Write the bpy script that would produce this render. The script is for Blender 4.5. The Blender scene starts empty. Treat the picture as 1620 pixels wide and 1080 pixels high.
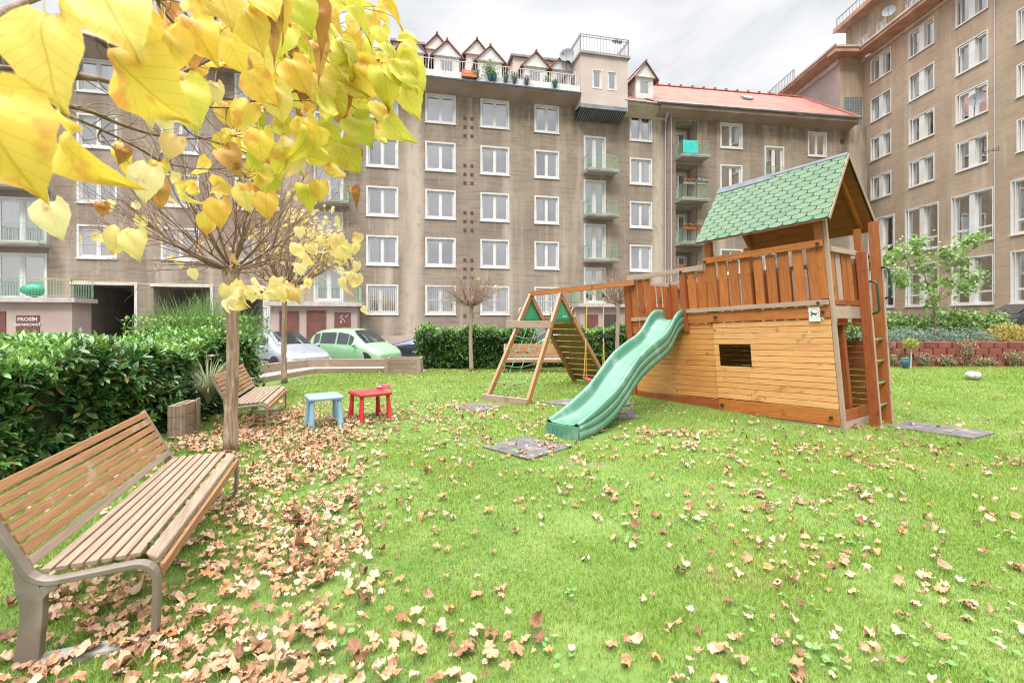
import bpy, math, random
import numpy as np
from mathutils import Vector, Matrix
R = math.radians
S = bpy.context.scene
COL = S.collection
# ------------------------------------------------------------------ camera
CAMZ, F, CX, CY = 1.55, 750.0, 810.0, 505.0
cd = bpy.data.cameras.new('camera'); cam = bpy.data.objects.new('camera', cd); COL.objects.link(cam)
cam.location = (0, 0, CAMZ); cam.rotation_euler = (R(90), 0, 0)
cd.sensor_width = 36; cd.lens = F/1620*36; cd.shift_y = -(540-CY)/1620
cd.clip_start = 0.05; cd.clip_end = 1000
cd.dof.use_dof = True; cd.dof.focus_distance = 8.0; cd.dof.aperture_fstop = 5.0
S.camera = cam
# ------------------------------------------------------------------ sky and sun (overcast)
W = bpy.data.worlds.new('World'); S.world = W; W.use_nodes = True
nt = W.node_tree; N = nt.nodes; L = nt.links; N.clear()
def wn(t, **k):
    n = N.new(t)
    for a, b in k.items(): setattr(n, a, b)
    return n
out = wn('ShaderNodeOutputWorld'); bg = wn('ShaderNodeBackground'); bg.inputs[1].default_value = 1.0
sky = wn('ShaderNodeTexSky', sky_type='NISHITA', sun_disc=False, sun_elevation=R(48), sun_rotation=R(200))
tc = wn('ShaderNodeTexCoord'); sep = wn('ShaderNodeSeparateXYZ'); L.new(tc.outputs['Generated'], sep.inputs[0])
mp = wn('ShaderNodeMapping'); mp.inputs['Scale'].default_value = (1.0, 1.0, 2.6); mp.inputs['Location'].default_value = (6.7, 1.1, 4.2)
L.new(tc.outputs['Generated'], mp.inputs[0])
no = wn('ShaderNodeTexNoise'); no.inputs['Scale'].default_value = 2.7; no.inputs['Detail'].default_value = 7; no.inputs['Roughness'].default_value = .52; no.inputs['Distortion'].default_value = .5
L.new(mp.outputs[0], no.inputs['Vector'])
cr = wn('ShaderNodeValToRGB'); e = cr.color_ramp.elements
e[0].position = .38; e[0].color = (.58, .60, .63, 1); e[1].position = .62; e[1].color = (.88, .88, .88, 1)
e2 = cr.color_ramp.elements.new(.48); e2.color = (.72, .73, .75, 1)
L.new(no.outputs['Fac'], cr.inputs[0])
ml = wn('ShaderNodeMapRange'); ml.inputs['From Min'].default_value = .57; ml.inputs['From Max'].default_value = 1.0
ml.inputs['To Min'].default_value = 1.0; ml.inputs['To Max'].default_value = 10.6
L.new(sep.outputs['Z'], ml.inputs['Value'])
vm = wn('ShaderNodeVectorMath', operation='SCALE'); L.new(cr.outputs[0], vm.inputs[0]); L.new(ml.outputs[0], vm.inputs['Scale'])
sk = wn('ShaderNodeVectorMath', operation='SCALE'); sk.inputs['Scale'].default_value = .004; L.new(sky.outputs[0], sk.inputs[0])
ad = wn('ShaderNodeVectorMath', operation='ADD'); L.new(vm.outputs[0], ad.inputs[0]); L.new(sk.outputs[0], ad.inputs[1])
L.new(ad.outputs[0], bg.inputs[0]); L.new(bg.outputs[0], out.inputs[0])
sd = bpy.data.lights.new('sun', 'SUN'); sun = bpy.data.objects.new('sun', sd); COL.objects.link(sun)
sd.energy = 1.5; sd.angle = R(10); sd.color = (1, .95, .88); sun.rotation_euler = (R(42), 0, R(-20)); sun.location = (0, -5, 40)
S.view_settings.view_transform = 'Standard'; S.view_settings.look = 'None'; S.view_settings.exposure = 0.27; S.view_settings.gamma = 1
S.cycles.use_denoising = True; S.cycles.pixel_filter_type = 'BLACKMAN_HARRIS'; S.cycles.filter_width = 1.15; S.cycles.max_bounces = 6; S.cycles.diffuse_bounces = 3; S.cycles.transparent_max_bounces = 12
S.cycles.use_adaptive_sampling = False
# ------------------------------------------------------------------ geometry of the photograph
def P(px, py, Y): return Vector(((px-CX)/F*Y, Y, CAMZ+(CY-py)/F*Y))
def G(px, py, z=0.0): return P(px, py, (CAMZ-z)*F/(py-CY))
# ------------------------------------------------------------------ materials
MATS = {}
def KC(c): return tuple(.90*max(0, x)**1.13 for x in c)      # darkens every colour, dark ones most, to deepen contrast
def mat(name, col, col2=None, scale=4.0, rough=.8, bump=0.0, bscale=None, stretch=(1, 1, 1), coord='Object', metal=0.0,
        spec=.5, detail=5, lo=.35, hi=.65, rand=None, rmix=.5, trans=0.0, coat=0.0, third=None, tscale=1.0, tlo=.55, thi=.7):
    if name in MATS: return MATS[name]
    col = KC(col); col2 = KC(col2) if col2 else None; third = KC(third) if third else None; rand = (rand[0], [KC(c) for c in rand[1]]) if rand else None
    m = bpy.data.materials.new(name); MATS[name] = m; m.use_nodes = True
    t = m.node_tree; n = t.nodes; l = t.links; b = n['Principled BSDF']
    b.inputs['Roughness'].default_value = rough; b.inputs['Metallic'].default_value = metal
    b.inputs['Specular IOR Level'].default_value = spec; b.inputs['Coat Weight'].default_value = coat
    src = None
    if coord == 'g': a = n.new('ShaderNodeAttribute'); a.attribute_name = 'g'; src = a.outputs['Vector']
    else: a = n.new('ShaderNodeTexCoord'); src = a.outputs['Object']
    mpn = n.new('ShaderNodeMapping'); mpn.inputs['Scale'].default_value = stretch; l.new(src, mpn.inputs[0])
    c = (*col, 1)
    cur = None
    if col2 is not None:
        nz = n.new('ShaderNodeTexNoise'); nz.inputs['Scale'].default_value = scale; nz.inputs['Detail'].default_value = detail
        l.new(mpn.outputs[0], nz.inputs['Vector'])
        mr = n.new('ShaderNodeMapRange'); mr.inputs['From Min'].default_value = lo; mr.inputs['From Max'].default_value = hi
        l.new(nz.outputs['Fac'], mr.inputs['Value'])
        mx = n.new('ShaderNodeMix'); mx.data_type = 'RGBA'; mx.inputs['A'].default_value = c; mx.inputs['B'].default_value = (*col2, 1)
        l.new(mr.outputs[0], mx.inputs['Factor']); cur = mx.outputs['Result']
    if third is not None:
        nz = n.new('ShaderNodeTexNoise'); nz.inputs['Scale'].default_value = tscale; nz.inputs['Detail'].default_value = 4; l.new(src, nz.inputs['Vector'])
        mr = n.new('ShaderNodeMapRange'); mr.inputs['From Min'].default_value = tlo; mr.inputs['From Max'].default_value = thi
        l.new(nz.outputs['Fac'], mr.inputs['Value'])
        mx = n.new('ShaderNodeMix'); mx.data_type = 'RGBA'; mx.inputs['B'].default_value = (*third, 1)
        if cur: l.new(cur, mx.inputs['A'])
        else: mx.inputs['A'].default_value = c
        l.new(mr.outputs[0], mx.inputs['Factor']); cur = mx.outputs['Result']
    if rand:      # list of colours picked per leaf / blade
        if rand[0] == 'obj': g = n.new('ShaderNodeObjectInfo'); ro = g.outputs['Random']
        else: g = n.new('ShaderNodeNewGeometry'); ro = g.outputs['Random Per Island']
        rp = n.new('ShaderNodeValToRGB'); els = rp.color_ramp.elements; cs = rand[1]
        for i, cc in enumerate(cs):
            if i < 2: el = els[i]; el.position = i/(len(cs)-1)
            else: el = els.new(i/(len(cs)-1))
        for i, cc in enumerate(cs): els[i].position = i/(len(cs)-1)
        for i, cc in enumerate(cs): els[i].color = (*cc, 1)
        l.new(ro, rp.inputs[0])
        if cur:
            mx = n.new('ShaderNodeMix'); mx.data_type = 'RGBA'; mx.inputs['Factor'].default_value = rmix
            l.new(cur, mx.inputs['A']); l.new(rp.outputs[0], mx.inputs['B']); cur = mx.outputs['Result']
        else: cur = rp.outputs[0]
    if cur: l.new(cur, b.inputs['Base Color'])
    else: b.inputs['Base Color'].default_value = c
    if bump:
        nb = n.new('ShaderNodeTexNoise'); nb.inputs['Scale'].default_value = bscale or scale*4; nb.inputs['Detail'].default_value = 5
        l.new(mpn.outputs[0], nb.inputs['Vector'])
        bp = n.new('ShaderNodeBump'); bp.inputs['Strength'].default_value = bump; bp.inputs['Distance'].default_value = .02
        l.new(nb.outputs['Fac'], bp.inputs['Height']); l.new(bp.outputs[0], b.inputs['Normal'])
    if trans:
        tr = n.new('ShaderNodeBsdfTranslucent'); ms = n.new('ShaderNodeMixShader'); ms.inputs[0].default_value = trans
        if cur: l.new(cur, tr.inputs[0])
        else: tr.inputs[0].default_value = c
        l.new(b.outputs[0], ms.inputs[1]); l.new(tr.outputs[0], ms.inputs[2]); l.new(ms.outputs[0], n['Material Output'].inputs[0])
    return m
def node_chain(m): return m.node_tree.nodes, m.node_tree.links, m.node_tree.nodes['Principled BSDF']

def facade_mat(name, base, base2, light, dark, streak_z=None, bands=None):
    base, base2, light, dark = KC(base), KC(base2), KC(light), KC(dark)
    m = bpy.data.materials.new(name); MATS[name] = m; m.use_nodes = True; n, l, b = node_chain(m)
    b.inputs['Roughness'].default_value = .92; b.inputs['Specular IOR Level'].default_value = .2
    tcn = n.new('ShaderNodeTexCoord'); src = tcn.outputs['Object']
    def noise(sc, st, det=5, loc=(0, 0, 0)):
        mpn = n.new('ShaderNodeMapping'); mpn.inputs['Scale'].default_value = st; mpn.inputs['Location'].default_value = loc; l.new(src, mpn.inputs[0])
        nz = n.new('ShaderNodeTexNoise'); nz.inputs['Scale'].default_value = sc; nz.inputs['Detail'].default_value = det; l.new(mpn.outputs[0], nz.inputs['Vector']); return nz.outputs['Fac']
    def rng(x, a, c_, lo=0, hi=1):
        mr = n.new('ShaderNodeMapRange'); mr.inputs['From Min'].default_value = a; mr.inputs['From Max'].default_value = c_
        mr.inputs['To Min'].default_value = lo; mr.inputs['To Max'].default_value = hi; l.new(x, mr.inputs['Value']); return mr.outputs[0]
    def mix(a, c_, f):
        mx = n.new('ShaderNodeMix'); mx.data_type = 'RGBA'
        for k, v in (('A', a), ('B', c_)):
            if isinstance(v, tuple): mx.inputs[k].default_value = (*v, 1)
            else: l.new(v, mx.inputs[k])
        l.new(f, mx.inputs['Factor']); return mx.outputs['Result']
    def mul(a, c_):
        q = n.new('ShaderNodeMath'); q.operation = 'MULTIPLY'; l.new(a, q.inputs[0])
        if isinstance(c_, float): q.inputs[1].default_value = c_
        else: l.new(c_, q.inputs[1])
        return q.outputs[0]
    c = mix(base, base2, rng(noise(.35, (1, 1, 1), 6), .35, .65))
    c = mix(c, dark, rng(noise(1.6, (.35, .35, 4.0), 6), .50, .74, 0, .6))        # trowelled courses
    c = mix(c, light, rng(noise(.9, (1.0, 1.0, .07), 4, (5, 0, 0)), .53, .72, 0, .8))  # pale runs of lime
    c = mix(c, light, rng(noise(2.8, (1.0, 1.0, .10), 5, (15, 0, 3)), .60, .72, 0, .5))
    sepn = n.new('ShaderNodeSeparateXYZ'); l.new(src, sepn.inputs[0])
    for bu, bw_ in (bands or []):
        q = n.new('ShaderNodeMath'); q.operation = 'SUBTRACT'; l.new(sepn.outputs['X'], q.inputs[0]); q.inputs[1].default_value = bu
        q2 = n.new('ShaderNodeMath'); q2.operation = 'ABSOLUTE'; l.new(q.outputs[0], q2.inputs[0]); c = mix(c, light, mul(rng(q2.outputs[0], bw_, bw_*.35), rng(noise(1.1, (1, 1, .2), 5), .3, .55, .35, .9)))
    if streak_z:
        top = rng(sepn.outputs['Z'], streak_z-3.4, streak_z-.2)
        c = mix(c, dark, mul(mul(top, rng(noise(1.7, (1, 1, .12), 5), .42, .62)), .85))
        c = mix(c, (.55, .38, .2), mul(mul(top, rng(noise(2.6, (1, 1, .2), 5, (9, 3, 0)), .55, .68)), .7))
    c = mix(c, (base2[0]*.78, base2[1]*.78, base2[2]*.78), rng(noise(3.2, (1, 1, .5), 7, (2, 7, 1)), .55, .78, 0, .5))
    c = mix(c, dark, rng(noise(26, (1, 1, 1), 3, (1, 2, 3)), .50, .75, 0, .45)); c = mix(c, light, rng(noise(19, (1, 1, .6), 3, (8, 2, 3)), .55, .8, 0, .4))
    l.new(c, b.inputs['Base Color'])
    bp = n.new('ShaderNodeBump'); bp.inputs['Strength'].default_value = .5; bp.inputs['Distance'].default_value = .03
    l.new(noise(7, (1, 1, 2.2), 7), bp.inputs['Height']); l.new(bp.outputs[0], b.inputs['Normal'])
    return m

def glass_mat(name='window_glass', tint=(.95, .96, .97), refl=.72):
    if name in MATS: return MATS[name]
    m = bpy.data.materials.new(name); MATS[name] = m; m.use_nodes = True; n, l, b = node_chain(m); n.remove(b)
    g = n.new('ShaderNodeBsdfGlossy'); g.inputs['Roughness'].default_value = .02; g.inputs['Color'].default_value = (1, .99, .98, 1)
    t = n.new('ShaderNodeBsdfTransparent'); t.inputs[0].default_value = (*tint, 1)
    f = n.new('ShaderNodeFresnel'); f.inputs[0].default_value = 1.6
    mr = n.new('ShaderNodeMapRange'); mr.inputs['From Max'].default_value = .6; mr.inputs['To Min'].default_value = refl*.6; mr.inputs['To Max'].default_value = min(1, refl*2.2)
    l.new(f.outputs[0], mr.inputs['Value'])
    s = n.new('ShaderNodeMixShader'); l.new(mr.outputs[0], s.inputs[0]); l.new(t.outputs[0], s.inputs[1]); l.new(g.outputs[0], s.inputs[2])
    # slight waviness of real panes
    tx = n.new('ShaderNodeTexNoise'); tx.inputs['Scale'].default_value = .8; bp = n.new('ShaderNodeBump'); bp.inputs['Strength'].default_value = .06; bp.inputs['Distance'].default_value = .1
    tcn = n.new('ShaderNodeTexCoord'); l.new(tcn.outputs['Object'], tx.inputs['Vector']); l.new(tx.outputs['Fac'], bp.inputs['Height']); l.new(bp.outputs[0], g.inputs['Normal'])
    l.new(s.outputs[0], n['Material Output'].inputs[0]); return m

def leaf_mat(name, cols, obj=False, trans=.3, spots=(.35, .16, .04), rough=.55, veins=.5, spot_lo=.62, spec=.35):
    m = mat(name, cols[0], rough=rough, rand=('obj' if obj else 'isl', cols), trans=0, spec=spec)
    n, l, b = node_chain(m)
    cur = b.inputs['Base Color'].links[0].from_socket
    a = n.new('ShaderNodeAttribute'); a.attribute_name = 'leafco'; sp = n.new('ShaderNodeSeparateXYZ'); l.new(a.outputs['Vector'], sp.inputs[0])
    def M(op, x, y=None):
        q = n.new('ShaderNodeMath'); q.operation = op
        for i, v in enumerate((x, y)):
            if v is None: continue
            if isinstance(v, (int, float)): q.inputs[i].default_value = v
            else: l.new(v, q.inputs[i])
        return q.outputs[0]
    ax = M('ABSOLUTE', sp.outputs['X'])
    rib = M('LESS_THAN', ax, .014)
    side = M('GREATER_THAN', M('SINE', M('MULTIPLY', M('SUBTRACT', sp.outputs['Y'], M('MULTIPLY', ax, .8)), 42)), .965)
    v = M('MULTIPLY', M('MAXIMUM', rib, M('MULTIPLY', side, .7)), veins)
    mx = n.new('ShaderNodeMix'); mx.data_type = 'RGBA'; l.new(v, mx.inputs['Factor']); l.new(cur, mx.inputs['A']); mx.inputs['B'].default_value = (cols[0][0]*.6, cols[0][1]*.55, cols[0][2]*.5, 1)
    nz = n.new('ShaderNodeTexNoise'); nz.inputs['Scale'].default_value = 18; nz.inputs['Detail'].default_value = 5
    tcn = n.new('ShaderNodeTexCoord'); l.new(tcn.outputs['Object'], nz.inputs['Vector'])
    mr = n.new('ShaderNodeMapRange'); mr.inputs['From Min'].default_value = spot_lo; mr.inputs['From Max'].default_value = spot_lo+.10; l.new(nz.outputs['Fac'], mr.inputs['Value'])
    mx2 = n.new('ShaderNodeMix'); mx2.data_type = 'RGBA'; l.new(mr.outputs[0], mx2.inputs['Factor']); l.new(mx.outputs['Result'], mx2.inputs['A']); mx2.inputs['B'].default_value = (*spots, 1)
    l.new(mx2.outputs['Result'], b.inputs['Base Color'])
    if trans:
        tr = n.new('ShaderNodeBsdfTranslucent'); ms = n.new('ShaderNodeMixShader'); ms.inputs[0].default_value = trans
        l.new(mx2.outputs['Result'], tr.inputs[0]); l.new(b.outputs[0], ms.inputs[1]); l.new(tr.outputs[0], ms.inputs[2]); l.new(ms.outputs[0], n['Material Output'].inputs[0])
    return m
# ------------------------------------------------------------------ mesh builder
class MB:
    def __init__(s): s.v = []; s.f = []; s.g = []; s.mi = []; s.cur = 0
    def add(s, vs, fs, g=None):
        o = len(s.v); s.v += [tuple(x) for x in vs]; s.g += ([tuple(x) for x in g] if g is not None else [tuple(x) for x in vs])
        s.f += [tuple(o+i for i in f) for f in fs]; s.mi += [s.cur]*len(fs); return s
    BF = [(0, 3, 2, 1), (4, 5, 6, 7), (0, 1, 5, 4), (1, 2, 6, 5), (2, 3, 7, 6), (3, 0, 4, 7)]
    def box(s, x0, x1, y0, y1, z0, z1):
        vs = [(x0, y0, z0), (x1, y0, z0), (x1, y1, z0), (x0, y1, z0), (x0, y0, z1), (x1, y0, z1), (x1, y1, z1), (x0, y1, z1)]
        r = random.random()*50; d = (x1-x0, y1-y0, z1-z0); k = max(range(3), key=lambda i: d[i]); o = [k]+[i for i in range(3) if i != k]
        return s.add(vs, MB.BF, [(p[o[0]]+r, p[o[1]]+r, p[o[2]]) for p in vs])
    def hexa(s, pts):          # 8 corners, same order as box
        pts = [Vector(p) for p in pts]; r = random.random()*50
        ex = (pts[1]-pts[0]).length; ey = (pts[3]-pts[0]).length; ez = (pts[4]-pts[0]).length; d = [ex, ey, ez]
        loc = [(0, 0, 0), (ex, 0, 0), (ex, ey, 0), (0, ey, 0), (0, 0, ez), (ex, 0, ez), (ex, ey, ez), (0, ey, ez)]
        k = max(range(3), key=lambda i: d[i]); o = [k]+[i for i in range(3) if i != k]
        return s.add(pts, MB.BF, [(p[o[0]]+r, p[o[1]]+r, p[o[2]]) for p in loc])
    def beam(s, p, q, w, h, up=(0, 0, 1), taper=1.0):
        p = Vector(p); q = Vector(q); d = (q-p).normalized(); upv = Vector(up)
        if abs(d.dot(upv)) > .99: upv = Vector((0, 1, 0))
        sd_ = d.cross(upv).normalized(); u = sd_.cross(d).normalized(); vs = []
        for c, k in ((p, 1), (q, taper)):
            for a, b in ((-1, -1), (1, -1), (1, 1), (-1, 1)): vs.append(c+sd_*a*w/2*k+u*b*h/2*k)
        r = random.random()*50; ln = (q-p).length
        g = [((0 if i < 4 else ln)+r, (i % 4 in (1, 2))*w+r, (i % 4 in (2, 3))*h) for i in range(8)]
        return s.add(vs, [(0, 3, 2, 1), (4, 5, 6, 7), (0, 1, 5, 4), (1, 2, 6, 5), (2, 3, 7, 6), (3, 0, 4, 7)], g)
    def tube(s, pts, rad, n=6, cap=True):
        pts = [Vector(p) for p in pts]; m = len(pts)
        if not hasattr(rad, '__len__'): rad = [rad]*m
        vs = []; g = []; up = None; ln = 0; r0 = random.random()*50
        for i, p in enumerate(pts):
            d = (pts[min(i+1, m-1)]-pts[max(i-1, 0)])
            d = d.normalized() if d.length > 1e-9 else Vector((0, 0, 1))
            if up is None:
                up = Vector((0, 0, 1)) if abs(d.z) < .9 else Vector((1, 0, 0))
            a = d.cross(up).normalized(); up = a.cross(d).normalized()
            if i: ln += (p-pts[i-1]).length
            for k in range(n):
                t = 2*math.pi*k/n; vs.append(p+(a*math.cos(t)+up*math.sin(t))*rad[i]); g.append((ln+r0, k*rad[i]*.9+r0, 0))
        fs = [(i*n+k, i*n+(k+1) % n, (i+1)*n+(k+1) % n, (i+1)*n+k) for i in range(m-1) for k in range(n)]
        if cap: fs += [tuple(range(n))[::-1], tuple((m-1)*n+k for k in range(n))]
        return s.add(vs, fs, g)
    def prism(s, poly, axis_vec, g=None):   # polygon (3-D points) extruded by a vector
        poly = [Vector(p) for p in poly]; a = Vector(axis_vec); n = len(poly)
        vs = poly+[p+a for p in poly]
        return s.add(vs, [tuple(range(n)), tuple(range(2*n-1, n-1, -1))]+[(i, i+n, (i+1) % n+n, (i+1) % n) for i in range(n)])
    def quad(s, a, b, c, d): return s.add([a, b, c, d], [(0, 1, 2, 3)])
    def sphere(s, c, r, nu=12, nv=8, sq=(1, 1, 1)):
        vs = []; c = Vector(c)
        for j in range(1, nv):
            for i in range(nu):
                a = 2*math.pi*i/nu; b = math.pi*j/nv
                vs.append((c.x+r*sq[0]*math.sin(b)*math.cos(a), c.y+r*sq[1]*math.sin(b)*math.sin(a), c.z+r*sq[2]*math.cos(b)))
        vs += [(c.x, c.y, c.z+r*sq[2]), (c.x, c.y, c.z-r*sq[2])]; T = len(vs)-2
        fs = [(j*nu+i, (j+1)*nu+i, (j+1)*nu+(i+1) % nu, j*nu+(i+1) % nu) for j in range(nv-2) for i in range(nu)]
        fs += [(T, i, (i+1) % nu) for i in range(nu)]+[(T+1, (nv-2)*nu+(i+1) % nu, (nv-2)*nu+i) for i in range(nu)]
        return s.add(vs, fs)
    def lathe(s, prof, c=(0, 0, 0), n=16):
        vs = []; c = Vector(c)
        for r, z in prof:
            for k in range(n): vs.append((c.x+r*math.cos(2*math.pi*k/n), c.y+r*math.sin(2*math.pi*k/n), c.z+z))
        m = len(prof)
        return s.add(vs, [(i*n+k, i*n+(k+1) % n, (i+1)*n+(k+1) % n, (i+1)*n+k) for i in range(m-1) for k in range(n)]+[tuple(range(n))[::-1], tuple((m-1)*n+k for k in range(n))])
    def build(s, name, m, parent=None, smooth=False, bevel=0.0, world=False):
        me = bpy.data.meshes.new(name)
        vs = s.v
        if world and parent is not None: o = parent.location; vs = [(x-o.x, y-o.y, z-o.z) for x, y, z in vs]
        me.from_pydata(vs, [], s.f)
        at = me.attributes.new('g', 'FLOAT_VECTOR', 'POINT'); at.data.foreach_set('vector', np.array(s.g, dtype=np.float32).ravel())
        for mm in (m if isinstance(m, (list, tuple)) else [m]): me.materials.append(mm)
        if isinstance(m, (list, tuple)): me.polygons.foreach_set('material_index', s.mi)
        if smooth: me.polygons.foreach_set('use_smooth', [True]*len(me.polygons))
        me.update()
        ob = bpy.data.objects.new(name, me); COL.objects.link(ob); ob.parent = parent
        if bevel:
            md = ob.modifiers.new('bevel', 'BEVEL'); md.width = bevel; md.segments = 2; md.limit_method = 'ANGLE'; md.angle_limit = R(50)
        return ob
def tag(o, label=None, cat=None, group=None, kind=None):
    if label: o['label'] = label
    if cat: o['category'] = cat
    if group: o['group'] = group
    if kind: o['kind'] = kind
    return o
def root(name, loc, label, cat, group=None, rz=0.0):
    o = bpy.data.objects.new(name, None); COL.objects.link(o); o.location = loc; o.rotation_euler = (0, 0, rz); o.empty_display_size = .1
    return tag(o, label, cat, group)
KIDS = {}
def copy_tree(o, parent=None):
    c = o.copy(); COL.objects.link(c); c.parent = parent
    for ch in [k for k in ALLOBJ() if k.parent == o]: copy_tree(ch, c)
    return c
def ALLOBJ(): return list(COL.objects)
def np_mesh(name, V, Fc, m, parent=None, smooth=False, leafco=None):
    me = bpy.data.meshes.new(name); nv = len(V); nf, k = Fc.shape
    me.vertices.add(nv); me.vertices.foreach_set('co', V.astype(np.float32).ravel())
    me.loops.add(nf*k); me.loops.foreach_set('vertex_index', Fc.astype(np.int32).ravel())
    me.polygons.add(nf); me.polygons.foreach_set('loop_start', np.arange(0, nf*k, k, dtype=np.int32)); me.polygons.foreach_set('loop_total', np.full(nf, k, dtype=np.int32))
    if smooth: me.polygons.foreach_set('use_smooth', np.ones(nf, dtype=bool))
    if leafco is not None:
        at = me.attributes.new('leafco', 'FLOAT_VECTOR', 'POINT'); at.data.foreach_set('vector', leafco.astype(np.float32).ravel())
    me.update(calc_edges=True); me.validate()
    me.materials.append(m); ob = bpy.data.objects.new(name, me); COL.objects.link(ob); ob.parent = parent; return ob
def batch(TV, TF, Rm, T, lc=None):
    """TV (n,3) template, Rm (N,3,3) rotation*scale, T (N,3) -> V, F, leafco"""
    V = np.einsum('nij,kj->nki', Rm, TV)+T[:, None, :]
    n = len(TV); Fc = TF[None]+(np.arange(len(T))*n)[:, None, None]
    return V.reshape(-1, 3), Fc.reshape(-1, TF.shape[1]), (np.tile(lc, (len(T), 1)) if lc is not None else None)
def frames(nrm, spin, scale):
    """rotation matrices whose third axis is nrm, spun by spin, scaled"""
    nrm = nrm/np.linalg.norm(nrm, axis=1, keepdims=True)
    ref = np.where(np.abs(nrm[:, 2:3]) < .95, np.array([[0, 0, 1.]]), np.array([[1., 0, 0]]))
    a = np.cross(ref, nrm); a /= np.linalg.norm(a, axis=1, keepdims=True); b = np.cross(nrm, a)
    c, s_ = np.cos(spin)[:, None], np.sin(spin)[:, None]
    x = a*c+b*s_; y = -a*s_+b*c
    M_ = np.stack([x, y, nrm], axis=2)
    return M_*np.asarray(scale).reshape(-1, 1, 1)
# ------------------------------------------------------------------ common materials
WHITE = mat('white_paint', (.78, .77, .75), (.66, .64, .61), scale=1.2, rough=.5)
WHITEW = mat('weathered_white', (.74, .72, .69), (.55, .51, .47), scale=1.5, rough=.7, lo=.4, hi=.8)
GLASS = glass_mat()
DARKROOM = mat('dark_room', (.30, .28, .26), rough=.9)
CURTAIN = mat('net_curtain', (.84, .84, .83), (.66, .66, .67), scale=12, stretch=(1, 1, .05), rough=.9)
CURTAINB = mat('grey_blind', (.50, .52, .53), (.42, .44, .46), scale=10, stretch=(.1, .1, 3), rough=.8)
CURTAINY = mat('beige_blind', (.62, .55, .44), rough=.8)
BLINDW = mat('white_blind', (.80, .80, .80), rough=.7)
PINK = mat('pink_render', (.58, .46, .40), (.50, .40, .35), scale=.8, rough=.9, bump=.2, bscale=20)
BROWNP = mat('brown_door_paint', (.20, .085, .07), (.25, .11, .09), scale=3, rough=.55)
GREENRAIL = mat('green_rail_paint', (.27, .47, .31), (.38, .55, .41), scale=3, rough=.5)
WHITERAIL = mat('white_rail_paint', (.72, .70, .70), rough=.5)
GREYM = mat('zinc', (.33, .34, .34), (.24, .25, .26), scale=2, rough=.45, metal=.4)
TILE = mat('red_roof_tile', (.36, .15, .11), (.43, .21, .16), scale=1.1, rough=.75)
def tile_bump(m, fx, fz, axis='X'):
    n, l, b = node_chain(m); tcn = n.new('ShaderNodeTexCoord'); w1 = n.new('ShaderNodeTexWave'); w1.wave_type = 'BANDS'; w1.bands_direction = axis; w1.inputs['Scale'].default_value = fx
    w2 = n.new('ShaderNodeTexWave'); w2.bands_direction = 'Z'; w2.wave_profile = 'SAW'; w2.inputs['Scale'].default_value = fz
    l.new(tcn.outputs['Object'], w1.inputs['Vector']); l.new(tcn.outputs['Object'], w2.inputs['Vector'])
    ad_ = n.new('ShaderNodeMath'); ad_.operation = 'ADD'; l.new(w1.outputs['Fac'], ad_.inputs[0]); l.new(w2.outputs['Fac'], ad_.inputs[1])
    bp = n.new('ShaderNodeBump'); bp.inputs['Strength'].default_value = 1; bp.inputs['Distance'].default_value = .06; l.new(ad_.outputs[0], bp.inputs['Height']); l.new(bp.outputs[0], b.inputs['Normal'])
tile_bump(TILE, 1.55, 1.1)
CONC = mat('concrete', (.46, .43, .40), (.36, .34, .31), scale=1.4, rough=.9, bump=.3, bscale=14)
FACM = facade_mat('stained_grey_brown_plaster', (.415, .345, .275), (.305, .25, .20), (.60, .51, .42), (.165, .13, .10), 16.2, bands=[(-1.75, .75), (15.2, .5), (-8.6, .6)])
FACR = facade_mat('tan_plaster', (.53, .42, .32), (.44, .34, .255), (.60, .50, .39), (.33, .25, .18), 22.4)
FACD = facade_mat('dark_passage_plaster', (.50, .44, .38), (.42, .37, .32), (.62, .55, .5), (.30, .26, .22))
SOFFIT = mat('soffit_plaster', (.42, .33, .27), (.33, .23, .17), scale=.7, rough=.9)
SOFFITR = mat('brown_soffit_boards', (.42, .22, .14), (.52, .34, .25), scale=1.2, stretch=(1, 1, 1), rough=.8)
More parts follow.
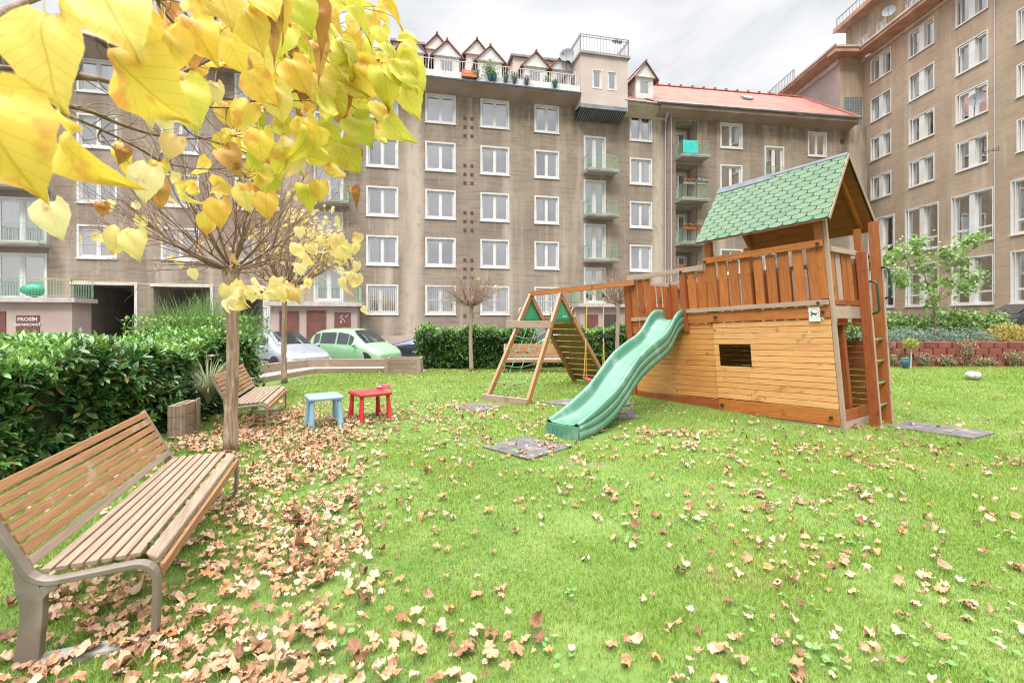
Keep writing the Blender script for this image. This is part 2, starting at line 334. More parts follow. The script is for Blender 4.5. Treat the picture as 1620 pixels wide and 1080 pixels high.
# ------------------------------------------------------------------ facade frames: local x along the wall, y into the building
class Fac:
    def __init__(s, origin, ang, name, label, cat='building'):
        s.o = Vector((*origin, 0)); s.a = ang; s.d = Vector((math.cos(ang), math.sin(ang), 0)); s.n = Vector((-math.sin(ang), math.cos(ang), 0))
        s.root = root(name, s.o, label, cat, rz=ang)
    def u(s, px, v=0.0):       # wall coordinate seen at image column px, on the plane v metres into the building
        k = (px-CX)/F; o = s.o+s.n*v
        return (k*o.y-o.x)/(s.d.x-k*s.d.y)
    def z(s, px, py, v=0.0): o = s.o+s.n*v+s.d*s.u(px, v); return CAMZ+(CY-py)/F*o.y
    def w(s, u, v, z): p = s.o+s.d*u+s.n*v; return Vector((p.x, p.y, z))
def wall_holes(mb, u0, u1, z0, z1, holes, v=0.0, depth=.22, step=3.0):
    us = sorted(set([u0, u1]+[x for h in holes for x in h[:2] if u0 < x < u1])); zs = sorted(set([z0, z1]+[x for h in holes for x in h[2:4] if z0 < x < z1]))
    for i in range(len(us)-1):
        for j in range(len(zs)-1):
            cu, cz = (us[i]+us[i+1])/2, (zs[j]+zs[j+1])/2
            if any(h[0] < cu < h[1] and h[2] < cz < h[3] for h in holes): continue
            mb.quad((us[i], v, zs[j]), (us[i+1], v, zs[j]), (us[i+1], v, zs[j+1]), (us[i], v, zs[j+1]))
    for h in holes:
        a, b, c, d = h[:4]; e_ = depth
        mb.quad((a, v, c), (a, v+e_, c), (a, v+e_, d), (a, v, d)); mb.quad((b, v, c), (b, v, d), (b, v+e_, d), (b, v+e_, c))
        mb.quad((a, v, d), (a, v+e_, d), (b, v+e_, d), (b, v, d)); mb.quad((a, v, c), (b, v, c), (b, v+e_, c), (a, v+e_, c))
def ringbox(mb, a, b, c, d, t, y0, y1):
    mb.box(a, b, y0, y1, c, c+t); mb.box(a, b, y0, y1, d-t, d); mb.box(a, a+t, y0, y1, c+t, d-t); mb.box(b-t, b, y0, y1, c+t, d-t)
rw = random.Random(5)
WTPL = {}
def window(parent, u, z0, w, h, kind='casement', v=0.0, curt=None, bars=False, split=.5, depth=.14, name='window', surround=.10, open_=False):
    """a window part with its sub-parts; local origin at the middle of its sill"""
    cu = curt if curt is not None else rw.choice(['net', 'none', 'half', 'net', 'right', 'half', 'left'])
    key = (round(w, 2), round(h, 2), kind, cu, bars, split, depth, name, surround)
    loc = Vector((u, v, z0))
    if key in WTPL:
        c = copy_tree(WTPL[key], parent); c.location = loc; return c
    mb = MB(); a, b = -w/2, w/2
    if surround: ringbox(mb, a, b, 0, h, surround, -.025, .10)
    s = surround or .0
    mb.box(a-.05, b+.05, -.07, .0-.026, -.05, 0.0) if name == 'window' else None       # sill
    wi = mb.build(name, WHITE, parent); wi.location = loc
    fr = MB(); A, B, C0, D = a+s, b-s, s, h-s; d0 = depth-.04; d1 = depth+.03
    ringbox(fr, A, B, C0, D, .05, d0, d1)
    panes = []
    if kind == 'casement':
        m = A+(B-A)*split; fr.box(m-.055, m+.055, d0-.01, d1, C0+.05, D-.05)
        for p, q in ((A+.05, m-.055), (m+.055, B-.05)):
            ringbox(fr, p, q, C0+.05, D-.05, .045, d0+.01, d1-.01); panes.append((p+.045, q-.045, C0+.095, D-.095))
    elif kind == 'door':
        m = A+(B-A)*split; fr.box(m-.06, m+.06, d0-.01, d1, C0+.05, D-.05)
        for p, q in ((A+.05, m-.06), (m+.06, B-.05)):
            ringbox(fr, p, q, C0+.05, D-.05, .07, d0+.01, d1-.01); panes.append((p+.07, q-.07, C0+.12, D-.12))
    elif kind == 'pair':
        m = A+(B-A)*split; fr.box(m-.20, m+.20, .02, d1, C0, D)
        for p, q in ((A+.05, m-.20), (m+.20, B-.05)):
            ringbox(fr, p, q, C0+.05, D-.05, .06, d0+.01, d1-.01); panes.append((p+.06, q-.06, C0+.11, D-.11))
    elif kind == 'tall':
        m = A+(B-A)*split; fr.box(m-.16, m+.16, .02, d1, C0, D); zz = C0+(D-C0)*.26
        for p, q in ((A+.05, m-.16), (m+.16, B-.05)):
            ringbox(fr, p, q, C0+.05, D-.05, .06, d0+.01, d1-.01); fr.box(p+.06, q-.06, d0+.01, d1-.01, zz-.06, zz+.06)
            panes.append((p+.06, q-.06, C0+.11, zz-.06)); panes.append((p+.06, q-.06, zz+.06, D-.11))
    elif kind == 'single':
        ringbox(fr, A+.05, B-.05, C0+.05, D-.05, .05, d0+.01, d1-.01); panes.append((A+.10, B-.10, C0+.10, D-.10))
    fr.build('window_frame', WHITE, wi)
    pm = MB()
    for p, q, c_, d_ in panes: pm.quad((p, depth, c_), (q, depth, c_), (q, depth, d_), (p, depth, d_))
    pm.build('window_pane', GLASS, wi)
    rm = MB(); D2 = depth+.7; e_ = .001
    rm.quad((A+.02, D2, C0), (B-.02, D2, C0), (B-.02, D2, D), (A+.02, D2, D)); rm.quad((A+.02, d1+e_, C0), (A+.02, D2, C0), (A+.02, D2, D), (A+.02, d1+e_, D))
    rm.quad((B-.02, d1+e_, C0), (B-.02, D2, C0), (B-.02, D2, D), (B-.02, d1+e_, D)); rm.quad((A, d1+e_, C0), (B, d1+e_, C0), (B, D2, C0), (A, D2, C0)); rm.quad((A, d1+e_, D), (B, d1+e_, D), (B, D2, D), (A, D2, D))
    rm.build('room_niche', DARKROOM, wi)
    if cu != 'none':
        cm = MB(); yy = d1+.055
        spans = {'net': [(A+.03, B-.03, C0, 1)], 'half': [(A+.03, A+(B-A)*.38, C0, 1), (A+(B-A)*.72, B-.03, C0, 1)], 'blind': [(A+.04, B-.04, C0+(D-C0)*.0, 0)], 'left': [(A+.03, (A+B)/2, C0, 1)],
                 'right': [((A+B)/2, B-.03, C0, 0)], 'top': [(A+.04, B-.04, C0+(D-C0)*.45, 0)], 'yellow': [((A+B)/2, B-.03, C0, 0)]}[cu]
        for p, q, zb, wavy in spans:
            n_ = max(2, int((q-p)/.035)); xs = [p+(q-p)*i/n_ for i in range(n_+1)]
            vs = [(x, yy+(.03*math.sin(i*1.9)+.015*math.sin(i*.7) if wavy else 0), zz) for zz in (zb+.02, D-.02) for i, x in enumerate(xs)]
            cm.add(vs, [(i, i+1, n_+2+i, n_+1+i) for i in range(n_)])
        cm.build('curtain', {'net': CURTAIN, 'half': CURTAIN, 'left': CURTAIN, 'blind': CURTAINB, 'right': BLINDW, 'top': BLINDW, 'yellow': CURTAINY}[cu], wi)
    if bars:
        bm_ = MB()
        for i in range(13):
            x = A+.06+(B-A-.12)*i/12; bm_.box(x-.012, x+.012, .02, .04, C0+.04, D-.04)
        for zz in (C0+.1, (C0+D)/2, D-.1): bm_.box(A+.02, B-.02, .018, .042, zz-.012, zz+.012)
        bm_.build('window_bars', WHITERAIL, wi)
    WTPL[key] = wi; return wi
def railing(mb, pts, z0, h, gap=.11, t=.012, rail=.022, mids=()):
    for i in range(len(pts)-1):
        p = Vector((*pts[i], 0)); q = Vector((*pts[i+1], 0)); ln = (q-p).length; n_ = max(1, int(ln/gap))
        for zz in (z0+h, z0+.08)+tuple(z0+m for m in mids): mb.beam(p+Vector((0, 0, zz)), q+Vector((0, 0, zz)), rail*1.4, rail)
        for k in range(n_+1):
            r_ = p.lerp(q, k/n_); e_ = t*2 if k in (0, n_) else t; mb.beam(r_+Vector((0, 0, z0)), r_+Vector((0, 0, z0+h)), e_, e_, (0, 1, 0))
def balcony(parent, u0, u1, z, dep, h=.95, slab=.16, railm=GREENRAIL, gap=.11, v=0.0):
    mb = MB(); mb.box(u0, u1, v-dep, v+.02, z-slab, z); mb.box(u0-.02, u1+.02, v-dep-.025, v-dep, z-slab*.55, z+.02); o = mb.build('balcony', CONC, parent)
    r_ = MB(); e_ = .05; railing(r_, [(u0+e_, v-.03), (u0+e_, v-dep+e_), (u1-e_, v-dep+e_), (u1-e_, v-.03)], z, h, gap); r_.build('railing', railm, o); return o
# ================================================================== MAIN BUILDING
A_ = Fac((-4.55, 30.2), math.atan2(1, 4.48), 'apartment_building', 'long stained grey-brown apartment block with white dormers behind the parked cars')
ub = A_.root; UE = A_.u(1052)
cols = [A_.u(x) for x in (605, 697, 783, 865)]; cR = A_.u(1014); cD = A_.u(941); cL1 = A_.u(154); cL2 = A_.u(285); cL3 = A_.u(400); cD2 = A_.u(520); cD0 = A_.u(33)
SILL = [1.86+3.04*n for n in range(5)]; WH = 1.85; WW = 1.92
holes = []; wins = []
curts = {(0, 0): 'net', (1, 0): 'none', (2, 0): 'half', (3, 0): 'net', (0, 1): 'half', (1, 1): 'left', (2, 1): 'net', (3, 1): 'half', (0, 2): 'yellow', (1, 2): 'none', (2, 2): 'blind', (3, 2): 'half',
         (0, 3): 'none', (1, 3): 'left', (2, 3): 'net', (3, 3): 'right', (0, 4): 'none', (1, 4): 'none', (2, 4): 'none', (3, 4): 'none'}
for ci, u in enumerate(cols+[cR, cL1, cL2, cL3]):
    for r_, z in enumerate(SILL):
        if ci >= 4 and r_ == 0: continue
        w_ = 1.72 if ci in (3, 4) else WW
        wins.append((u, z, w_, WH, 'casement', curts.get((ci, r_)), r_ == 0, .42 if (ci, r_) in ((0, 0),) else .5)); holes.append((u-w_/2+.02, u+w_/2-.02, z+.02, z+WH-.02))
DZ = [2.6, 5.57, 8.57, 11.57]
doors = []
for u, w_ in ((cD, 1.6), (cD2, 1.7), (cD0, 2.35)):
    for z in DZ:
        doors.append((u, z, w_)); holes.append((u-w_/2+.02, u+w_/2-.02, z+.02, z+2.5-.02))
u_a, u_b, u_c, u_d, u_e, u_f = (A_.u(x) for x in (116, 213, 243, 333, 352, 424))
pas = [(u_a, u_b, -.3, 3.45), (u_c, u_d, -.3, 3.40), (u_e, u_f, -.3, 3.35)]
mb = MB(); wall_holes(mb, -32, UE+.4, -.3, 16.2, holes, depth=.16); mb2 = MB()
# passages are cut from the same wall
mb = MB(); wall_holes(mb, -32, UE+.4, -.3, 16.2, holes+pas, depth=.2); mb.build('wall', FACM, ub)
for i, (u, z, w_, h_, k, c_, b_, sp_) in enumerate(wins): window(ub, u, z, w_, h_, k, curt=c_, bars=b_, split=sp_)
for i, (u, z, w_) in enumerate(doors):
    window(ub, u, z, w_, 2.5, 'door', curt=['none', 'half', 'net', 'none'][i % 4], name='balcony_door')
for u, w_ in ((cD, 1.6),):
    for z in DZ[1:]: balcony(ub, u-.86, u+1.35, z, .95)
for z in DZ[1:]: balcony(ub, cD0-1.25, cD0+1.35, z, .9, h=1.0)
for z in DZ[1:]: balcony(ub, cD2-.9, cD2+1.2, z, .9)
# passage interiors
mb = MB()
for k, (a, b, c, d) in enumerate(pas):
    D_ = 8.0 if k else 7.0
    mb.quad((a, .2, c), (a, D_, c), (a, D_, d), (a, .2, d)); mb.quad((b, .2, c), (b, D_, c), (b, D_, d), (b, .2, d)); mb.quad((a, .2, d), (a, D_, d), (b, D_, d), (b, .2, d))
    if k == 0: mb.quad((a, D_, c), (b, D_, c), (b, D_, d), (a, D_, d))
mb.build('passage', FACD, ub)
mb = MB()
for a, b, c, d in pas: mb.box(a-.16, b+.16, -.05, -.0015, d, d+.16); mb.box(b, b+.14, -.045, -.0015, c, d)
mb.box(u_a, u_b, .25, 6.9, 0.0, 1.3) if False else None
mb.build('lintel', WHITEW, ub)
# iron gates standing in the far openings
for a, b in ((u_c, u_d), (u_e, u_f)):
    g_ = MB(); railing(g_, [(a+.1, 4.0), (b-.1, 4.0)], -.3, 2.6, gap=.16, t=.02, rail=.04, mids=(1.3,)); g_.build('iron_gate', mat('black_iron', (.05, .05, .05), rough=.5), ub)
# plinth
mb = MB(); mb.box(A_.u(560), UE+.3, -.06, -.002, -.3, .52); mb.build('plinth', PINK, ub)
# garages with roof terraces
def annex(u0, u1, dep, zt, dlist, name='entrance_annex'):
    m = MB(); m.box(u0, u1, -dep, -.003, -.3, zt-.2); o = m.build(name, PINK, ub)
    m = MB(); m.box(u0-.25, u1+.3, -dep-.35, -.004, zt-.2, zt+.03); m.build('roof_slab', mat('slab_edge', (.62, .56, .52), (.5, .44, .4), rough=.85), o)
    for (a, b, c, d, kind) in dlist:
        m = MB(); m.box(a, b, -dep-.03, -dep-.001, c, d)
        if kind == 'door':
            m.box(a-.06, a, -dep-.05, -dep-.001, c, d+.06); m.box(b, b+.06, -dep-.05, -dep-.001, c, d+.06); m.box(a, b, -dep-.05, -dep-.001, d, d+.06)
        dd = m.build('door' if kind == 'door' else 'shutter', BROWNP, o)
        if kind == 'door': m = MB(); m.box(b-.16, b-.04, -dep-.09, -dep-.03, c+1.0, c+1.03); m.box(b-.14, b-.09, -dep-.036, -dep-.03, c+.92, c+1.1); m.build('handle', GREYM, dd)
    r_ = MB(); railing(r_, [(u0, -.05), (u0, -dep-.2), (u1+.1, -dep-.2), (u1+.1, -.05)], zt+.03, 1.0, gap=.13, t=.014); r_.build('railing', GREENRAIL, o)
    return o
d1 = 1.55
def au(px, v=-d1): return A_.u(px, v)
annex(-31, au(114), d1, 2.62, [(au(26), au(63), -.3, 1.75, 'shutter'), (au(-12), au(7), -.3, 1.9, 'door')])
annex(au(428), au(565), d1, 2.5, [(au(444), au(471), -.3, 1.95, 'door'), (au(487), au(514), -.3, 1.98, 'door'), (au(529), au(555), .95, 1.95, 'shutter')])
annex(au(918), au(1052), d1, 2.55, [(au(926), au(946), .3, 1.85, 'shutter'), (au(990), au(1008), -.3, 1.85, 'door')])
m = MB(); a0, b0 = au(955), au(975)
for i in range(5): m.box(a0+(b0-a0)*i/4-.02, a0+(b0-a0)*i/4+.02, -d1-.04, -d1-.012, .4, 1.85)
for i in range(6): m.box(a0, b0, -d1-.038, -d1-.014, .4+1.45*i/5-.015, .4+1.45*i/5+.015)
m.build('window_bars', mat('rust_iron', (.2, .11, .08), rough=.7), ub)
m = MB(); m.box(a0, b0, -d1-.01, -d1-.001, .4, 1.85); m.build('window', mat('dim_pane', (.12, .12, .13), rough=.15), ub)
# vents
VM = mat('rust_vent', (.16, .075, .05), (.22, .11, .08), scale=8, rough=.8)
m = MB(); ringbox(m, -.1, .1, -.1, .1, .03, -.02, .0)
for i in range(3): m.box(-.07, .07, -.012, -.002, -.06+i*.045, -.035+i*.045)
vent0 = m.build('vent', VM, ub); first = True
for n in range(5):
    for k in range(3):
        for px in (735.5, 746.5):
            z = 1.75+3.04*n+k*.56-.55
            if n == 0 and k != 1: continue
            o = vent0 if first else vent0.copy()
            if not first: COL.objects.link(o)
            first = False; o.location = (A_.u(px), -.001, z)
# roof terrace slab, soffit, parapet, mansard
US = -32; UB0 = A_.u(919, -1.15); UB1 = A_.u(993, -1.15)
m = MB(); m.box(US, UB0, -1.15, .0, 16.2, 16.42); m.quad((US, -1.13, 16.2), (UB0, -1.13, 16.2), (UB0, -.01, 15.85), (US, -.01, 15.85)); m.box(US, UB0, 0, 1.3, 16.3, 16.42)
m.build('terrace_slab', SOFFIT, ub)
m = MB(); m.tube([(US, -1.2, 16.36), (UB0, -1.2, 16.36)], .075, 8); m.box(US, UB0+.0, -1.17, -1.152, 16.24, 16.46); m.build('gutter', GREYM, ub)
m = MB(); m.box(US, UB0-.02, -1.08, -1.02, 16.42, 16.85); m.build('terrace_parapet', WHITEW, ub)
m = MB(); railing(m, [(US, -1.05), (-20, -1.05), (-8, -1.05), (0, -1.05), (UB0-.03, -1.05)], 16.42, 1.12, gap=.16, t=.022, rail=.03); m.build('terrace_railing', WHITERAIL, ub)
m = MB(); zR = 20.0
m.quad((US, 1.25, 16.42), (UB0+.5, 1.25, 16.42), (UB0+.5, 4.3, zR), (US, 4.3, zR)); m.quad((US, 4.3, zR), (UB0+.5, 4.3, zR), (UB0+.5, 9, zR+.4), (US, 9, zR+.4))
m.quad((UB0+.5, 1.25, 16.42), (UE+1.6, 1.25, 16.42), (UE+1.6, 4.9, 20.0), (UB0+.5, 4.9, 20.0)) if False else None
ur0 = UB1-.2; ur1 = A_.u(1066, -1.0)
m.quad((ur0, -1.0, 16.35), (ur1, -1.0, 16.35), (ur1, 4.2, 20.2), (ur0, 4.2, 20.2))
m.build('roof', TILE, ub)
m = MB(); m.box(ur0, ur1, -1.0, .3, 16.02, 16.26); m.quad((ur0, -.98, 16.02), (ur1, -.98, 16.02), (ur1, -.01, 15.6), (ur0, -.01, 15.6)); m.build('eave_soffit', mat('cream_soffit', (.62, .52, .42), (.5, .4, .32), scale=1, rough=.9), ub)
m = MB(); m.tube([(ur0, -1.1, 16.25), (ur1+.1, -1.1, 16.25)], .08, 8); m.build('gutter', GREYM, ub)
def dormer(u, v, z0, w, zw, za, door=True, name='dormer', deep=2.6):
    m = MB(); a, b = u-w/2, u+w/2
    ow = .42 if door else .36
    wall_holes(m, a, b, z0, zw, [(u-ow, u+ow, z0+.05 if door else z0+.5, zw-.35)], v=v, depth=.12)
    m.add([(a, v, zw), (b, v, zw), (u, v, za)], [(0, 1, 2)])
    m.quad((a, v, z0), (a, v+deep, z0), (a, v+deep, zw), (a, v, zw)); m.quad((b, v, z0), (b, v+deep, z0), (b, v+deep, zw), (b, v, zw))
    m.box(a-.12, b+.12, v-.16, v-.02, zw-.14, zw+.02); m.prism([(a-.1, v-.14, zw+.02), (b+.1, v-.14, zw+.02), (u, v-.14, za-.03)], (0, .12, 0))
    o = m.build(name, WHITE, ub)
    r_ = MB(); sl = (za-zw)/(w/2)
    for s_ in (-1, 1):
        e_ = .3; x1 = u+s_*(w/2+e_); z1 = zw-sl*e_; t = .07
        r_.hexa([(u, v-.3, za), (x1, v-.3, z1), (x1, v+deep, z1), (u, v+deep, za), (u, v-.3, za+t), (x1, v-.3, z1+t), (x1, v+deep, z1+t), (u, v+deep, za+t)] if s_ > 0 else
                [(x1, v-.3, z1), (u, v-.3, za), (u, v+deep, za), (x1, v+deep, z1), (x1, v-.3, z1+t), (u, v-.3, za+t), (u, v+deep, za+t), (x1, v+deep, z1+t)])
    r_.tube([(u, v-.32, za+t+.02), (u, v+deep, za+t+.02)], .07, 6); r_.build('dormer_roof', mat('dormer_tile', (.24, .10, .075), (.34, .18, .14), scale=5, rough=.8), o)
    f_ = MB(); zb = z0+.05 if door else z0+.5; ringbox(f_, u-ow+.005, u+ow-.005, zb, zw-.35, .06, v+.03, v+.09)
    if door: f_.box(u-ow+.06, u+ow-.06, v+.035, v+.085, z0+.8, z0+.88)
    f_.build('window_frame', WHITE, o)
    p_ = MB(); p_.quad((u-ow+.05, v+.06, zb+.05), (u+ow-.05, v+.06, zb+.05), (u+ow-.05, v+.06, zw-.4), (u-ow+.05, v+.06, zw-.4)); p_.build('window_pane', GLASS, o)
    p_ = MB(); p_.quad((u-ow, v+.5, zb), (u+ow, v+.5, zb), (u+ow, v+.5, zw-.35), (u-ow, v+.5, zw-.35)); p_.build('curtain', CURTAINB, o)
fv = .7
for px in (889, 847, 775, 707, 650, 592, 536, 480, 420, 355, 285, 200): dormer(A_.u(px, fv), fv, 16.42, 1.62, 18.80, 19.62)
for px in (754, 691, 575, 500, 400): dormer(A_.u(px, 2.4), 2.4, 18.1, 1.5, 20.1, 20.95, door=False)
for a_, b_ in ((812, 893), (622, 668)):   # flat dormers
    m = MB(); ua, ubb = A_.u(a_, 2.0), A_.u(b_, 2.0); m.box(ua, ubb, 2.0, 4.5, 17.6, 19.95); o = m.build('flat_dormer', mat('pink_dormer', (.68, .6, .55), rough=.8), ub)
    m = MB(); m.box(ua-.2, ubb+.2, 1.8, 4.6, 19.952, 20.1); m.build('dormer_roof', GREYM, o)
    window(ub, (ua*.7+ubb*.3), 18.6, .7, 1.0, 'single', v=1.97, curt='blind', depth=.0, surround=.05)
# box room with roof terrace
zb0, zb1 = 15.55, 18.95
m = MB(); holesb = []
uw1, uw2 = A_.u(944.5, -1.15), A_.u(968.5, -1.15)
wall_holes(m, UB0, UB1, zb0, zb1, [(uw1-.33, uw1+.33, 16.75, 17.98), (uw2-.33, uw2+.33, 16.75, 17.98)], v=-1.15, depth=.12)
wall_holes(m, UB0, UB1, 15.75, zb1, [], v=3.0)
for uu in (UB0, UB1): m.quad((uu, -1.15, zb0), (uu, 3.0, zb0+.3), (uu, 3.0, zb1), (uu, -1.15, zb1))
o = m.build('roof_room', mat('roof_room_render', (.62, .53, .47), (.56, .47, .42), scale=.7, rough=.9), ub)
m = MB(); m.box(UB0-.12, UB1+.15, -1.3, 3.1, zb1, zb1+.1); m.build('roof_slab', CONC, o)
m = MB(); m.box(UB0-.02, UB1+.02, -1.19, -1.152, zb0-.12, zb0+.14); m.build('beam', GREYM, o)
m = MB()
m.add([(UB0, -1.1, zb0-.03), (UB1, -1.1, zb0-.03), (UB1, .0, zb0-.5), (UB0, .0, zb0-.5)], [(0, 1, 2, 3)]); m.build('louvre_backing', mat('dark_metal', (.06, .07, .08), rough=.6), o)
m = MB()
for i in range(22):
    u = UB0+.08+(UB1-UB0-.16)*i/21; m.beam((u, -1.1, zb0-.07), (u, -.02, zb0-.54), .05, .05)
m.build('louvres', GREYM, o)
for uu in (uw1, uw2):
    w_ = window(ub, uu, 16.75, .66, 1.23, 'single', v=-1.15, curt='none', depth=.08, surround=.03, name='roof_room_window')
m = MB(); railing(m, [(UB0-.05, 2.9), (UB0-.05, -1.2), (UB1+.05, -1.2), (UB1+.05, 2.9)], zb1+.1, 1.15, gap=.2, t=.02, rail=.035, mids=(1.0,)); m.build('roof_railing', mat('grey_rail', (.33, .33, .34), rough=.5), o)
m = MB(); m.box(UB0-.04, UB0-.005, -.2, .8, 16.45, 18.3); ringbox(m, 0, 0, 0, 0, 0, 0, 0); m.build('door', WHITE, o)
m = MB(); m.box(UB0-.06, UB0-.041, -.1, .7, 16.6, 18.15); m.build('door_pane', mat('dim_pane', (.12, .12, .13), rough=.15), o)
# right small roof dormer
dormer(A_.u(1019.5, -.3), -.3, 16.7, 1.35, 18.45, 19.3, door=False)
# downpipe
upx = A_.u(1053, -.15)
m = MB(); m.tube([(upx-.4, -1.05, 16.15), (upx-.25, -.8, 15.9), (upx, -.14, 15.3), (upx, -.14, 3)], .06, 8); m.build('downpipe', mat('grey_pipe', (.45, .47, .48), rough=.5), ub)
# ================================================================== MIDDLE BUILDING
B_ = Fac((10.75, 33.35), math.atan2(1, 6.17), 'red_roofed_building', 'brown-grey block with red tiled hip roof between the long block and the tall one'); bb = B_.root
BE = B_.u(1366); holes = []; wl = []
S2 = [13.85, 10.85, 7.8, 4.78]
for px, w_, rows in ((1157, 1.75, S2), (1293, 1.6, [13.65, 7.6])):
    for z in rows: wl.append((B_.u(px), z, w_, 1.82))
for z in (11.7, 8.7): wl.append((B_.u(1225), z, 1.6, 2.5))
wl.append((B_.u(1225), 4.8, 1.6, 2.5))
lo0, lo1 = B_.u(1069), B_.u(1103)
DZ2 = [3.83, 6.87, 9.9, 12.92]
holes = [(u-w_/2+.02, u+w_/2-.02, z+.02, z+h-.02) for u, z, w_, h in wl]+[(lo0, lo1, z, z+2.62) for z in DZ2]
m = MB(); wall_holes(m, B_.u(1056), BE+.3, -.3, 16.2, holes, depth=.16)
m.quad((B_.u(1056), 0, -.3), (B_.u(1056), .9, -.3), (B_.u(1056), .9, 16.2), (B_.u(1056), 0, 16.2)); m.build('wall', FACM, bb)
for i, (u, z, w_, h) in enumerate(wl):
    if h > 2: window(bb, u, z, w_, h, 'door', curt='half', name='balcony_door'); r_ = MB(); railing(r_, [(u-.9, -.12), (u+.9, -.12)], z-.05, 1.0, gap=.14); r_.build('railing', GREENRAIL, bb)
    else: window(bb, u, z, w_, h, 'casement', curt=['net', 'half', 'none', 'none', 'none', 'half'][i % 6])
m = MB()
for z in DZ2:
    for uu in (lo0, lo1): m.quad((uu, .16, z), (uu, 1.3, z), (uu, 1.3, z+2.62), (uu, .16, z+2.62))
    m.quad((lo0, 1.3, z), (lo1, 1.3, z), (lo1, 1.3, z+2.62), (lo0, 1.3, z+2.62)); m.quad((lo0, .16, z+2.62), (lo1, .16, z+2.62), (lo1, 1.3, z+2.62), (lo0, 1.3, z+2.62)); m.quad((lo0, .16, z), (lo1, .16, z), (lo1, 1.3, z), (lo0, 1.3, z))
m.build('loggia', mat('loggia_render', (.52, .46, .4), (.45, .38, .32), scale=1, rough=.9), bb)
for k, z in enumerate(DZ2):
    window(bb, (lo0+lo1)/2-.05, z+.02, (lo1-lo0)-.25, 2.35, 'door', v=1.15, curt='half', name='balcony_door', split=.45, surround=.05)
    balcony(bb, lo0-.05, lo1+.42, z, .95, railm=GREENRAIL)
m = MB(); ue0 = B_.u(1040, -1.0); ue1 = B_.u(1362, -1.0)
eh = 16.3; rg = 20.35; rv = 4.6; ur = B_.u(1268, rv)
m.quad((ue0, -1.0, eh), (ue1, -1.0, eh), (ur, rv, rg), (B_.u(1035, rv)-6, rv, rg)); m.add([(ue1, -1.0, eh), (ue1+.6, 4.6, eh), (ur, rv, rg)], [(0, 1, 2)])
m.quad((ur, rv, rg), (B_.u(1035, rv)-6, rv, rg), (B_.u(1035, rv)-6, rv+5, eh), (ur+3, rv+5, eh)); m.build('roof', TILE, bb)
m = MB(); m.tube([(B_.u(1035, rv)-6, rv, rg+.03), (ur, rv, rg+.03), (ue1, -1.0, eh+.05)], .09, 6)
for i in range(14): u = B_.u(1040, rv)+(ur-B_.u(1040, rv))*i/13; m.box(u-.07, u+.07, rv-.12, rv+.12, rg, rg+.2)
m.build('ridge_tiles', mat('ridge_tile', (.38, .12, .08), rough=.8), bb)
m = MB(); m.hexa([(B_.u(1192, 1), 1.9, 18.45), (B_.u(1205, 1), 1.9, 18.45), (B_.u(1205, 1), 2.5, 18.9), (B_.u(1192, 1), 2.5, 18.9)]+[(B_.u(1192, 1), 1.9, 18.6), (B_.u(1205, 1), 1.9, 18.6), (B_.u(1205, 1), 2.5, 19.05), (B_.u(1192, 1), 2.5, 19.05)]); m.build('skylight', GREYM, bb)
m = MB(); m.box(ue0+.3, ue1-.1, -.98, -.05, 15.98, 16.2); m.quad((ue0+.3, -.97, 15.98), (ue1-.1, -.97, 15.98), (ue1-.1, -.01, 15.7), (ue0+.3, -.01, 15.7)); m.build('eave_soffit', SOFFIT, bb)
m = MB(); m.tube([(ue0, -1.08, eh-.02), (ue1, -1.08, eh-.02)], .085, 8); m.build('gutter', GREYM, bb)
for px, z in ((1332, 14.9), (1332, 13.85)):
    o = vent0.copy(); COL.objects.link(o); o.parent = bb; o.location = (B_.u(px), -.001, z); o.scale = (1.6, 1.6, 1.6)
m = MB(); ud = B_.u(1062, -.12); m.tube([(ud, -.12, 15.9), (ud, -.12, 2)], .05, 8); m.build('downpipe', mat('pale_pipe', (.6, .5, .42), rough=.7), bb)
# ================================================================== RIGHT BUILDING (local x runs towards the camera)
C_ = root('tall_apartment_building', (28.3, 38.2, 0), 'tall tan apartment block on the right with rows of paired white windows and deep cornice', 'building', rz=-math.pi/2)
def cu(Y): return 38.2-Y
holes = []; wl = []
for ci, Yc in enumerate((36.4, 32.78, 29.2, 25.55, 21.9, 18.3)):
    for ri, z in enumerate((20.08, 17.0, 13.95, 10.88)):
        wl.append((cu(Yc), z, 2.05, 1.82, 'pair', [['none', 'blind', 'none', 'none'], ['blind', 'none', 'top', 'none'], ['none', 'none', 'top', 'none'], ['none', 'none', 'blind', 'none']][ci % 4][ri]))
    wl.append((cu(Yc), 6.3, 2.7, 3.08, 'tall', ['none', 'none', 'blind', 'none', 'blind', 'none'][ci])); wl.append((cu(Yc), 2.45, 2.7, 2.95, 'tall', 'none'))
holes = [(u-w_/2+.02, u+w_/2-.02, z+.02, z+h-.02) for u, z, w_, h, k, c in wl]
m = MB(); wall_holes(m, 0, 24, -.3, 22.4, holes, depth=.2); m.quad((24, 0, -.3), (24, 12, -.3), (24, 12, 28), (24, 0, 28)); m.build('wall', FACR, C_)
for u, z, w_, h, k, c in wl: window(C_, u, z, w_, h, k, curt=c, depth=.24, surround=.07)
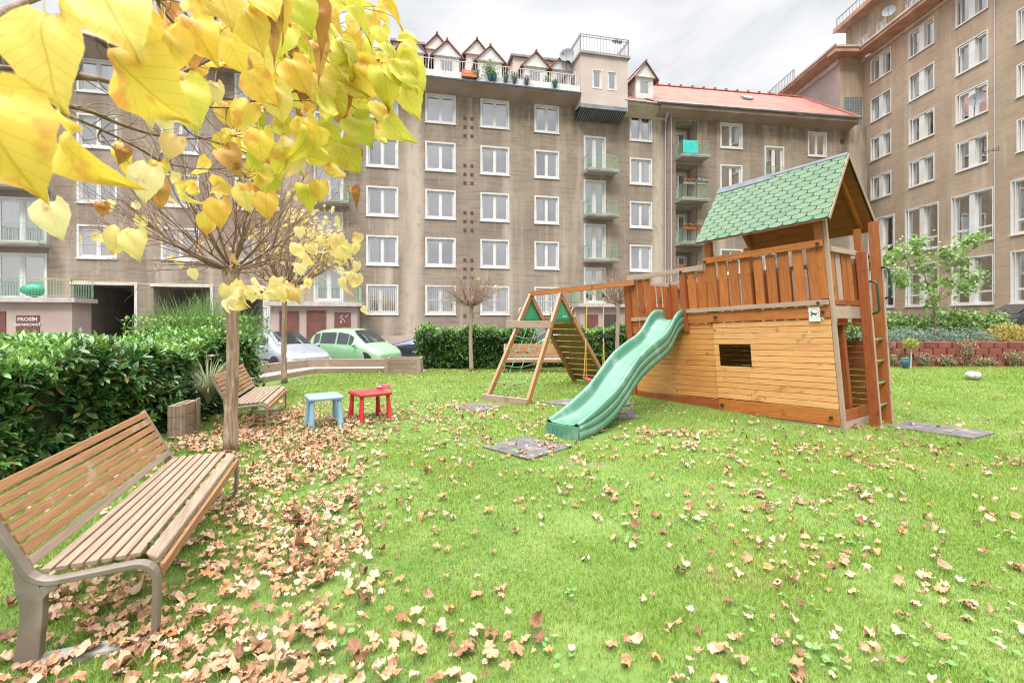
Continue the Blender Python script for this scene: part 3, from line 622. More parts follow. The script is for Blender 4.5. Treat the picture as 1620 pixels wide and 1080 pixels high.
# side wing behind: projects 1.9 m towards the middle building
m = MB(); m.quad((0, 0, -.3), (0, -1.9, -.3), (0, -1.9, 22.6), (0, 0, 22.6)); m.build('stair_bay', FACR, C_)
m = MB(); m.quad((0, -1.9, -.3), (-9.6, -1.9, -.3), (-9.6, -1.9, 22.6), (0, -1.9, 22.6)); m.build('wing_wall', mat('pinkish_plaster', (.46, .37, .33), (.38, .31, .28), scale=.4, rough=.9, third=(.6, .5, .44), tscale=.5), C_)
gb = mat('glass_block', (.16, .19, .18), (.28, .33, .32), scale=6, rough=.15)
for z0, z1, va, vb in ((17.1, 19.4, -1.55, -.12), (13.2, 15.3, -.75, -.1), (10.2, 12, -.75, -.1)):
    m = MB(); m.box(.004, .03, va, vb, z0, z1); o = m.build('stair_window', gb, C_); m = MB(); nx = int((vb-va)/.2)
    for i in range(nx+1): m.box(.031, .05, va+(vb-va)*i/nx-.012, va+(vb-va)*i/nx+.012, z0, z1)
    nz_ = int((z1-z0)/.2)
    for i in range(nz_+1): m.box(.033, .048, va, vb, z0+(z1-z0)*i/nz_-.012, z0+(z1-z0)*i/nz_+.012)
    m.build('mortar_grid', mat('mortar_light', (.42, .44, .42), rough=.8), o)
# cornice following the jog
def cornice(p0, p1, o0, o1):
    pass
m = MB()
m.hexa([(1.0, -1.0, 22.55), (24.2, -1.0, 22.55), (24.2, .0, 22.35), (1.0, .0, 22.35), (1.0, -1.0, 22.85), (24.2, -1.0, 22.85), (24.2, 0, 23.0), (1.0, 0, 23.0)])
m.hexa([(-9.6, -2.9, 22.8), (-.002, -2.9, 22.8), (-.002, -1.9, 22.56), (-9.6, -1.9, 22.56), (-9.6, -2.9, 23.05), (-.002, -2.9, 23.05), (-.002, -1.85, 23.1), (-9.6, -1.85, 23.1)])
m.box(0, .998, -2.9, 0, 22.58, 23.10)
m.build('cornice', SOFFITR, C_)
m = MB(); m.box(-.0, 24.1, -.14, -.002, 22.12, 22.34); m.box(-9.6, -.005, -2.04, -1.902, 22.1, 22.5); m.box(1.0, 24.3, -1.08, -1.002, 22.8, 22.95); m.box(-9.7, 1.1, -2.98, -2.902, 23.0, 23.16); m.box(1.002, 1.08, -2.9, -1.08, 22.9, 23.05)
m.build('cornice_moulding', mat('cornice_edge', (.60, .50, .42), (.45, .36, .3), scale=1.5, rough=.85), C_)
# set-back attic storey
m = MB(); ah = [(cu(Yc)-.5, cu(Yc)+.5, 24.0, 25.9) for Yc in (40.9, 38.9, 36.0, 33.5, 30.5)]
wall_holes(m, -4.8, 24, 22.9, 27.6, ah, v=2.0, depth=.15); m.quad((-4.8, 2, 22.9), (-4.8, 12, 22.9), (-4.8, 12, 27.6), (-4.8, 2, 27.6)); m.build('attic_wall', FACR, C_)
for a, b, c, d in ah: window(C_, (a+b)/2, c, 1.04, 1.9, 'casement', v=2.0, curt='none', depth=.1, surround=.04)
m = MB(); m.box(-5.0, 24, 1.1, 12, 27.6, 27.85); m.box(-5.1, 24, 1.0, 1.1, 27.55, 27.95); m.build('attic_roof', SOFFITR, C_)
m = MB(); railing(m, [(-9.6, -2.6), (-5.0, -2.6)], 23.2, 1.1, gap=.25, t=.03, rail=.04); railing(m, [(-9.6, -2.6), (-9.6, 2)], 23.2, 1.1, gap=.25, t=.03, rail=.04); railing(m, [(-5.0, 1.3), (20, 1.3)], 27.95, .9, gap=.4, t=.03, rail=.05); m.build('roof_railing', GREYM, C_)
m = MB(); m.box(-9.6, 0, -1.9, 10, 22.6, 22.7); m.build('flat_roof', GREYM, C_)
for Yp, px in ((26.9, 0),): m = MB(); m.tube([(cu(27.75), -.04, 22), (cu(27.75), -.04, 3)], .018, 5); m.build('lightning_rod', WHITERAIL, C_)
# dish, air conditioners, antennas
def dish(loc, aim, r_, label, name='satellite_dish'):
    rt = root(name, loc, label, 'satellite dish', 'satellite dishes on the buildings'); aim = Vector(aim).normalized(); q = aim.to_track_quat('Z', 'Y').to_matrix()
    m = MB(); n_ = 20; rings = 5; vs = []
    for j in range(rings+1):
        rr = r_*j/rings; zz = .18*r_*(j/rings)**2*1.2
        for i in range(n_): t = 2*math.pi*i/n_; vs.append(q@Vector((rr*math.cos(t)*.92, rr*math.sin(t), zz)))
    m.add(vs, [(j*n_+i, j*n_+(i+1) % n_, (j+1)*n_+(i+1) % n_, (j+1)*n_+i) for j in range(rings) for i in range(n_)]); m.build('reflector', mat('dish_grey', (.22, .22, .23), rough=.6), rt, smooth=True)
    m = MB(); m.tube([q@Vector((0, -r_*.9, .1)), q@Vector((0, -.1, r_*.9))], .015, 6); m.box(-.04, .04, -.04, .04, -.04, .04); m.v = [tuple(Vector(v)+ (q@Vector((0, -.1, r_*.9)) if i >= len(m.v)-8 else Vector((0, 0, 0)))) for i, v in enumerate(m.v)]; m.build('feed_arm', GREYM, rt)
    m = MB(); m.tube([(0, 0, 0), (0, .12, -.1), (0, .15, -.9)], .025, 6); m.build('mast', GREYM, rt)
dish(tuple(A_.w(UB0-.45, .3, 19.5)), (-.2, -1, .35), .55, 'round grey satellite dish on the roof left of the box room')
dish(P(1545, 158, 28.6*.97)+Vector((-.0, 0, 0)), (-.9, -.6, .35), .42, 'grey satellite dish outside a white-blinded window of the tall tan block')
dish((27.9, 35.1, 24.3), (-.8, -.8, .3), .45, 'grey satellite dish standing on the cornice of the tall tan block')
def aircon(loc, rz, label):
    rt = root('air_conditioner', loc, label, 'air conditioner', 'air conditioners on the tall block', rz=rz)
    m = MB(); m.box(-.42, .42, -.3, 0, 0, .58); m.build('casing', mat('aircon_white', (.72, .71, .69), rough=.5), rt, bevel=.01)
    m = MB()
    for k in range(5): m.lathe([(.06+.045*k, 0), (.06+.045*k+.008, 0), (.06+.045*k+.008, .012), (.06+.045*k, .012)], n=20)
    vs = m.v; m.v = [(x-.12, -.301-z, y+.29) for x, y, z in vs]; m.build('fan_grille', mat('grille_dark', (.1, .1, .1), rough=.5), rt)
    m = MB(); m.box(-.35, -.3, -.3, .0, -.05, -.001); m.box(.3, .35, -.3, 0, -.05, -.001); m.tube([(.2, -.1, 0), (.2, -.05, -.6), (.2, -.02, -2.2)], .02, 6); m.build('bracket', GREYM, rt)
aircon((28.27, 30.7, 5.65), -math.pi/2, 'small air conditioner on the tan wall above the young tree')
aircon((28.2, 39.4, 23.3), -math.pi/2, 'air conditioner perched on the cornice of the tall tan block')
aircon((28.27, 37.2, 6.1), -math.pi/2, 'air conditioner on the tan wall seen under the play tower roof')
# ================================================================== GROUND
ASPH = mat('asphalt', (.16, .155, .15), (.21, .205, .2), scale=1.2, rough=.95, bump=.3, bscale=60)
m = MB(); m.quad((-400, -200, -.3), (400, -200, -.3), (400, 500, -.3), (-400, 500, -.3)); tag(m.build('ground', ASPH), kind='structure')
LAWNPOLY = [(-7.6, -3), (30, -3), (30, 15.7), (8.6, 15.7), (8.6, 16.2), (-2.6, 16.2), (-2.6, 13.6), (-3.5, 13.6), (-3.5, 13.9), (-5.72, 13.75), (-6.0, 12.45), (-6.25, 11.3), (-7.6, 10.3)]
SOILG = mat('lawn_soil_and_moss', (.12, .21, .04), (.20, .27, .07), scale=2.4, rough=.95, bump=.6, bscale=70, lo=.3, hi=.7, third=(.24, .19, .12), tscale=1.1, tlo=.60, thi=.72)
m = MB(); m.prism([(x, y, -.3) for x, y in LAWNPOLY], (0, 0, .3)); tag(m.build('lawn', SOILG), kind='structure')
m = MB(); m.box(8.6, 28.29, 15.95, 37.5, -.3, .78); tag(m.build('garden_bed_soil', mat('bed_soil', (.16, .12, .08), (.12, .14, .06), scale=3, rough=1)), kind='structure')
m = MB(); m.prism([(-6.27, 11.2, -.29), (-6.05, 12.45, -.29), (-5.78, 13.75, -.29), (-3.6, 13.92, -.29), (-3.6, 14.5, -.29), (-6.2, 14.3, -.29), (-6.6, 12.9, -.29), (-6.95, 11.2, -.29)], (0, 0, .405))
tag(m.build('path', CONC), kind='structure')
rs = np.random.RandomState(7)
from mathutils import noise as mnoise
def in_poly(x, y, poly):
    c = np.zeros(len(x), bool); n = len(poly); j = n-1
    for i in range(n):
        xi, yi = poly[i]; xj, yj = poly[j]
        k = ((yi > y) != (yj > y)) & (x < (xj-xi)*(y-yi)/(yj-yi+1e-12)+xi); c ^= k; j = i
    return c
MATS_POLY = [[G(762, 708), G(830, 692), G(908, 708), G(836, 729)], [G(712, 645), G(752, 638), G(800, 643), G(758, 653)], [G(856, 637), G(930, 629), G(1012, 640), G(940, 650)],
             [G(948, 652), G(1000, 648), G(1012, 662), G(962, 666)], [G(1404, 676), G(1438, 667), G(1577, 686), G(1540, 696)]]
NOGRASS = [[(p.x, p.y) for p in q] for q in MATS_POLY]
TOWERFOOT = [(4.6, 6.75), (5.6, 7.45), (3.6, 10.5), (2.5, 9.9)]
GRASSM = mat('grass_blade', (.32, .44, .075), (.20, .35, .045), scale=1.3, rough=.75, rand=('isl', [(.13, .31, .03), (.26, .44, .055), (.42, .53, .13), (.16, .33, .035), (.58, .53, .26), (.30, .46, .07), (.48, .55, .20)]), rmix=.6, trans=.25, spec=.15, third=(.50, .50, .16), tscale=.8, tlo=.48, thi=.66)
def grass(zones):
    Vs, Fs, off = [], [], 0
    for (y0, y1, dens, w, h, lod) in zones:
        xa, xb = -6.0, 1.65*y1+1.8; n = int((xb-xa)*(y1-y0)*dens)
        y = rs.uniform(y0, y1, n); x = rs.uniform(xa, xb, n); k = (np.abs(x) < 1.65*y+1.8) & (x > -5.6) & in_poly(x, y, LAWNPOLY)
        for q in NOGRASS+[TOWERFOOT]: k &= ~in_poly(x, y, q)
        pn = .5+.5*np.sin(x*1.7+np.sin(y*1.3)*2)*np.cos(y*1.9+x*.6); k &= rs.rand(n) < (.62+.38*pn)
        # worn strip beside the benches
        worn = np.exp(-(((x+1.25+.27*(y-3))/.55)**2)) * (y < 9); k &= rs.rand(n) > worn*.8; soil2 = np.sin(x*2.9+y*1.7)*np.sin(y*2.3-x*.8) > .80; k &= ~(soil2 & (rs.rand(n) < .5))
        x, y = x[k], y[k]; n = len(x); a = rs.uniform(0, 2*np.pi, n); ln = rs.uniform(0, 2*np.pi, n); lean = rs.uniform(.1, .9, n)
        pn = .5+.5*np.sin(x*1.7+np.sin(y*1.3)*2)*np.cos(y*1.9+x*.6)
        tuft = (np.sin(x*5.1+1.3*np.sin(y*3.7))*np.sin(y*4.3+x*1.1) > .72)
        hh = h*rs.uniform(.55, 1.25, n)*(.75+.5*pn)*np.where(tuft, 1.5, 1); ww = w*rs.uniform(.7, 1.3, n)
        dx, dy = np.cos(a)*ww/2, np.sin(a)*ww/2; lx, ly = np.cos(ln)*lean*hh, np.sin(ln)*lean*hh
        z0 = np.full(n, -.004)
        b0 = np.stack([x-dx, y-dy, z0], 1); b1 = np.stack([x+dx, y+dy, z0], 1)
        tip = np.stack([x+lx, y+ly, hh*(1-.35*lean)], 1)
        if lod:
            m0 = np.stack([x-dx*.8+lx*.35, y-dy*.8+ly*.35, hh*.55], 1); m1 = np.stack([x+dx*.8+lx*.35, y+dy*.8+ly*.35, hh*.55], 1)
            V = np.stack([b0, b1, m1, m0, tip], 1).reshape(-1, 3); T = np.array([[0, 1, 2], [0, 2, 3], [3, 2, 4]])
            Fc = (T[None]+(np.arange(n)*5)[:, None, None]).reshape(-1, 3)+off
        else:
            V = np.stack([b0, b1, tip], 1).reshape(-1, 3); Fc = np.arange(n*3).reshape(-1, 3)+off
        Vs.append(V); Fs.append(Fc); off += len(V)
    return np.concatenate(Vs), np.concatenate(Fs)
V, Fc = grass([(1.2, 3.4, 12000, .0036, .031, 1), (3.4, 6, 5200, .0052, .035, 1), (6, 10, 2000, .010, .045, 0), (10, 16, 900, .018, .05, 0)])
tag(np_mesh('grass', V, Fc, GRASSM), 'short bright green lawn grass growing over the courtyard', 'grass', kind='stuff')
# ================================================================== LEAF TEMPLATES
LV = np.array([(0, 0, 0), (-.17, .32, .035), (0, .30, 0), (.17, .32, .035), (-.15, .68, .02), (0, .66, -.03), (.15, .68, .02), (0, 1, -.12)], float)
LF = np.array([(0, 2, 1), (0, 3, 2), (1, 2, 5), (1, 5, 4), (2, 3, 6), (2, 6, 5), (4, 5, 7), (5, 6, 7)])
SV = np.array([(0, 0, 0), (-.3, .5, .05), (.3, .5, .05), (0, 1, -.1)], float); SF = np.array([(0, 2, 1), (1, 2, 3)])
def dirs(n, up=.3, outw=None, rs_=rs):
    d = rs_.normal(size=(n, 3)); d[:, 2] += up
    if outw is not None: d += outw
    return d/np.linalg.norm(d, axis=1, keepdims=True)
def leaf_frames(d, size, rs_=rs):
    """y axis along d (leaf direction), normal mostly upwards"""
    n = len(d); up = np.array([[0, 0, 1.]])+rs_.normal(size=(n, 3))*.35
    x = np.cross(d, up); x /= np.linalg.norm(x, axis=1, keepdims=True)+1e-9; z = np.cross(x, d)
    return np.stack([x, d, z], 2)*np.asarray(size).reshape(-1, 1, 1)
def shoots(C, D, nl, size, spread=.75, stem=.10):
    """leaf rosettes along short stems: C bases (N,3), D directions (N,3)"""
    N_ = len(C); T = []; Rm = []
    for k in range(nl):
        f = k/(nl-1); side = rs.normal(size=(N_, 3)); side -= D*np.sum(side*D, 1)[:, None]; side /= np.linalg.norm(side, axis=1, keepdims=True)
        d = D*(.25+.9*f)+side*spread; d /= np.linalg.norm(d, axis=1, keepdims=True)
        T.append(C+D*(stem*f)[..., None] if False else C+D*stem*f); Rm.append(leaf_frames(d, size*rs.uniform(.7, 1.15, N_)*(1-.25*f)))
    return np.concatenate(Rm), np.concatenate(T)
LAUREL = leaf_mat('laurel_leaf', [(.055, .14, .05), (.09, .21, .065), (.15, .29, .085), (.06, .16, .06), (.22, .39, .11), (.07, .16, .06), (.34, .26, .10)], trans=.12, rough=.2, veins=.25, spots=(.3, .2, .05), spot_lo=.80, spec=.6)
LAURELT = leaf_mat('laurel_leaf_young', [(.18, .35, .07), (.25, .44, .10), (.33, .52, .14), (.13, .29, .07)], trans=.22, rough=.3, veins=.25, spots=(.3, .2, .05), spot_lo=.82, spec=.6)
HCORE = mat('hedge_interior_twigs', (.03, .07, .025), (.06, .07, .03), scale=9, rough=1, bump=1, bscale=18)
def hedge(name, loc, x0, x1, y0, y1, zf, nsh, size, label, dense_front=True, nl=8):
    rt = root(name, loc, label, 'hedge'); ox, oy, oz = loc
    # surface samples: front (-y or +x side chosen by caller through 'faces')
    def top(x, y): return zf(x, y)
    area_t = (x1-x0)*(y1-y0); hmean = 1.2; per = [('t', area_t), ('x1', (y1-y0)*hmean), ('x0', (y1-y0)*hmean*.5), ('y0', (x1-x0)*hmean), ('y1', (x1-x0)*hmean*.4)]
    tot = sum(p[1] for p in per); C = []; O = []; lum = []
    for k, a in per:
        n = int(nsh*a/tot); x = rs.uniform(x0, x1, n); y = rs.uniform(y0, y1, n); z = np.zeros(n); o = np.zeros((n, 3))
        if k == 't': z = np.array([top(a_, b_) for a_, b_ in zip(x, y)])-.08+rs.normal(size=n)*.05; o[:, 2] = 1.6
        else:
            t = rs.uniform(.03, 1, n)
            if k == 'x1': x = np.full(n, x1)+rs.normal(size=n)*.06; o[:, 0] = 1.3
            if k == 'x0': x = np.full(n, x0); o[:, 0] = -1.3
            if k == 'y0': y = np.full(n, y0)+rs.normal(size=n)*.06; o[:, 1] = -1.3
            if k == 'y1': y = np.full(n, y1); o[:, 1] = 1.3
            z = t*np.array([top(a_, b_) for a_, b_ in zip(x, y)])
            bulge = .09*np.sin(x*3+z*4+y*2.2)+.07*np.sin(y*5.1-z*3+x*4)
            if k == 'x1': x = x+bulge-.08
            if k == 'y0': y = y+bulge+.08
            o[:, 2] = .75
        C.append(np.stack([x, y, z], 1)); O.append(o); lum.append(np.full(n, k == 't'))
    C = np.concatenate(C)-np.array([loc]); O = np.concatenate(O); lum = np.concatenate(lum)
    D = rs.normal(size=C.shape)*.55+O; D /= np.linalg.norm(D, axis=1, keepdims=True)
    young = lum & (rs.rand(len(C)) < .8) | (rs.rand(len(C)) < .10)
    for sel, mm, nm in ((~young, LAUREL, 'foliage'), (young, LAURELT, 'young_shoots')):
        Rm, T = shoots(C[sel], D[sel], nl, size); Vv, Ff, lc = batch(LV, LF, Rm, T, LV); np_mesh(nm, Vv, Ff, mm, rt, smooth=True, leafco=lc)
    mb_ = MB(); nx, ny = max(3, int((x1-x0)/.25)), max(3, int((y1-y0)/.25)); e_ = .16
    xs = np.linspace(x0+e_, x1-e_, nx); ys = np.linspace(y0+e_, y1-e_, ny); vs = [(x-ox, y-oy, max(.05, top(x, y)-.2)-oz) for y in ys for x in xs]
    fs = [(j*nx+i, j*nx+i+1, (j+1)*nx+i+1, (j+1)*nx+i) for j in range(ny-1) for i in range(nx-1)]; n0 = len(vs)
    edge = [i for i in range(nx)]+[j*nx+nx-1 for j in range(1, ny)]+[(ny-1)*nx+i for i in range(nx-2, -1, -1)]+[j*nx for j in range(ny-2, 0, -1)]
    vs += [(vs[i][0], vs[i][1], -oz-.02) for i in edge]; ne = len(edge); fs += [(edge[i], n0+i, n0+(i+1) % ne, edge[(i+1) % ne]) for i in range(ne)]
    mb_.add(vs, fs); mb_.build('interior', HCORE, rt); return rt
def zleft(x, y): return 1.08+.09*math.sin(y*2.3+x)+.05*math.sin(y*5.3+x*3.1)+(.02*(y-5))
hedge('laurel_hedge', (-6.0, 4.8, 0), -7.1, -4.85, .6, 8.95, zleft, 6600, .15, 'big glossy cherry laurel hedge along the left edge behind the nearest bench')
def zmid(x, y):
    h = 1.18+.06*math.sin(x*4.1)+.05*math.sin(x*9+1)
    return h
hedge('laurel_hedge', (-1.2, 15.2, 0), -2.95, .55, 14.75, 16.0, zmid, 3300, .115, 'clipped dark laurel hedge behind the third bare tree, left of the climbing net', nl=7)
hedge('laurel_hedge', (3.9, 15.2, 0), 1.75, 7.2, 14.9, 16.0, zmid, 3600, .115, 'dark laurel hedge behind the swing and the play tower', nl=7)
hedge('laurel_hedge', (1.15, 15.4, 0), .6, 1.7, 15.2, 16.0, lambda x, y: .72+.05*math.sin(x*7), 500, .115, 'low dip of laurel hedge behind the far bench', nl=7)
# broom bush: many thin upright green stems
rt = root('broom_shrub', (-6.15, 9.35, 0), 'spiky bright green broom shrub rising above the laurel hedge', 'shrub')
m = MB(); rb = random.Random(3)
for i in range(520):
    a = rb.uniform(0, 2*math.pi); rr = rb.uniform(0, .9); bx, by = rr*math.cos(a)*1.35, rr*math.sin(a)*.8; le = rb.uniform(.7, 1.25); t = rb.uniform(.1, .55); h = rb.uniform(1.35, 2.12)-rr*.35
    p0 = Vector((bx*.5, by*.5, .3)); p2 = Vector((bx+math.cos(a)*t*.6, by+math.sin(a)*t*.5, h)); p1 = p0.lerp(p2, .5)+Vector((-math.cos(a)*.08, -math.sin(a)*.08, .12))
    m.tube([p0, p1, p2], [.006, .005, .002], 3, cap=False)
    for k in range(3):
        q = p1.lerp(p2, rb.uniform(.1, .9)); m.tube([q, q+Vector((rb.uniform(-.12, .12), rb.uniform(-.12, .12), rb.uniform(.15, .32)))], [.004, .0015], 3, cap=False)
m.build('stems', mat('broom_stem', (.16, .30, .07), (.26, .40, .12), scale=2, rough=.7, trans=.1), rt)
C = np.clip(rs.normal(size=(3800, 3)), -1.35, 1.35)*np.array([.75, .45, .36])+np.array([0, 0, 1.08]); d = dirs(3800, .9); Vv, Ff, lc = batch(SV, SF, leaf_frames(d, rs.uniform(.05, .09, 3800)), C, SV); Vv[:, 0] *= 1
np_mesh('foliage', Vv, Ff, leaf_mat('broom_leaf', [(.12, .25, .05), (.2, .36, .08), (.3, .42, .1)], trans=.2, veins=0, spot_lo=.9), rt, leafco=lc)
# ornamental grass arching over the little timber box
def grass_clump(loc, n, L_, label, cols, name='ornamental_grass'):
    rt = root(name, loc, label, 'grass clump'); m = MB()
    for i in range(n):
        a = rb.uniform(0, 2*math.pi); l_ = L_*rb.uniform(.6, 1.1); o = rb.uniform(.35, .95); d_ = Vector((math.cos(a), math.sin(a), 0)); s_ = Vector((-d_.y, d_.x, 0)); w_ = .006; vs = []
        for k in range(6):
            f = k/5; p = d_*(l_*o*f*(.5+.5*f))+Vector((0, 0, l_*(f*1.25-.95*o*f*f)))+Vector((0, 0, .02)); ww = w_*(1-f*.85); vs += [p-s_*ww, p+s_*ww]
        m.add(vs, [(2*k, 2*k+1, 2*k+3, 2*k+2) for k in range(5)])
    m.build('blades', mat('sedge_blade', *cols, scale=3, rough=.7, trans=.2), rt)
grass_clump((-4.55, 7.1, .25), 320, .85, 'pale striped grass clump arching over the small timber box', ((.46, .48, .30), (.30, .36, .18)))
# ================================================================== TREES
BARK = mat('grey_brown_bark', (.50, .36, .26), (.32, .22, .15), scale=7, stretch=(.35, 3, 1), coord='g', rough=.95, bump=1.0, bscale=22, lo=.42, hi=.6, third=(.62, .52, .40), tscale=5)
BARKP = mat('pale_bark', (.46, .37, .29), (.36, .28, .21), scale=7, stretch=(.35, 3, 1), coord='g', rough=.95, bump=.6, bscale=20)
TWIG = mat('twig_bark', (.26, .165, .12), (.36, .25, .18), scale=6, rough=.85)
TWIGP = mat('pale_twig_bark', (.42, .31, .25), (.34, .24, .18), scale=6, rough=.85)
def bend(p, d, ln, n, curve, rng, jit):
    pts = [Vector(p)]; d = Vector(d).normalized()
    for i in range(n):
        d = (d+Vector(curve)*(1/n)+Vector((rng.gauss(0, jit), rng.gauss(0, jit), rng.gauss(0, jit)))).normalized(); pts.append(pts[-1]+d*ln/n)
    return pts
def globe_tree(name, base, head, rad, crown, npr, label, trunk_m, twig_m, seed, nsec=5, ntw=3, thick=.022, lean=(0, 0)):
    rng = random.Random(seed); rt = root(name, base, label, 'tree', 'trees with pruned globe heads'); m = MB(); n = 14; pts = []; rr = []
    for i in range(n+1):
        f = i/n; pts.append((lean[0]*f+.012*math.sin(f*7+seed), lean[1]*f, head*f)); k = 1.12-.25*f+(.28*math.exp(-f*14)) + (.0 if f < .9 else .55*(f-.9)/.1); rr.append(rad*k*(1+.04*math.sin(i*2.1+seed)))
    m.tube(pts, rr, 14); m.sphere((lean[0], lean[1], head+.01), rad*1.5, 12, 8, (1, 1, .8)); m.build('trunk', trunk_m, rt, smooth=True)
    b = MB(); H = Vector((lean[0], lean[1], head)); tips = []
    for i in range(npr):
        a = 2*math.pi*(i*.618)+rng.uniform(-.2, .2); el = rng.choice([rng.uniform(.05, .6), rng.uniform(.3, 1.2)]); d = Vector((math.cos(a)*math.cos(el), math.sin(a)*math.cos(el), math.sin(el))); ln = crown*rng.uniform(.75, 1.12)
        pts = bend(H+d*rad, d, ln, 7, (0, 0, rng.uniform(.1, .7)), rng, .07); th = thick*rng.uniform(.6, 1.1); b.tube(pts, [th*(1-.85*k/7) for k in range(8)], 5, cap=False); tips.append(pts[-1])
        for s_ in range(nsec):
            k = rng.randint(1, 6); f = rng.random(); p = pts[k].lerp(pts[k+1], f); dd = (pts[k+1]-pts[k]).normalized()+Vector((rng.gauss(0, .5), rng.gauss(0, .5), rng.gauss(.15, .4)))
            l2 = ln*(1-(k+f)/8)*rng.uniform(.5, 1.0)+.12*crown; q = bend(p, dd, l2, 5, (0, 0, rng.uniform(0, .5)), rng, .1); t2 = th*(1-.8*(k+f)/7)*.6+.0012; b.tube(q, [max(.0012, t2*(1-.8*j/5)) for j in range(6)], 4, cap=False); tips.append(q[-1])
            for t_ in range(ntw):
                kk = rng.randint(1, 4); p3 = q[kk].lerp(q[kk+1], rng.random()); d3 = (q[kk+1]-q[kk]).normalized()+Vector((rng.gauss(0, .6), rng.gauss(0, .6), rng.gauss(.1, .5))); w = bend(p3, d3, l2*rng.uniform(.25, .6), 3, (0, 0, .2), rng, .12); b.tube(w, [.0022*thick/.02, .0018*thick/.02, .0014*thick/.02, .001*thick/.02], 3, cap=False); tips.append(w[-1])
    b.build('branches', twig_m, rt, smooth=True); return rt, tips
YELS = [(.84, .60, .07), (.86, .70, .14), (.84, .66, .10), (.88, .70, .16), (.86, .74, .22), (.80, .54, .09), (.88, .72, .16)]
YLEAF = leaf_mat('yellow_leaf', YELS, trans=.38, rough=.5, veins=.55, spots=(.66, .34, .06), spot_lo=.56)
PYLEAF = leaf_mat('pale_yellow_leaf', [(.86, .76, .32), (.82, .66, .25), (.88, .82, .45), (.75, .5, .15)], trans=.38, rough=.55, veins=.25, spots=(.55, .27, .08), spot_lo=.62)
# heart shaped leaf template in local x (width), y (length), z
def heart(nx=9, ny=13, curl=.12, fold=.15):
    vs = []; lc = []
    for j in range(ny):
        t = j/(ny-1); w = .45*math.sin(math.pi*min(1, (t+.06)**.74))**.72*(1+.04*math.sin(t*31)) if t < .98 else .0
        w = max(w, .0)
        for i in range(nx):
            s_ = -1+2*i/(nx-1); x = s_*w; y = t-.07*abs(s_)**2*(1-t)*1.6*(1 if t < .35 else .3); z = -curl*(t-.3)**2*2.2+fold*abs(x)+.035*math.sin(9*t+5*s_)+curl*.12*math.sin(5*s_+t*4)
            vs.append((x, y, z)); lc.append((x, t, 0))
    fs = [(j*nx+i, j*nx+i+1, (j+1)*nx+i+1, (j+1)*nx+i) for j in range(ny-1) for i in range(nx-1)]
    return np.array(vs, float), np.array(fs), np.array(lc, float)
HEARTS = [heart(curl=.2, fold=.15), heart(curl=.6, fold=.5), heart(curl=-.45, fold=.35), heart(curl=.4, fold=-.3), heart(curl=1.1, fold=.9)]
HSMALL = heart(3, 4, .3, .25)
t1, tp1 = globe_tree('bare_tree', (-3.28, 5.55, 0), 2.12, .067, 1.5, 34, 'nearest bare globe-headed tree with a tan trunk between the two left benches', BARK, TWIG, 4, nsec=8, ntw=5, thick=.017)
t2, tp2 = globe_tree('yellowing_tree', (-5.55, 11.55, 0), 2.25, .062, 1.65, 40, 'globe-headed tree with thin yellow leaves behind the second bench', BARK, TWIG, 9, nsec=6, ntw=4, thick=.022)
t3, tp3 = globe_tree('bare_tree', (-1.23, 14.2, 0), 1.95, .055, .92, 46, 'small bare tree with pale twigs standing alone before the clipped hedge', BARKP, TWIGP, 14, nsec=6, ntw=3, thick=.020)
t4, tp4 = globe_tree('bare_tree', (3.23, 14.5, 0), 2.0, .06, .95, 44, 'small bare tree with pale twigs right behind the swing', BARKP, TWIGP, 21, nsec=6, ntw=3, thick=.020)
def hang_leaves(parent, tips, n, size, mm, keep=None, name='foliage', seed=1):
    r_ = np.random.RandomState(seed); T = np.array([tuple(t) for t in tips]);
    if keep is not None: T = T[[bool(keep(*t)) for t in T]]
    T = T[r_.randint(0, len(T), n)]+r_.normal(size=(n, 3))*.06; d = r_.normal(size=(n, 3))*.6; d[:, 2] -= 1.1; d /= np.linalg.norm(d, axis=1, keepdims=True)
    x = r_.normal(size=(n, 3)); x -= d*np.sum(x*d, 1)[:, None]; x /= np.linalg.norm(x, axis=1, keepdims=True); z = np.cross(x, d)
    Rm = np.stack([x, d, z], 2)*(size*r_.uniform(.6, 1.2, n)).reshape(-1, 1, 1); Vv, Ff, lc = batch(HSMALL[0], HSMALL[1], Rm, T, HSMALL[2]); np_mesh(name, Vv, Ff, mm, parent, leafco=lc)
hang_leaves(t2, tp2, 470, .12, PYLEAF, keep=lambda x, y, z: x > .25, seed=2)
hang_leaves(t2, tp2, 90, .12, YLEAF, seed=3, name='yellow_foliage')
hang_leaves(t1, tp1, 26, .12, PYLEAF, keep=lambda x, y, z: z < 2.9, seed=4)
hang_leaves(t3, tp3, 8, .1, PYLEAF, seed=5); hang_leaves(t4, tp4, 6, .1, PYLEAF, seed=6)
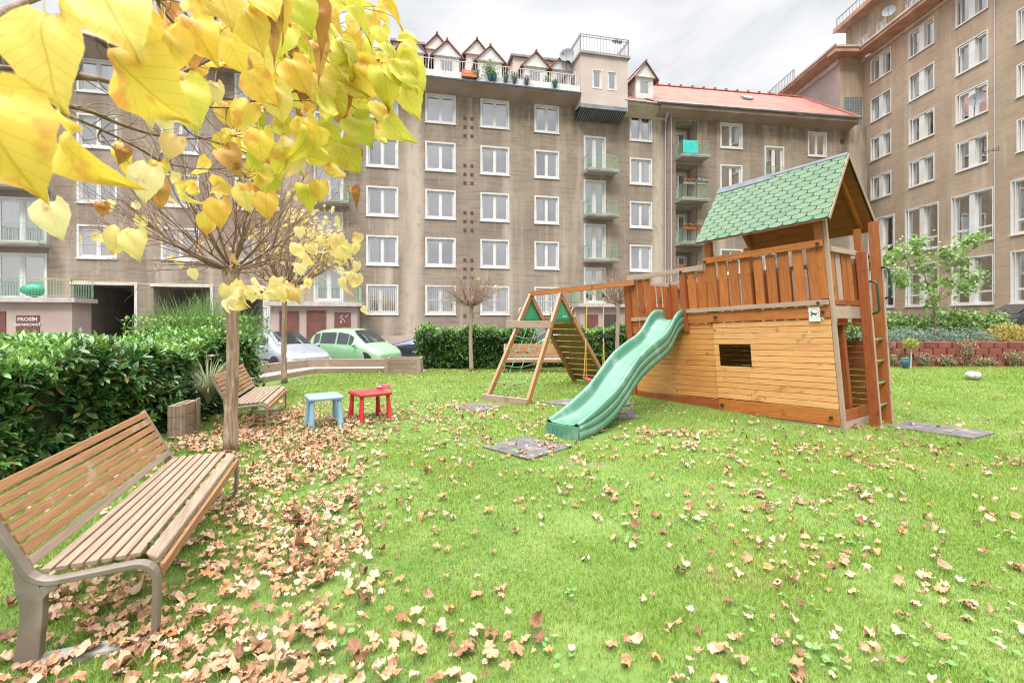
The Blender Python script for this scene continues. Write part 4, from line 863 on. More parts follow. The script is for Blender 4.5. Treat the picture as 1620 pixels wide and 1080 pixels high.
# ---- the tree whose yellow branches hang into the picture from the left
rt = root('yellow_leaved_tree', (-3.3, .9, 0), 'close tree whose yellow and green heart-shaped leaves hang across the top left', 'tree')
m = MB(); m.tube([(0, 0, 0), (.03, .02, 1.2), (.0, .05, 2.2), (.1, .1, 2.9)], [.14, .11, .10, .09], 12); m.build('trunk', BARK, rt, smooth=True)
O = Vector(rt.location); bm_ = MB(); rng = random.Random(77); bt = []
def br(pxs, rad0, rad1, seedj=.0, n=5):
    pts = [P(*q)-O for q in pxs]; out_ = []
    for i in range(len(pts)-1):      # smooth with catmull-rom
        p0, p1, p2, p3 = pts[max(0, i-1)], pts[i], pts[i+1], pts[min(len(pts)-1, i+2)]
        for k in range(4):
            t = k/4; out_.append(.5*((2*p1)+(p2-p0)*t+(2*p0-5*p1+4*p2-p3)*t*t+(3*p1-p0-3*p2+p3)*t**3))
    out_.append(pts[-1]); nn = len(out_)
    bm_.tube(out_, [rad0+(rad1-rad0)*i/(nn-1) for i in range(nn)], 7, cap=True); return out_
main = [Vector((.05, .1, 2.3)), Vector((.9, .35, 2.30))]
bm_.tube([Vector((.0, .05, 2.15)), Vector((.7, .35, 2.25)), P(-60, 150, 1.35)-O, P(10, 158, 1.45)-O], [.05, .035, .022, .017], 8)
limbs = [([(5, 158, 1.45), (60, 165, 1.5), (130, 172, 1.6), (200, 200, 1.75), (270, 218, 1.95), (340, 218, 2.15), (385, 212, 2.3)], .011, .0025),
         ([(60, 165, 1.5), (100, 180, 1.6), (160, 205, 1.7), (220, 235, 1.85), (262, 258, 1.95), (330, 268, 2.1), (380, 262, 2.2)], .007, .002),
         ([(120, 120, 1.3), (160, 126, 1.4), (205, 140, 1.5)], .012, .004), ([(-20, 30, 1.0), (30, 8, 1.1), (80, -10, 1.2)], .008, .006),
         ([(330, 152, 1.9), (400, 160, 2.0), (450, 150, 2.1), (500, 130, 2.2), (540, 108, 2.3)], .006, .002), ([(150, 60, 1.5), (240, 130, 1.8), (300, 165, 1.9), (380, 170, 2.05), (460, 160, 2.2), (520, 160, 2.3)], .006, .0015),
         ([(280, 120, 1.7), (320, 95, 1.8), (360, 72, 1.9), (430, 90, 2.0), (500, 60, 2.1)], .006, .002), ([(280, 180, 1.8), (300, 210, 1.9), (340, 225, 2.0), (385, 240, 2.1)], .005, .0015),
         ([(380, 270, 2.3), (400, 300, 2.4), (405, 360, 2.4)], .004, .0015), ([(160, 205, 1.7), (155, 215, 1.7), (158, 225, 1.7)], .004, .002), ([(240, -20, 1.3), (260, 20, 1.4), (300, 60, 1.5), (345, 100, 1.6)], .006, .003),
         ([(480, -20, 1.9), (520, 30, 2.0), (560, 70, 2.1), (620, 110, 2.2)], .004, .0015), ([(400, 60, 1.9), (470, 95, 2.0), (560, 170, 2.2), (640, 215, 2.3)], .004, .0015)]
allp = []
for q, r0, r1 in limbs: allp += br(q, r0, r1)
for i in range(150):
    p = rng.choice(allp); d = Vector((rng.uniform(-.1, 1), rng.uniform(-.1, .5), rng.uniform(-.6, .6))); l_ = rng.uniform(.05, .22); q = bend(p, d, l_, 4, (0, 0, -.2), rng, .2); bm_.tube(q, [.0022, .0018, .0014, .0011, .0008], 4, cap=False); allp.append(q[-1]) if rng.random() < .5 else None
# connect the floating limbs to the crown behind the camera's left shoulder
for q in ([(120, 120, 1.3), (-60, 100, 1.1)], [(-20, 30, 1.0), (-260, 40, .8)], [(330, 152, 1.9), (150, 60, 1.5), (-100, 20, 1.1)], [(280, 120, 1.7), (150, 60, 1.5)], [(240, -20, 1.3), (60, -90, 1.1), (-200, -60, .9)], [(480, -20, 1.9), (300, -90, 1.6), (60, -90, 1.1)], [(400, 60, 1.9), (280, 120, 1.7)], [(380, 270, 2.3), (380, 262, 2.2)]): br(q, .007, .006)
pet = MB()
def place_leaf(px, py, Y, size, ang, yaw, tmpl, bank):
    """hangs a leaf with its stalk end at the image point; ang = direction of the tip (0 = straight down, + to the right)"""
    T = P(px, py, Y)-O; a = R(ang); d = Vector((math.sin(a), rng.uniform(-.25, .25), -math.cos(a))).normalized(); nrm = Vector((math.sin(R(yaw)), -math.cos(R(yaw)), .1)); x = d.cross(nrm).normalized(); z = x.cross(d)
    sz = size*Y/F; bank.append((tmpl, Matrix((x, d, z)).transposed()*sz, T)); e_ = T-d*sz*.35+Vector((rng.uniform(-.01, .01), 0, sz*.15)); pet.tube([T+z*.0, (T+e_)/2+Vector((0, 0, .003)), e_], [.0011, .0009, .0011], 4, cap=False)
bank = []; bankp = []; bankl = []
big = [(70, 18, .62, 150, 0, 0, 0), (150, -25, .66, 135, 35, 30, 0), (172, 70, .7, 150, 38, -25, 3), (-50, 130, .6, 185, 32, 20, 3), (105, 205, .75, 108, 28, -40, 1), (215, 20, .95, 75, 12, 10, 0), (262, 45, 1.0, 72, 8, 60, 1), (282, 125, 1.2, 88, 20, 20, 0),
       (300, 118, 1.3, 62, -10, 40, 3), (410, 205, 1.5, 74, 3, 5, 0), (395, 110, 1.4, 90, 30, -20, 0), (340, -30, 1.0, 105, 20, 30, 0), (300, -20, 1.0, 85, 35, -50, 1), (400, -25, 1.2, 100, 38, 35, 0), (385, 10, 1.2, 95, 20, 20, 3),
       (290, 20, 1.1, 80, 35, 15, 3), (430, -15, 1.3, 70, 45, 60, 4), (465, -10, 1.4, 90, 25, 20, 0), (455, 40, 1.5, 85, -20, 10, 0), (500, 25, 1.7, 60, 0, 15, 0), (560, 25, 1.9, 42, -5, 10, 0), (600, 42, 1.9, 50, 10, 10, 0), (640, 65, 1.9, 50, 15, -10, 3),
       (622, 92, 1.8, 86, 38, 0, 0), (605, 105, 1.8, 85, 10, 15, 1), (630, 92, 1.8, 88, 46, 10, 0), (560, 100, 1.8, 95, 40, -30, 3), (530, 80, 1.8, 85, 55, 20, 0), (535, 225, 1.9, 78, 35, 10, 3), (555, 185, 1.9, 82, 38, 20, 0), (610, 180, 1.9, 80, 30, -45, 1),
       (598, 160, 2.0, 60, 20, 20, 0), (500, 115, 1.8, 85, 15, 10, 0), (480, 185, 1.7, 75, 8, -10, 0), (485, 200, 1.7, 80, 0, 60, 4), (430, 130, 1.6, 85, 15, 30, 3), (345, 315, 1.6, 66, 2, 10, 0), (385, 290, 1.7, 66, 5, -15, 0), (420, 305, 1.7, 62, 5, 10, 0), (450, 232, 1.7, 68, -5, 70, 3),
       (330, 340, 1.9, 50, -20, 10, 0), (482, 290, 2.0, 60, 15, 30, 1), (505, 285, 2.0, 50, 0, 0, 0), (395, 160, 1.6, 70, -25, 20, 3), (360, 60, 1.5, 80, 20, -10, 0), (520, 140, 1.9, 70, 25, 20, 0), (455, 90, 1.7, 85, 30, 10, 3), (580, 120, 2.0, 60, 35, 10, 0),
       (640, 120, 1.9, 90, 6, -30, 3), (420, 60, 1.6, 85, 0, 10, 1), (545, 10, 1.8, 60, 60, 30, 4), (600, 5, 1.9, 50, 70, 20, 4), (510, -15, 1.7, 60, 60, 0, 0), (250, 255, 1.9, 30, 0, 40, 4), (190, 238, 1.9, 30, 20, 40, 4)]
for (px, py, Y, s_, a, yw, t) in big: place_leaf(px, py, Y, s_*(.70 if px > 290 else 1), a, yw, t, bankl if (px > 440 and rng.random() < .75) or (270 < px < 300 and py > 110) else bank)
pale = [(238, 262, 1.4, 60, -14, 10, 0), (78, 318, 1.2, 62, 10, 10, 0), (192, 362, 1.5, 44, -14, 40, 3), (212, 362, 1.5, 52, 8, 0, 0), (215, 150, 1.5, 50, 40, 50, 1), (340, 130, 1.8, 34, 0, 0, 0), (280, 215, 1.9, 42, -20, 20, 0), (255, 175, 1.9, 35, 20, 20, 1), (470, 225, 1.9, 60, -8, 60, 3), (190, 225, 1.9, 22, 0, 0, 1), (305, 425, 2.1, 20, 0, 0, 0)]
for (px, py, Y, s_, a, yw, t) in pale: place_leaf(px, py, Y, s_, a, yw, t, bankp)
brown = [(262, 40, 1.25, 62, 3, 30, 4), (250, 285, 1.5, 42, -5, 30, 4), (192, 232, 1.7, 26, 0, 50, 4), (390, 295, 1.8, 34, 0, 50, 4), (300, 62, 1.6, 40, 0, 30, 4), (205, 0, .9, 50, 30, 20, 1), (410, 0, 1.3, 60, 35, 40, 4), (490, 10, 1.5, 50, 35, 40, 4), (160, 320, 1.6, 22, 0, 40, 4), (352, 235, 1.9, 44, 35, 30, 1), (560, 240, 2.0, 22, 30, 40, 4), (555, 300, 2.2, 22, 40, 40, 4), (495, 65, 1.7, 40, 30, 40, 4)]
bankb = []
for (px, py, Y, s_, a, yw, t) in brown: place_leaf(px, py, Y, s_, a, yw, t, bankb)
dens = [(430, 60, 130, 70, 36), (500, 110, 90, 60, 40), (390, 110, 80, 60, 8), (300, 10, 110, 40, 10), (450, 210, 90, 45, 22), (340, 270, 80, 40, 8), (560, 110, 60, 50, 34), (510, 60, 70, 40, 20), (480, 0, 90, 25, 16)]
for cx_, cy_, sx_, sy_, n_ in dens:
    for i in range(n_):
        px = rng.gauss(cx_, sx_*.6); py = rng.gauss(cy_, sy_*.6)
        if px > 640 or (px > 520 and py > 215) or (px < 240 and py > 120): continue
        place_leaf(px, py, rng.uniform(1.8, 2.9), rng.uniform(24, 48), rng.gauss(18, 32), rng.uniform(-80, 80), rng.choice([0, 1, 2, 3, 1, 3, 4, 2]), bankb if rng.random() > .82 else (bankl if px > 400 and rng.random() < .7 else bank))
for i in range(46):   # small yellow leaves lower down, at the height of the bare trees
    px = rng.uniform(355, 590); py = rng.gauss(400, 42) if px > 470 else rng.gauss(455, 10)
    place_leaf(px, py, rng.uniform(2.6, 3.6), rng.uniform(16, 30), rng.gauss(0, 25), rng.uniform(-60, 60), rng.choice([0, 1, 3]), bankp)
bm2 = MB(); 
def flush(bk, nm, mm):
    V_, F_, L_, off = [], [], [], 0
    for t, M3, T in bk:
        tv, tf, lc = HEARTS[t]; V_.append(tv@np.array(M3).T+np.array(T)); F_.append(tf+off); L_.append(lc); off += len(tv)
    np_mesh(nm, np.concatenate(V_), np.concatenate(F_), mm, rt, smooth=True, leafco=np.concatenate(L_))
flush(bank, 'foliage', YLEAF); flush(bankl, 'lime_foliage', leaf_mat('lime_yellow_leaf', [(.76, .70, .10), (.66, .66, .08), (.82, .75, .16), (.54, .58, .06), (.84, .72, .12)], trans=.38, rough=.5, veins=.6, spots=(.58, .36, .05), spot_lo=.58)); flush(bankp, 'pale_foliage', PYLEAF)
flush(bankb, 'brown_foliage', leaf_mat('orange_brown_leaf', [(.62, .32, .10), (.50, .24, .07), (.72, .46, .16)], trans=.25, rough=.6, veins=.3, spots=(.3, .14, .05), spot_lo=.55))
bm_.cur = 1; bm_.add(pet.v, pet.f); bm_.build('branches', [mat('dark_branch_bark', (.20, .13, .09), (.30, .21, .14), scale=30, rough=.85, bump=.4, bscale=80), mat('leaf_stalk', (.72, .55, .18), rough=.6)], rt, smooth=True)
# ================================================================== PLANTING ON THE RIGHT
def shrub(name, loc, ells, n, size, cols, label, cat='shrub', tmpl=(LV, LF), stems=14, trans=.2, up=.5, group=None, rough=.5, stemm=None, shell=.55, widen=1.0):
    rt = root(name, loc, label, cat, group); Ts = []
    w = np.array([e[3]*e[4]*e[5] for e in ells]); w = w/w.sum()
    for e, k in zip(ells, w):
        c = int(n*k); d = rs.normal(size=(c, 3)); d /= np.linalg.norm(d, axis=1, keepdims=True); r_ = rs.uniform(shell, 1.0, c)[:, None]*(1+.12*np.sin(d[:, :1]*7+d[:, 2:]*5+e[0]*3)); Ts.append(d*r_*np.array(e[3:6])+np.array(e[:3]))
    T = np.concatenate(Ts); T = T[T[:, 2] > -.02]; d = dirs(len(T), up); tv = tmpl[0]*np.array([widen, 1, 1]); Vv, Ff, lc = batch(tv, tmpl[1], leaf_frames(d, rs.uniform(.6, 1.2, len(T))*size), T, tmpl[0])
    np_mesh('foliage', Vv, Ff, leaf_mat(name+'_leaf_'+str(len(MATS)), cols, trans=trans, veins=.2, spot_lo=.8, rough=rough), rt, smooth=True, leafco=lc)
    m = MB()
    for i in range(stems):
        e = ells[rb.randrange(len(ells))]; q = Vector((e[0]+rb.uniform(-1, 1)*e[3]*.7, e[1]+rb.uniform(-1, 1)*e[4]*.7, e[2]+rb.uniform(-.3, .8)*e[5])); p0 = Vector((q.x*.5, q.y*.5, -.05)); m.tube([p0, p0.lerp(q, .5)+Vector((rb.uniform(-.1, .1), 0, .05)), q], [.014, .009, .004], 5)
    m.build('stems', stemm or TWIG, rt); return rt
def R3(px, Y): return (px-CX)/F*Y
wallY = 15.7
greens = [(.16, .28, .08), (.26, .40, .12), (.36, .50, .20), (.12, .22, .07)]
# lavender cushions
for px, w_, lab in ((1385, .62, 'rounded grey-green lavender cushion right beside the play tower ladder'), (1432, .62, 'grey-green lavender cushion above the little clipped standard plant'), (1480, .72, 'broad grey-green lavender cushion in the middle of the block wall'), (1530, .72, 'rightmost grey-green lavender cushion before the orange shrub')):
    shrub('lavender', (R3(px, 16.3), 16.3, .76), [(0, 0, .18, w_, .45, .34), (.3, -.1, .12, w_*.8, .4, .3)], 2600, .075, [(.24, .31, .24), (.32, .40, .32), (.17, .24, .17), (.40, .46, .38)], lab, tmpl=(SV, SF), up=.9, group='lavender along the block wall', trans=.1, rough=.8, widen=.45)
shrub('orange_shrub', (R3(1592, 16.4), 16.4, .76), [(0, 0, .25, .75, .5, .42), (.7, 0, .2, .6, .5, .4), (-.5, -.2, .1, .4, .3, .25)], 2600, .085, [(.55, .30, .10), (.62, .42, .14), (.45, .42, .12), (.35, .4, .1)], 'orange and yellow autumn shrub at the right end of the block wall', up=.6)
for px, Y, w_, h_, lab, n_ in ((1400, 17.6, .9, .62, 'leafy green shrub behind the ladder of the play tower', 1900), (1455, 18.0, 1.1, .55, 'pale green shrub below the young tree', 2300), (1510, 18.2, 1.1, .70, 'bright green leafy shrub right of the young tree', 2600), (1560, 18.5, 1.0, .62, 'light green shrub before the dark parked car', 2200), (1325, 17.4, 1.3, .55, 'green shrub seen beneath the play tower platform', 2000)):
    shrub('leafy_shrub', (R3(px, Y), Y, .76), [(0, 0, h_*.75, w_, .6, h_), (w_*.6, .2, h_*.6, w_*.6, .5, h_*.8), (-w_*.5, -.1, h_*.5, w_*.6, .4, h_*.7)], n_, .15, greens, lab, group='shrubs on the raised bed', up=.3, widen=1.5)
for k in range(9):
    px = rb.uniform(1480, 1575); Y = 18.3; x = R3(px, Y); grass_clump((x, Y, .9), 14, .9, 'thin seeding stems sticking out of the green shrubs right of the young tree', ((.42, .45, .25), (.3, .36, .16)), name='tall_weed') if k < 1 else None
# young tree with pale green leaves
rt2 = root('young_tree', (R3(1480, 17.3), 17.3, .76), 'young loose tree with pale green leaves growing above the lavender', 'tree'); m = MB(); tl = []
rr_ = random.Random(8)
def bl(pxs, Y, r0): 
    pts = [P(a, b, Y+c)-Vector(rt2.location) for a, b, c in pxs]; m.tube(pts, [r0*(1-.75*i/(len(pts)-1)) for i in range(len(pts))], 6); return pts
for pxs, r0 in (([(1480, 540, 0), (1479, 500, 0), (1476, 480, 0), (1468, 455, .1), (1460, 425, .1), (1450, 400, .1), (1446, 382, .1)], .035), ([(1477, 485, 0), (1484, 470, -.1), (1500, 445, -.1), (1516, 415, 0), (1530, 385, 0), (1540, 376, 0)], .028), ([(1468, 455, .1), (1448, 450, .2), (1425, 448, .2)], .015),
                ([(1476, 480, 0), (1500, 468, .2), (1525, 455, .2), (1545, 440, .2)], .018), ([(1460, 425, .1), (1440, 430, -.2), (1424, 436, -.2)], .012), ([(1500, 445, -.1), (1490, 425, -.2), (1500, 400, -.1)], .012), ([(1400, 500, .3), (1398, 450, .3), (1405, 415, .3), (1415, 402, .3)], .012)): tl += [(p, (Vector(pts_) if False else p)) for pts_ in [0] for p in bl(pxs, 17.3, r0)[2:]]
m.build('trunk', TWIG, rt2, smooth=True)
cent = np.array([tuple(t[0]) for t in tl]); n_ = 1500; idx = rs.randint(0, len(cent), n_); T = cent[idx]+rs.normal(size=(n_, 3))*np.array([.20, .2, .15]); d = dirs(n_, -.1); Vv, Ff, lc = batch(LV*np.array([1.9, 1, 1]), LF, leaf_frames(d, rs.uniform(.10, .20, n_)), T, LV)
np_mesh('crown', Vv, Ff, leaf_mat('young_tree_leaf', [(.30, .46, .13), (.42, .56, .22), (.20, .36, .10), (.5, .62, .3)], trans=.35, veins=.2, spot_lo=.85), rt2, smooth=True, leafco=lc)
# ================================================================== WOODEN PLAY TOWER (racked slightly to the left, as it has settled)
def wood(name, c1, c2, c3=None, **k):
    kw = dict(rand=('isl', [tuple(x*.72 for x in c1), tuple(min(1, x*1.12) for x in c1), c2, c1, tuple(x*.9 for x in c1)]), rmix=.38, scale=3.0, stretch=(1.0, 15, 15), coord='g', rough=.55, bump=.45, bscale=14, lo=.36, hi=.64, detail=9); kw.update(k)
    return mat(name, c1, c2, third=c3, tscale=4.5, tlo=.63, thi=.69, **kw)
ORANGE = wood('orange_stained_pine', (.47, .175, .038), (.28, .085, .018), (.10, .03, .01), rough=.42)
ORANGE2 = wood('honey_stained_pine', (.54, .21, .045), (.35, .105, .02), (.15, .045, .014), rough=.42)
ORANGE3 = wood('dark_stained_pine', (.40, .125, .028), (.24, .062, .015), (.10, .03, .01), rough=.45)
PINE = wood('pale_pine_boards', (.78, .45, .19), (.62, .30, .10), (.32, .13, .04), rough=.5)
PINE2 = wood('golden_pine_boards', (.70, .36, .12), (.54, .23, .065), (.28, .10, .03), rough=.5)
WEATH = wood('weathered_grey_wood', (.47, .36, .28), (.34, .25, .19), (.24, .15, .1), rough=.85)
UNDER = wood('brown_board_underside', (.42, .18, .05), (.28, .105, .03), (.14, .05, .02), rough=.6)
TA = Vector((4.625, 6.64, 0)); dA = Vector((-.567, .824, 0)); dB = Vector((.824, .567, 0))
def T(a, b, z): q = TA+dA*(a+.085*z)+dB*b; return Vector((q.x, q.y, z-.042*a))
tw = root('play_tower', TA, 'orange wooden play tower with green shingled gable roof and pine plank wall', 'play tower')
def tb(name, a0, a1, b0, b1, z0, z1, m, par=None, bevel=.004, mb=None):
    q = mb or MB(); q.hexa([T(a0, b0, z0), T(a1, b0, z0), T(a1, b1, z0), T(a0, b1, z0), T(a0, b0, z1), T(a1, b0, z1), T(a1, b1, z1), T(a0, b1, z1)])
    if mb is None:
        o = q.build(name, m, None, bevel=bevel); reloc(o, par or tw); return o
def reloc(o, par):
    for v in o.data.vertices: v.co -= TA
    o.parent = par
LEN = 3.66; DEP = 1.35
# posts
tb('post', -.05, .0, -.02, .035, 0, 3.12, WEATH); tb('post', .003, .12, -.015, .03, 1.85, 3.02, ORANGE2); tb('post', 0, .09, DEP-.05, DEP+.04, .0, 3.0, ORANGE2)
tb('post', 1.78, 1.90, -.01, .085, 1.5, 3.0, ORANGE2); tb('post', 1.78, 1.90, DEP-.05, DEP+.04, .0, 3.0, ORANGE2)
tb('post', 2.31, 2.42, -.06, .03, 1.42, 2.66, ORANGE3); tb('post', LEN-.02, LEN+.12, -.05, .06, -.02, 2.5, ORANGE3); tb('post', LEN, LEN+.09, DEP-.06, DEP+.03, 0, 2.5, ORANGE3)
for b_ in (.5,): tb('post', .06, .14, b_, b_+.09, .0, 1.5, ORANGE3)
# plank wall in two fields with an opening
def planks(name, a0, a1, z0, z1, b0, b1, hole=None, m=PINE, n=None, jit=0.0):
    q = MB(); n = n or round((z1-z0)/.094); h = (z1-z0)/n; rr = random.Random(int(a0*100+z0*10))
    for i in range(n):
        za, zb = z0+i*h+.0035, z0+(i+1)*h-.0035; segs = [(a0, a1)]
        if hole and za < hole[3] and zb > hole[2]: segs = [(a0, hole[0]), (hole[1], a1)]
        elif a1-a0 > 1.5 and rr.random() < .5: c = a0+(a1-a0)*rr.choice([.3, .5, .68]); segs = [(a0, c-.001), (c+.001, a1)]
        for s0, s1 in segs: j = rr.uniform(0, .0025); tb(None, s0, s1, b0-j, b1, za, zb, m, mb=q)
    o = q.build(name, m, None, bevel=.003); reloc(o, tw); return o
planks('plank_wall', .005, 1.84, .28, 1.56, -.022, 0, (1.20, 1.76, .85, 1.17), PINE)
planks('plank_wall', 1.85, LEN-.03, .26, 1.56, -.006, .014, None, PINE2)
planks('rear_plank_wall', .02, LEN, .1, 1.22, DEP-.02, DEP, None, UNDER)
tb('base_board', .0, 1.82, -.045, -.024, .06, .27, ORANGE2); tb('base_board', 1.83, LEN-.03, -.03, -.008, .05, .25, ORANGE3)
tb('base_strip', .0, 1.84, -.03, 0, -.06, .058, WEATH); tb('base_strip', 1.85, LEN-.03, -.02, .01, -.1, .048, WEATH)
tb('base_board', -.048, -.02, .04, .88, -.03, .12, WEATH); tb('base_board', -.05, -.02, .04, .88, .125, .27, ORANGE3)
tb('rim_board', .0, 2.30, -.045, -.0225, 1.575, 1.745, ORANGE2); tb('rim_board', 2.43, LEN-.03, -.03, -.007, 1.40, 1.56, ORANGE); tb('rim_board', -.05, -.02, .04, .88, 1.56, 1.74, WEATH)
tb('lower_rail', -.0, 2.30, -.085, -.03, 1.76, 1.83, WEATH); tb('lower_rail', -.055, -.02, .04, .88, 1.76, 1.83, ORANGE3); tb('lower_rail', 3.15, LEN-.03, -.05, -.0, 1.66, 1.73, WEATH)
tb('top_rail', .005, 1.9, -.075, -.03, 2.60, 2.70, ORANGE2); tb('top_rail', 1.905, LEN-.0, -.07, -.03, 2.50, 2.59, WEATH); tb('top_rail', -.07, -.02, .04, .92, 2.52, 2.60, WEATH); tb('top_rail', LEN, LEN+.04, .06, DEP-.06, 2.42, 2.5, WEATH); tb('top_rail', .0, LEN, DEP-.0, DEP+.04, 2.46, 2.54, WEATH)
for a_ in (.06, 1.86, 2.36): tb('bolt', a_-.02, a_+.02, -.1, -.076, 2.62 if a_ < 1.9 else 2.5, 2.66 if a_ < 1.9 else 2.54, mat('black_bolt', (.04, .04, .04), rough=.4))
for a_, z_ in ((.08, 1.66), (1.75, 1.66), (.1, .17), (.12, 1.79), (1.75, .17)): tb('bolt', a_-.018, a_+.018, -.1, -.046, z_-.018, z_+.018, MATS['black_bolt'])
rr = random.Random(4)
for i in range(11):
    a_ = .10+i*.201; w_ = rr.uniform(.135, .165); tb('baluster', a_, a_+w_, -.028+rr.uniform(0, .004), .0, 1.80, 2.605+rr.uniform(-.02, .01)-(.1 if a_ > 1.9 else 0), [ORANGE, ORANGE2, ORANGE][i % 3])
for i in range(3): a_ = 3.13+i*.17; tb('baluster', a_, a_+.14, -.02, .01, 1.58, 2.49, ORANGE3 if i == 1 else ORANGE)
for i in range(18):
    a_ = .1+i*.2; tb('baluster', a_, a_+.14, DEP, DEP+.025, 1.45, 2.46, ORANGE)
for i in range(4): b_ = .07+i*.2; tb('baluster', -.018, .0, b_, b_+.155, 1.80, 2.53, [ORANGE2, WEATH, ORANGE][i % 3])
for i in range(6): b_ = .08+i*.2; tb('baluster', LEN, LEN+.025, b_, b_+.14, 1.45, 2.43, ORANGE)
q = MB()
for i in range(26): tb(None, .01+i*.14, .145+i*.14, .002, DEP-.025, 1.47, 1.50, ORANGE3, mb=q)
o = q.build('platform', ORANGE3, None, bevel=.003); reloc(o, tw)
# roof
ZR, ZE0, ZE1 = 4.05, 2.96, 2.98; BR = .675; a0r, a1r = -.17, 1.93
def roofside(be, ze, sgn):
    nb = 8; q = MB()
    for i in range(nb):
        f0, f1 = i/nb+.004, (i+1)/nb-.004; b0, z0 = BR+(be-BR)*f0, ZR+(ze-ZR)*f0; b1, z1 = BR+(be-BR)*f1, ZR+(ze-ZR)*f1; t = .018
        A0 = a0r if sgn < 0 else a0r; pts = [T(A0+.03, b0, z0-t-.01), T(a1r-.02, b0, z0-t-.01), T(a1r-.02, b1, z1-t-.01), T(A0+.03, b1, z1-t-.01), T(A0+.03, b0, z0-.01), T(a1r-.02, b0, z0-.01), T(a1r-.02, b1, z1-.01), T(A0+.03, b1, z1-.01)]
        q.hexa(pts)
    o = q.build('roof_boards', UNDER, None); reloc(o, tw)
    q = MB(); q.hexa([T(a0r, BR, ZR-.008), T(a1r, BR, ZR-.008), T(a1r, be, ze-.008), T(a0r, be, ze-.008), T(a0r, BR, ZR), T(a1r, BR, ZR), T(a1r, be, ze), T(a0r, be, ze)]); o = q.build('roofing_felt', mat('dark_felt', (.05, .07, .06), rough=.95), None); reloc(o, tw)
    q = MB(); rows = 13; colsN = 10; cw = (a1r-a0r)/colsN; sl = Vector((0, 0, 0)); nrmz = .012
    for r_ in range(rows):
        f0 = r_/rows; f1 = (r_+1.25)/rows if r_ < rows-1 else (r_+1.12)/rows; lift0 = .003; lift1 = .013
        for c in range(-1, colsN+1):
            ac = a0r+(c+.5+(.5 if r_ % 2 else 0))*cw; pts = []; hw_ = cw*.465
            prof = [(-1, 0), (1, 0), (1, .62), (.86, .80), (.55, .94), (.18, 1.0), (-.18, 1.0), (-.55, .94), (-.86, .80), (-1, .62)]
            for sx, sf in prof:
                aa = min(max(ac+sx*hw_, a0r-.004), a1r+.004); f = f0+(f1-f0)*sf; b_, z_ = BR+(be-BR)*f, ZR+(ze-ZR)*f; pts.append((aa, b_, z_+.004+lift0+(lift1-lift0)*sf))
            if max(p[0] for p in pts)-min(p[0] for p in pts) < .03: continue
            top = [T(a, b, z) for a, b, z in pts]; bot = [T(a, b, z-.004) for a, b, z in pts]; n_ = len(top)
            q.add(top+bot, [tuple(range(n_)) if sgn < 0 else tuple(range(n_))[::-1]]+[(i, (i+1) % n_, n_+(i+1) % n_, n_+i) for i in range(n_)])
    o = q.build('shingles', SHING, None); reloc(o, tw)
SHING = mat('green_mineral_shingle', (.185, .285, .18), (.23, .335, .215), scale=60, rough=.95, bump=.7, bscale=260, third=(.16, .25, .16), tscale=2.5, tlo=.5, thi=.8, rand=('isl', [(.165, .255, .16), (.235, .33, .22), (.195, .295, .185)]), rmix=.5)
roofside(-.22, ZE0, -1); roofside(1.56, ZE1, 1)
q = MB(); A0, A1 = .95, a1r+.02
for s_, be, ze in ((-1, -.22, ZE0), (1, 1.56, ZE1)):
    f = .10; q.hexa([T(A0, BR, ZR+.018), T(A1, BR, ZR+.018), T(A1, BR+(be-BR)*f, ZR+(ze-ZR)*f+.018), T(A0, BR+(be-BR)*f, ZR+(ze-ZR)*f+.018)]+[T(A0, BR, ZR+.03), T(A1, BR, ZR+.03), T(A1, BR+(be-BR)*f, ZR+(ze-ZR)*f+.03), T(A0, BR+(be-BR)*f, ZR+(ze-ZR)*f+.03)])
    f = .045; A0b = a0r; q.hexa([T(A0b, BR, ZR+.018), T(A0, BR, ZR+.018), T(A0, BR+(be-BR)*f, ZR+(ze-ZR)*f+.018), T(A0b, BR+(be-BR)*f, ZR+(ze-ZR)*f+.018)]+[T(A0b, BR, ZR+.026), T(A0, BR, ZR+.026), T(A0, BR+(be-BR)*f, ZR+(ze-ZR)*f+.026), T(A0b, BR+(be-BR)*f, ZR+(ze-ZR)*f+.026)])
o = q.build('ridge_cap', mat('dark_lead', (.13, .14, .17), (.18, .19, .22), scale=6, rough=.7), None); reloc(o, tw)
for aa in (.02, 1.84):
    for be, ze in ((-.12, 3.03), (1.47, 3.05)):
        q = MB(); q.beam(T(aa, BR, ZR-.10), T(aa, be, ze-.02), .045, .10, up=(0, 0, 1)); o = q.build('rafter', ORANGE, None, bevel=.003); reloc(o, tw)
q = MB()
for be, ze in ((-.22, ZE0), (1.56, ZE1)): q.beam(T(a0r-.008, BR, ZR-.02), T(a0r-.008, be, ze-.02), .012, .05)
o = q.build('verge_board', WEATH, None); reloc(o, tw)
# ladder
def lean(name, a0, a1, b0, b1, sb, z0, z1, m):
    q = MB(); q.hexa([T(a0, b0+sb*z0, z0), T(a1, b0+sb*z0, z0), T(a1, b1+sb*z0, z0), T(a0, b1+sb*z0, z0), T(a0, b0+sb*z1, z1), T(a1, b0+sb*z1, z1), T(a1, b1+sb*z1, z1), T(a0, b1+sb*z1, z1)]); o = q.build(name, m, None, bevel=.004); reloc(o, tw)
lean('ladder_stringer', -.25, -.12, .60, .655, .045, -.02, 2.55, ORANGE3); lean('ladder_stringer', -.25, -.11, 1.04, 1.10, .095, -.02, 3.08, ORANGE)
lean('ladder_edge', -.262, -.2505, .605, .65, .045, -.02, 2.5, WEATH); lean('ladder_edge', -.262, -.2505, 1.045, 1.095, .095, -.02, 3.0, WEATH)
tb('cross_board', -.13, -.10, .955, 1.36, 1.40, 1.55, ORANGE3) if False else None
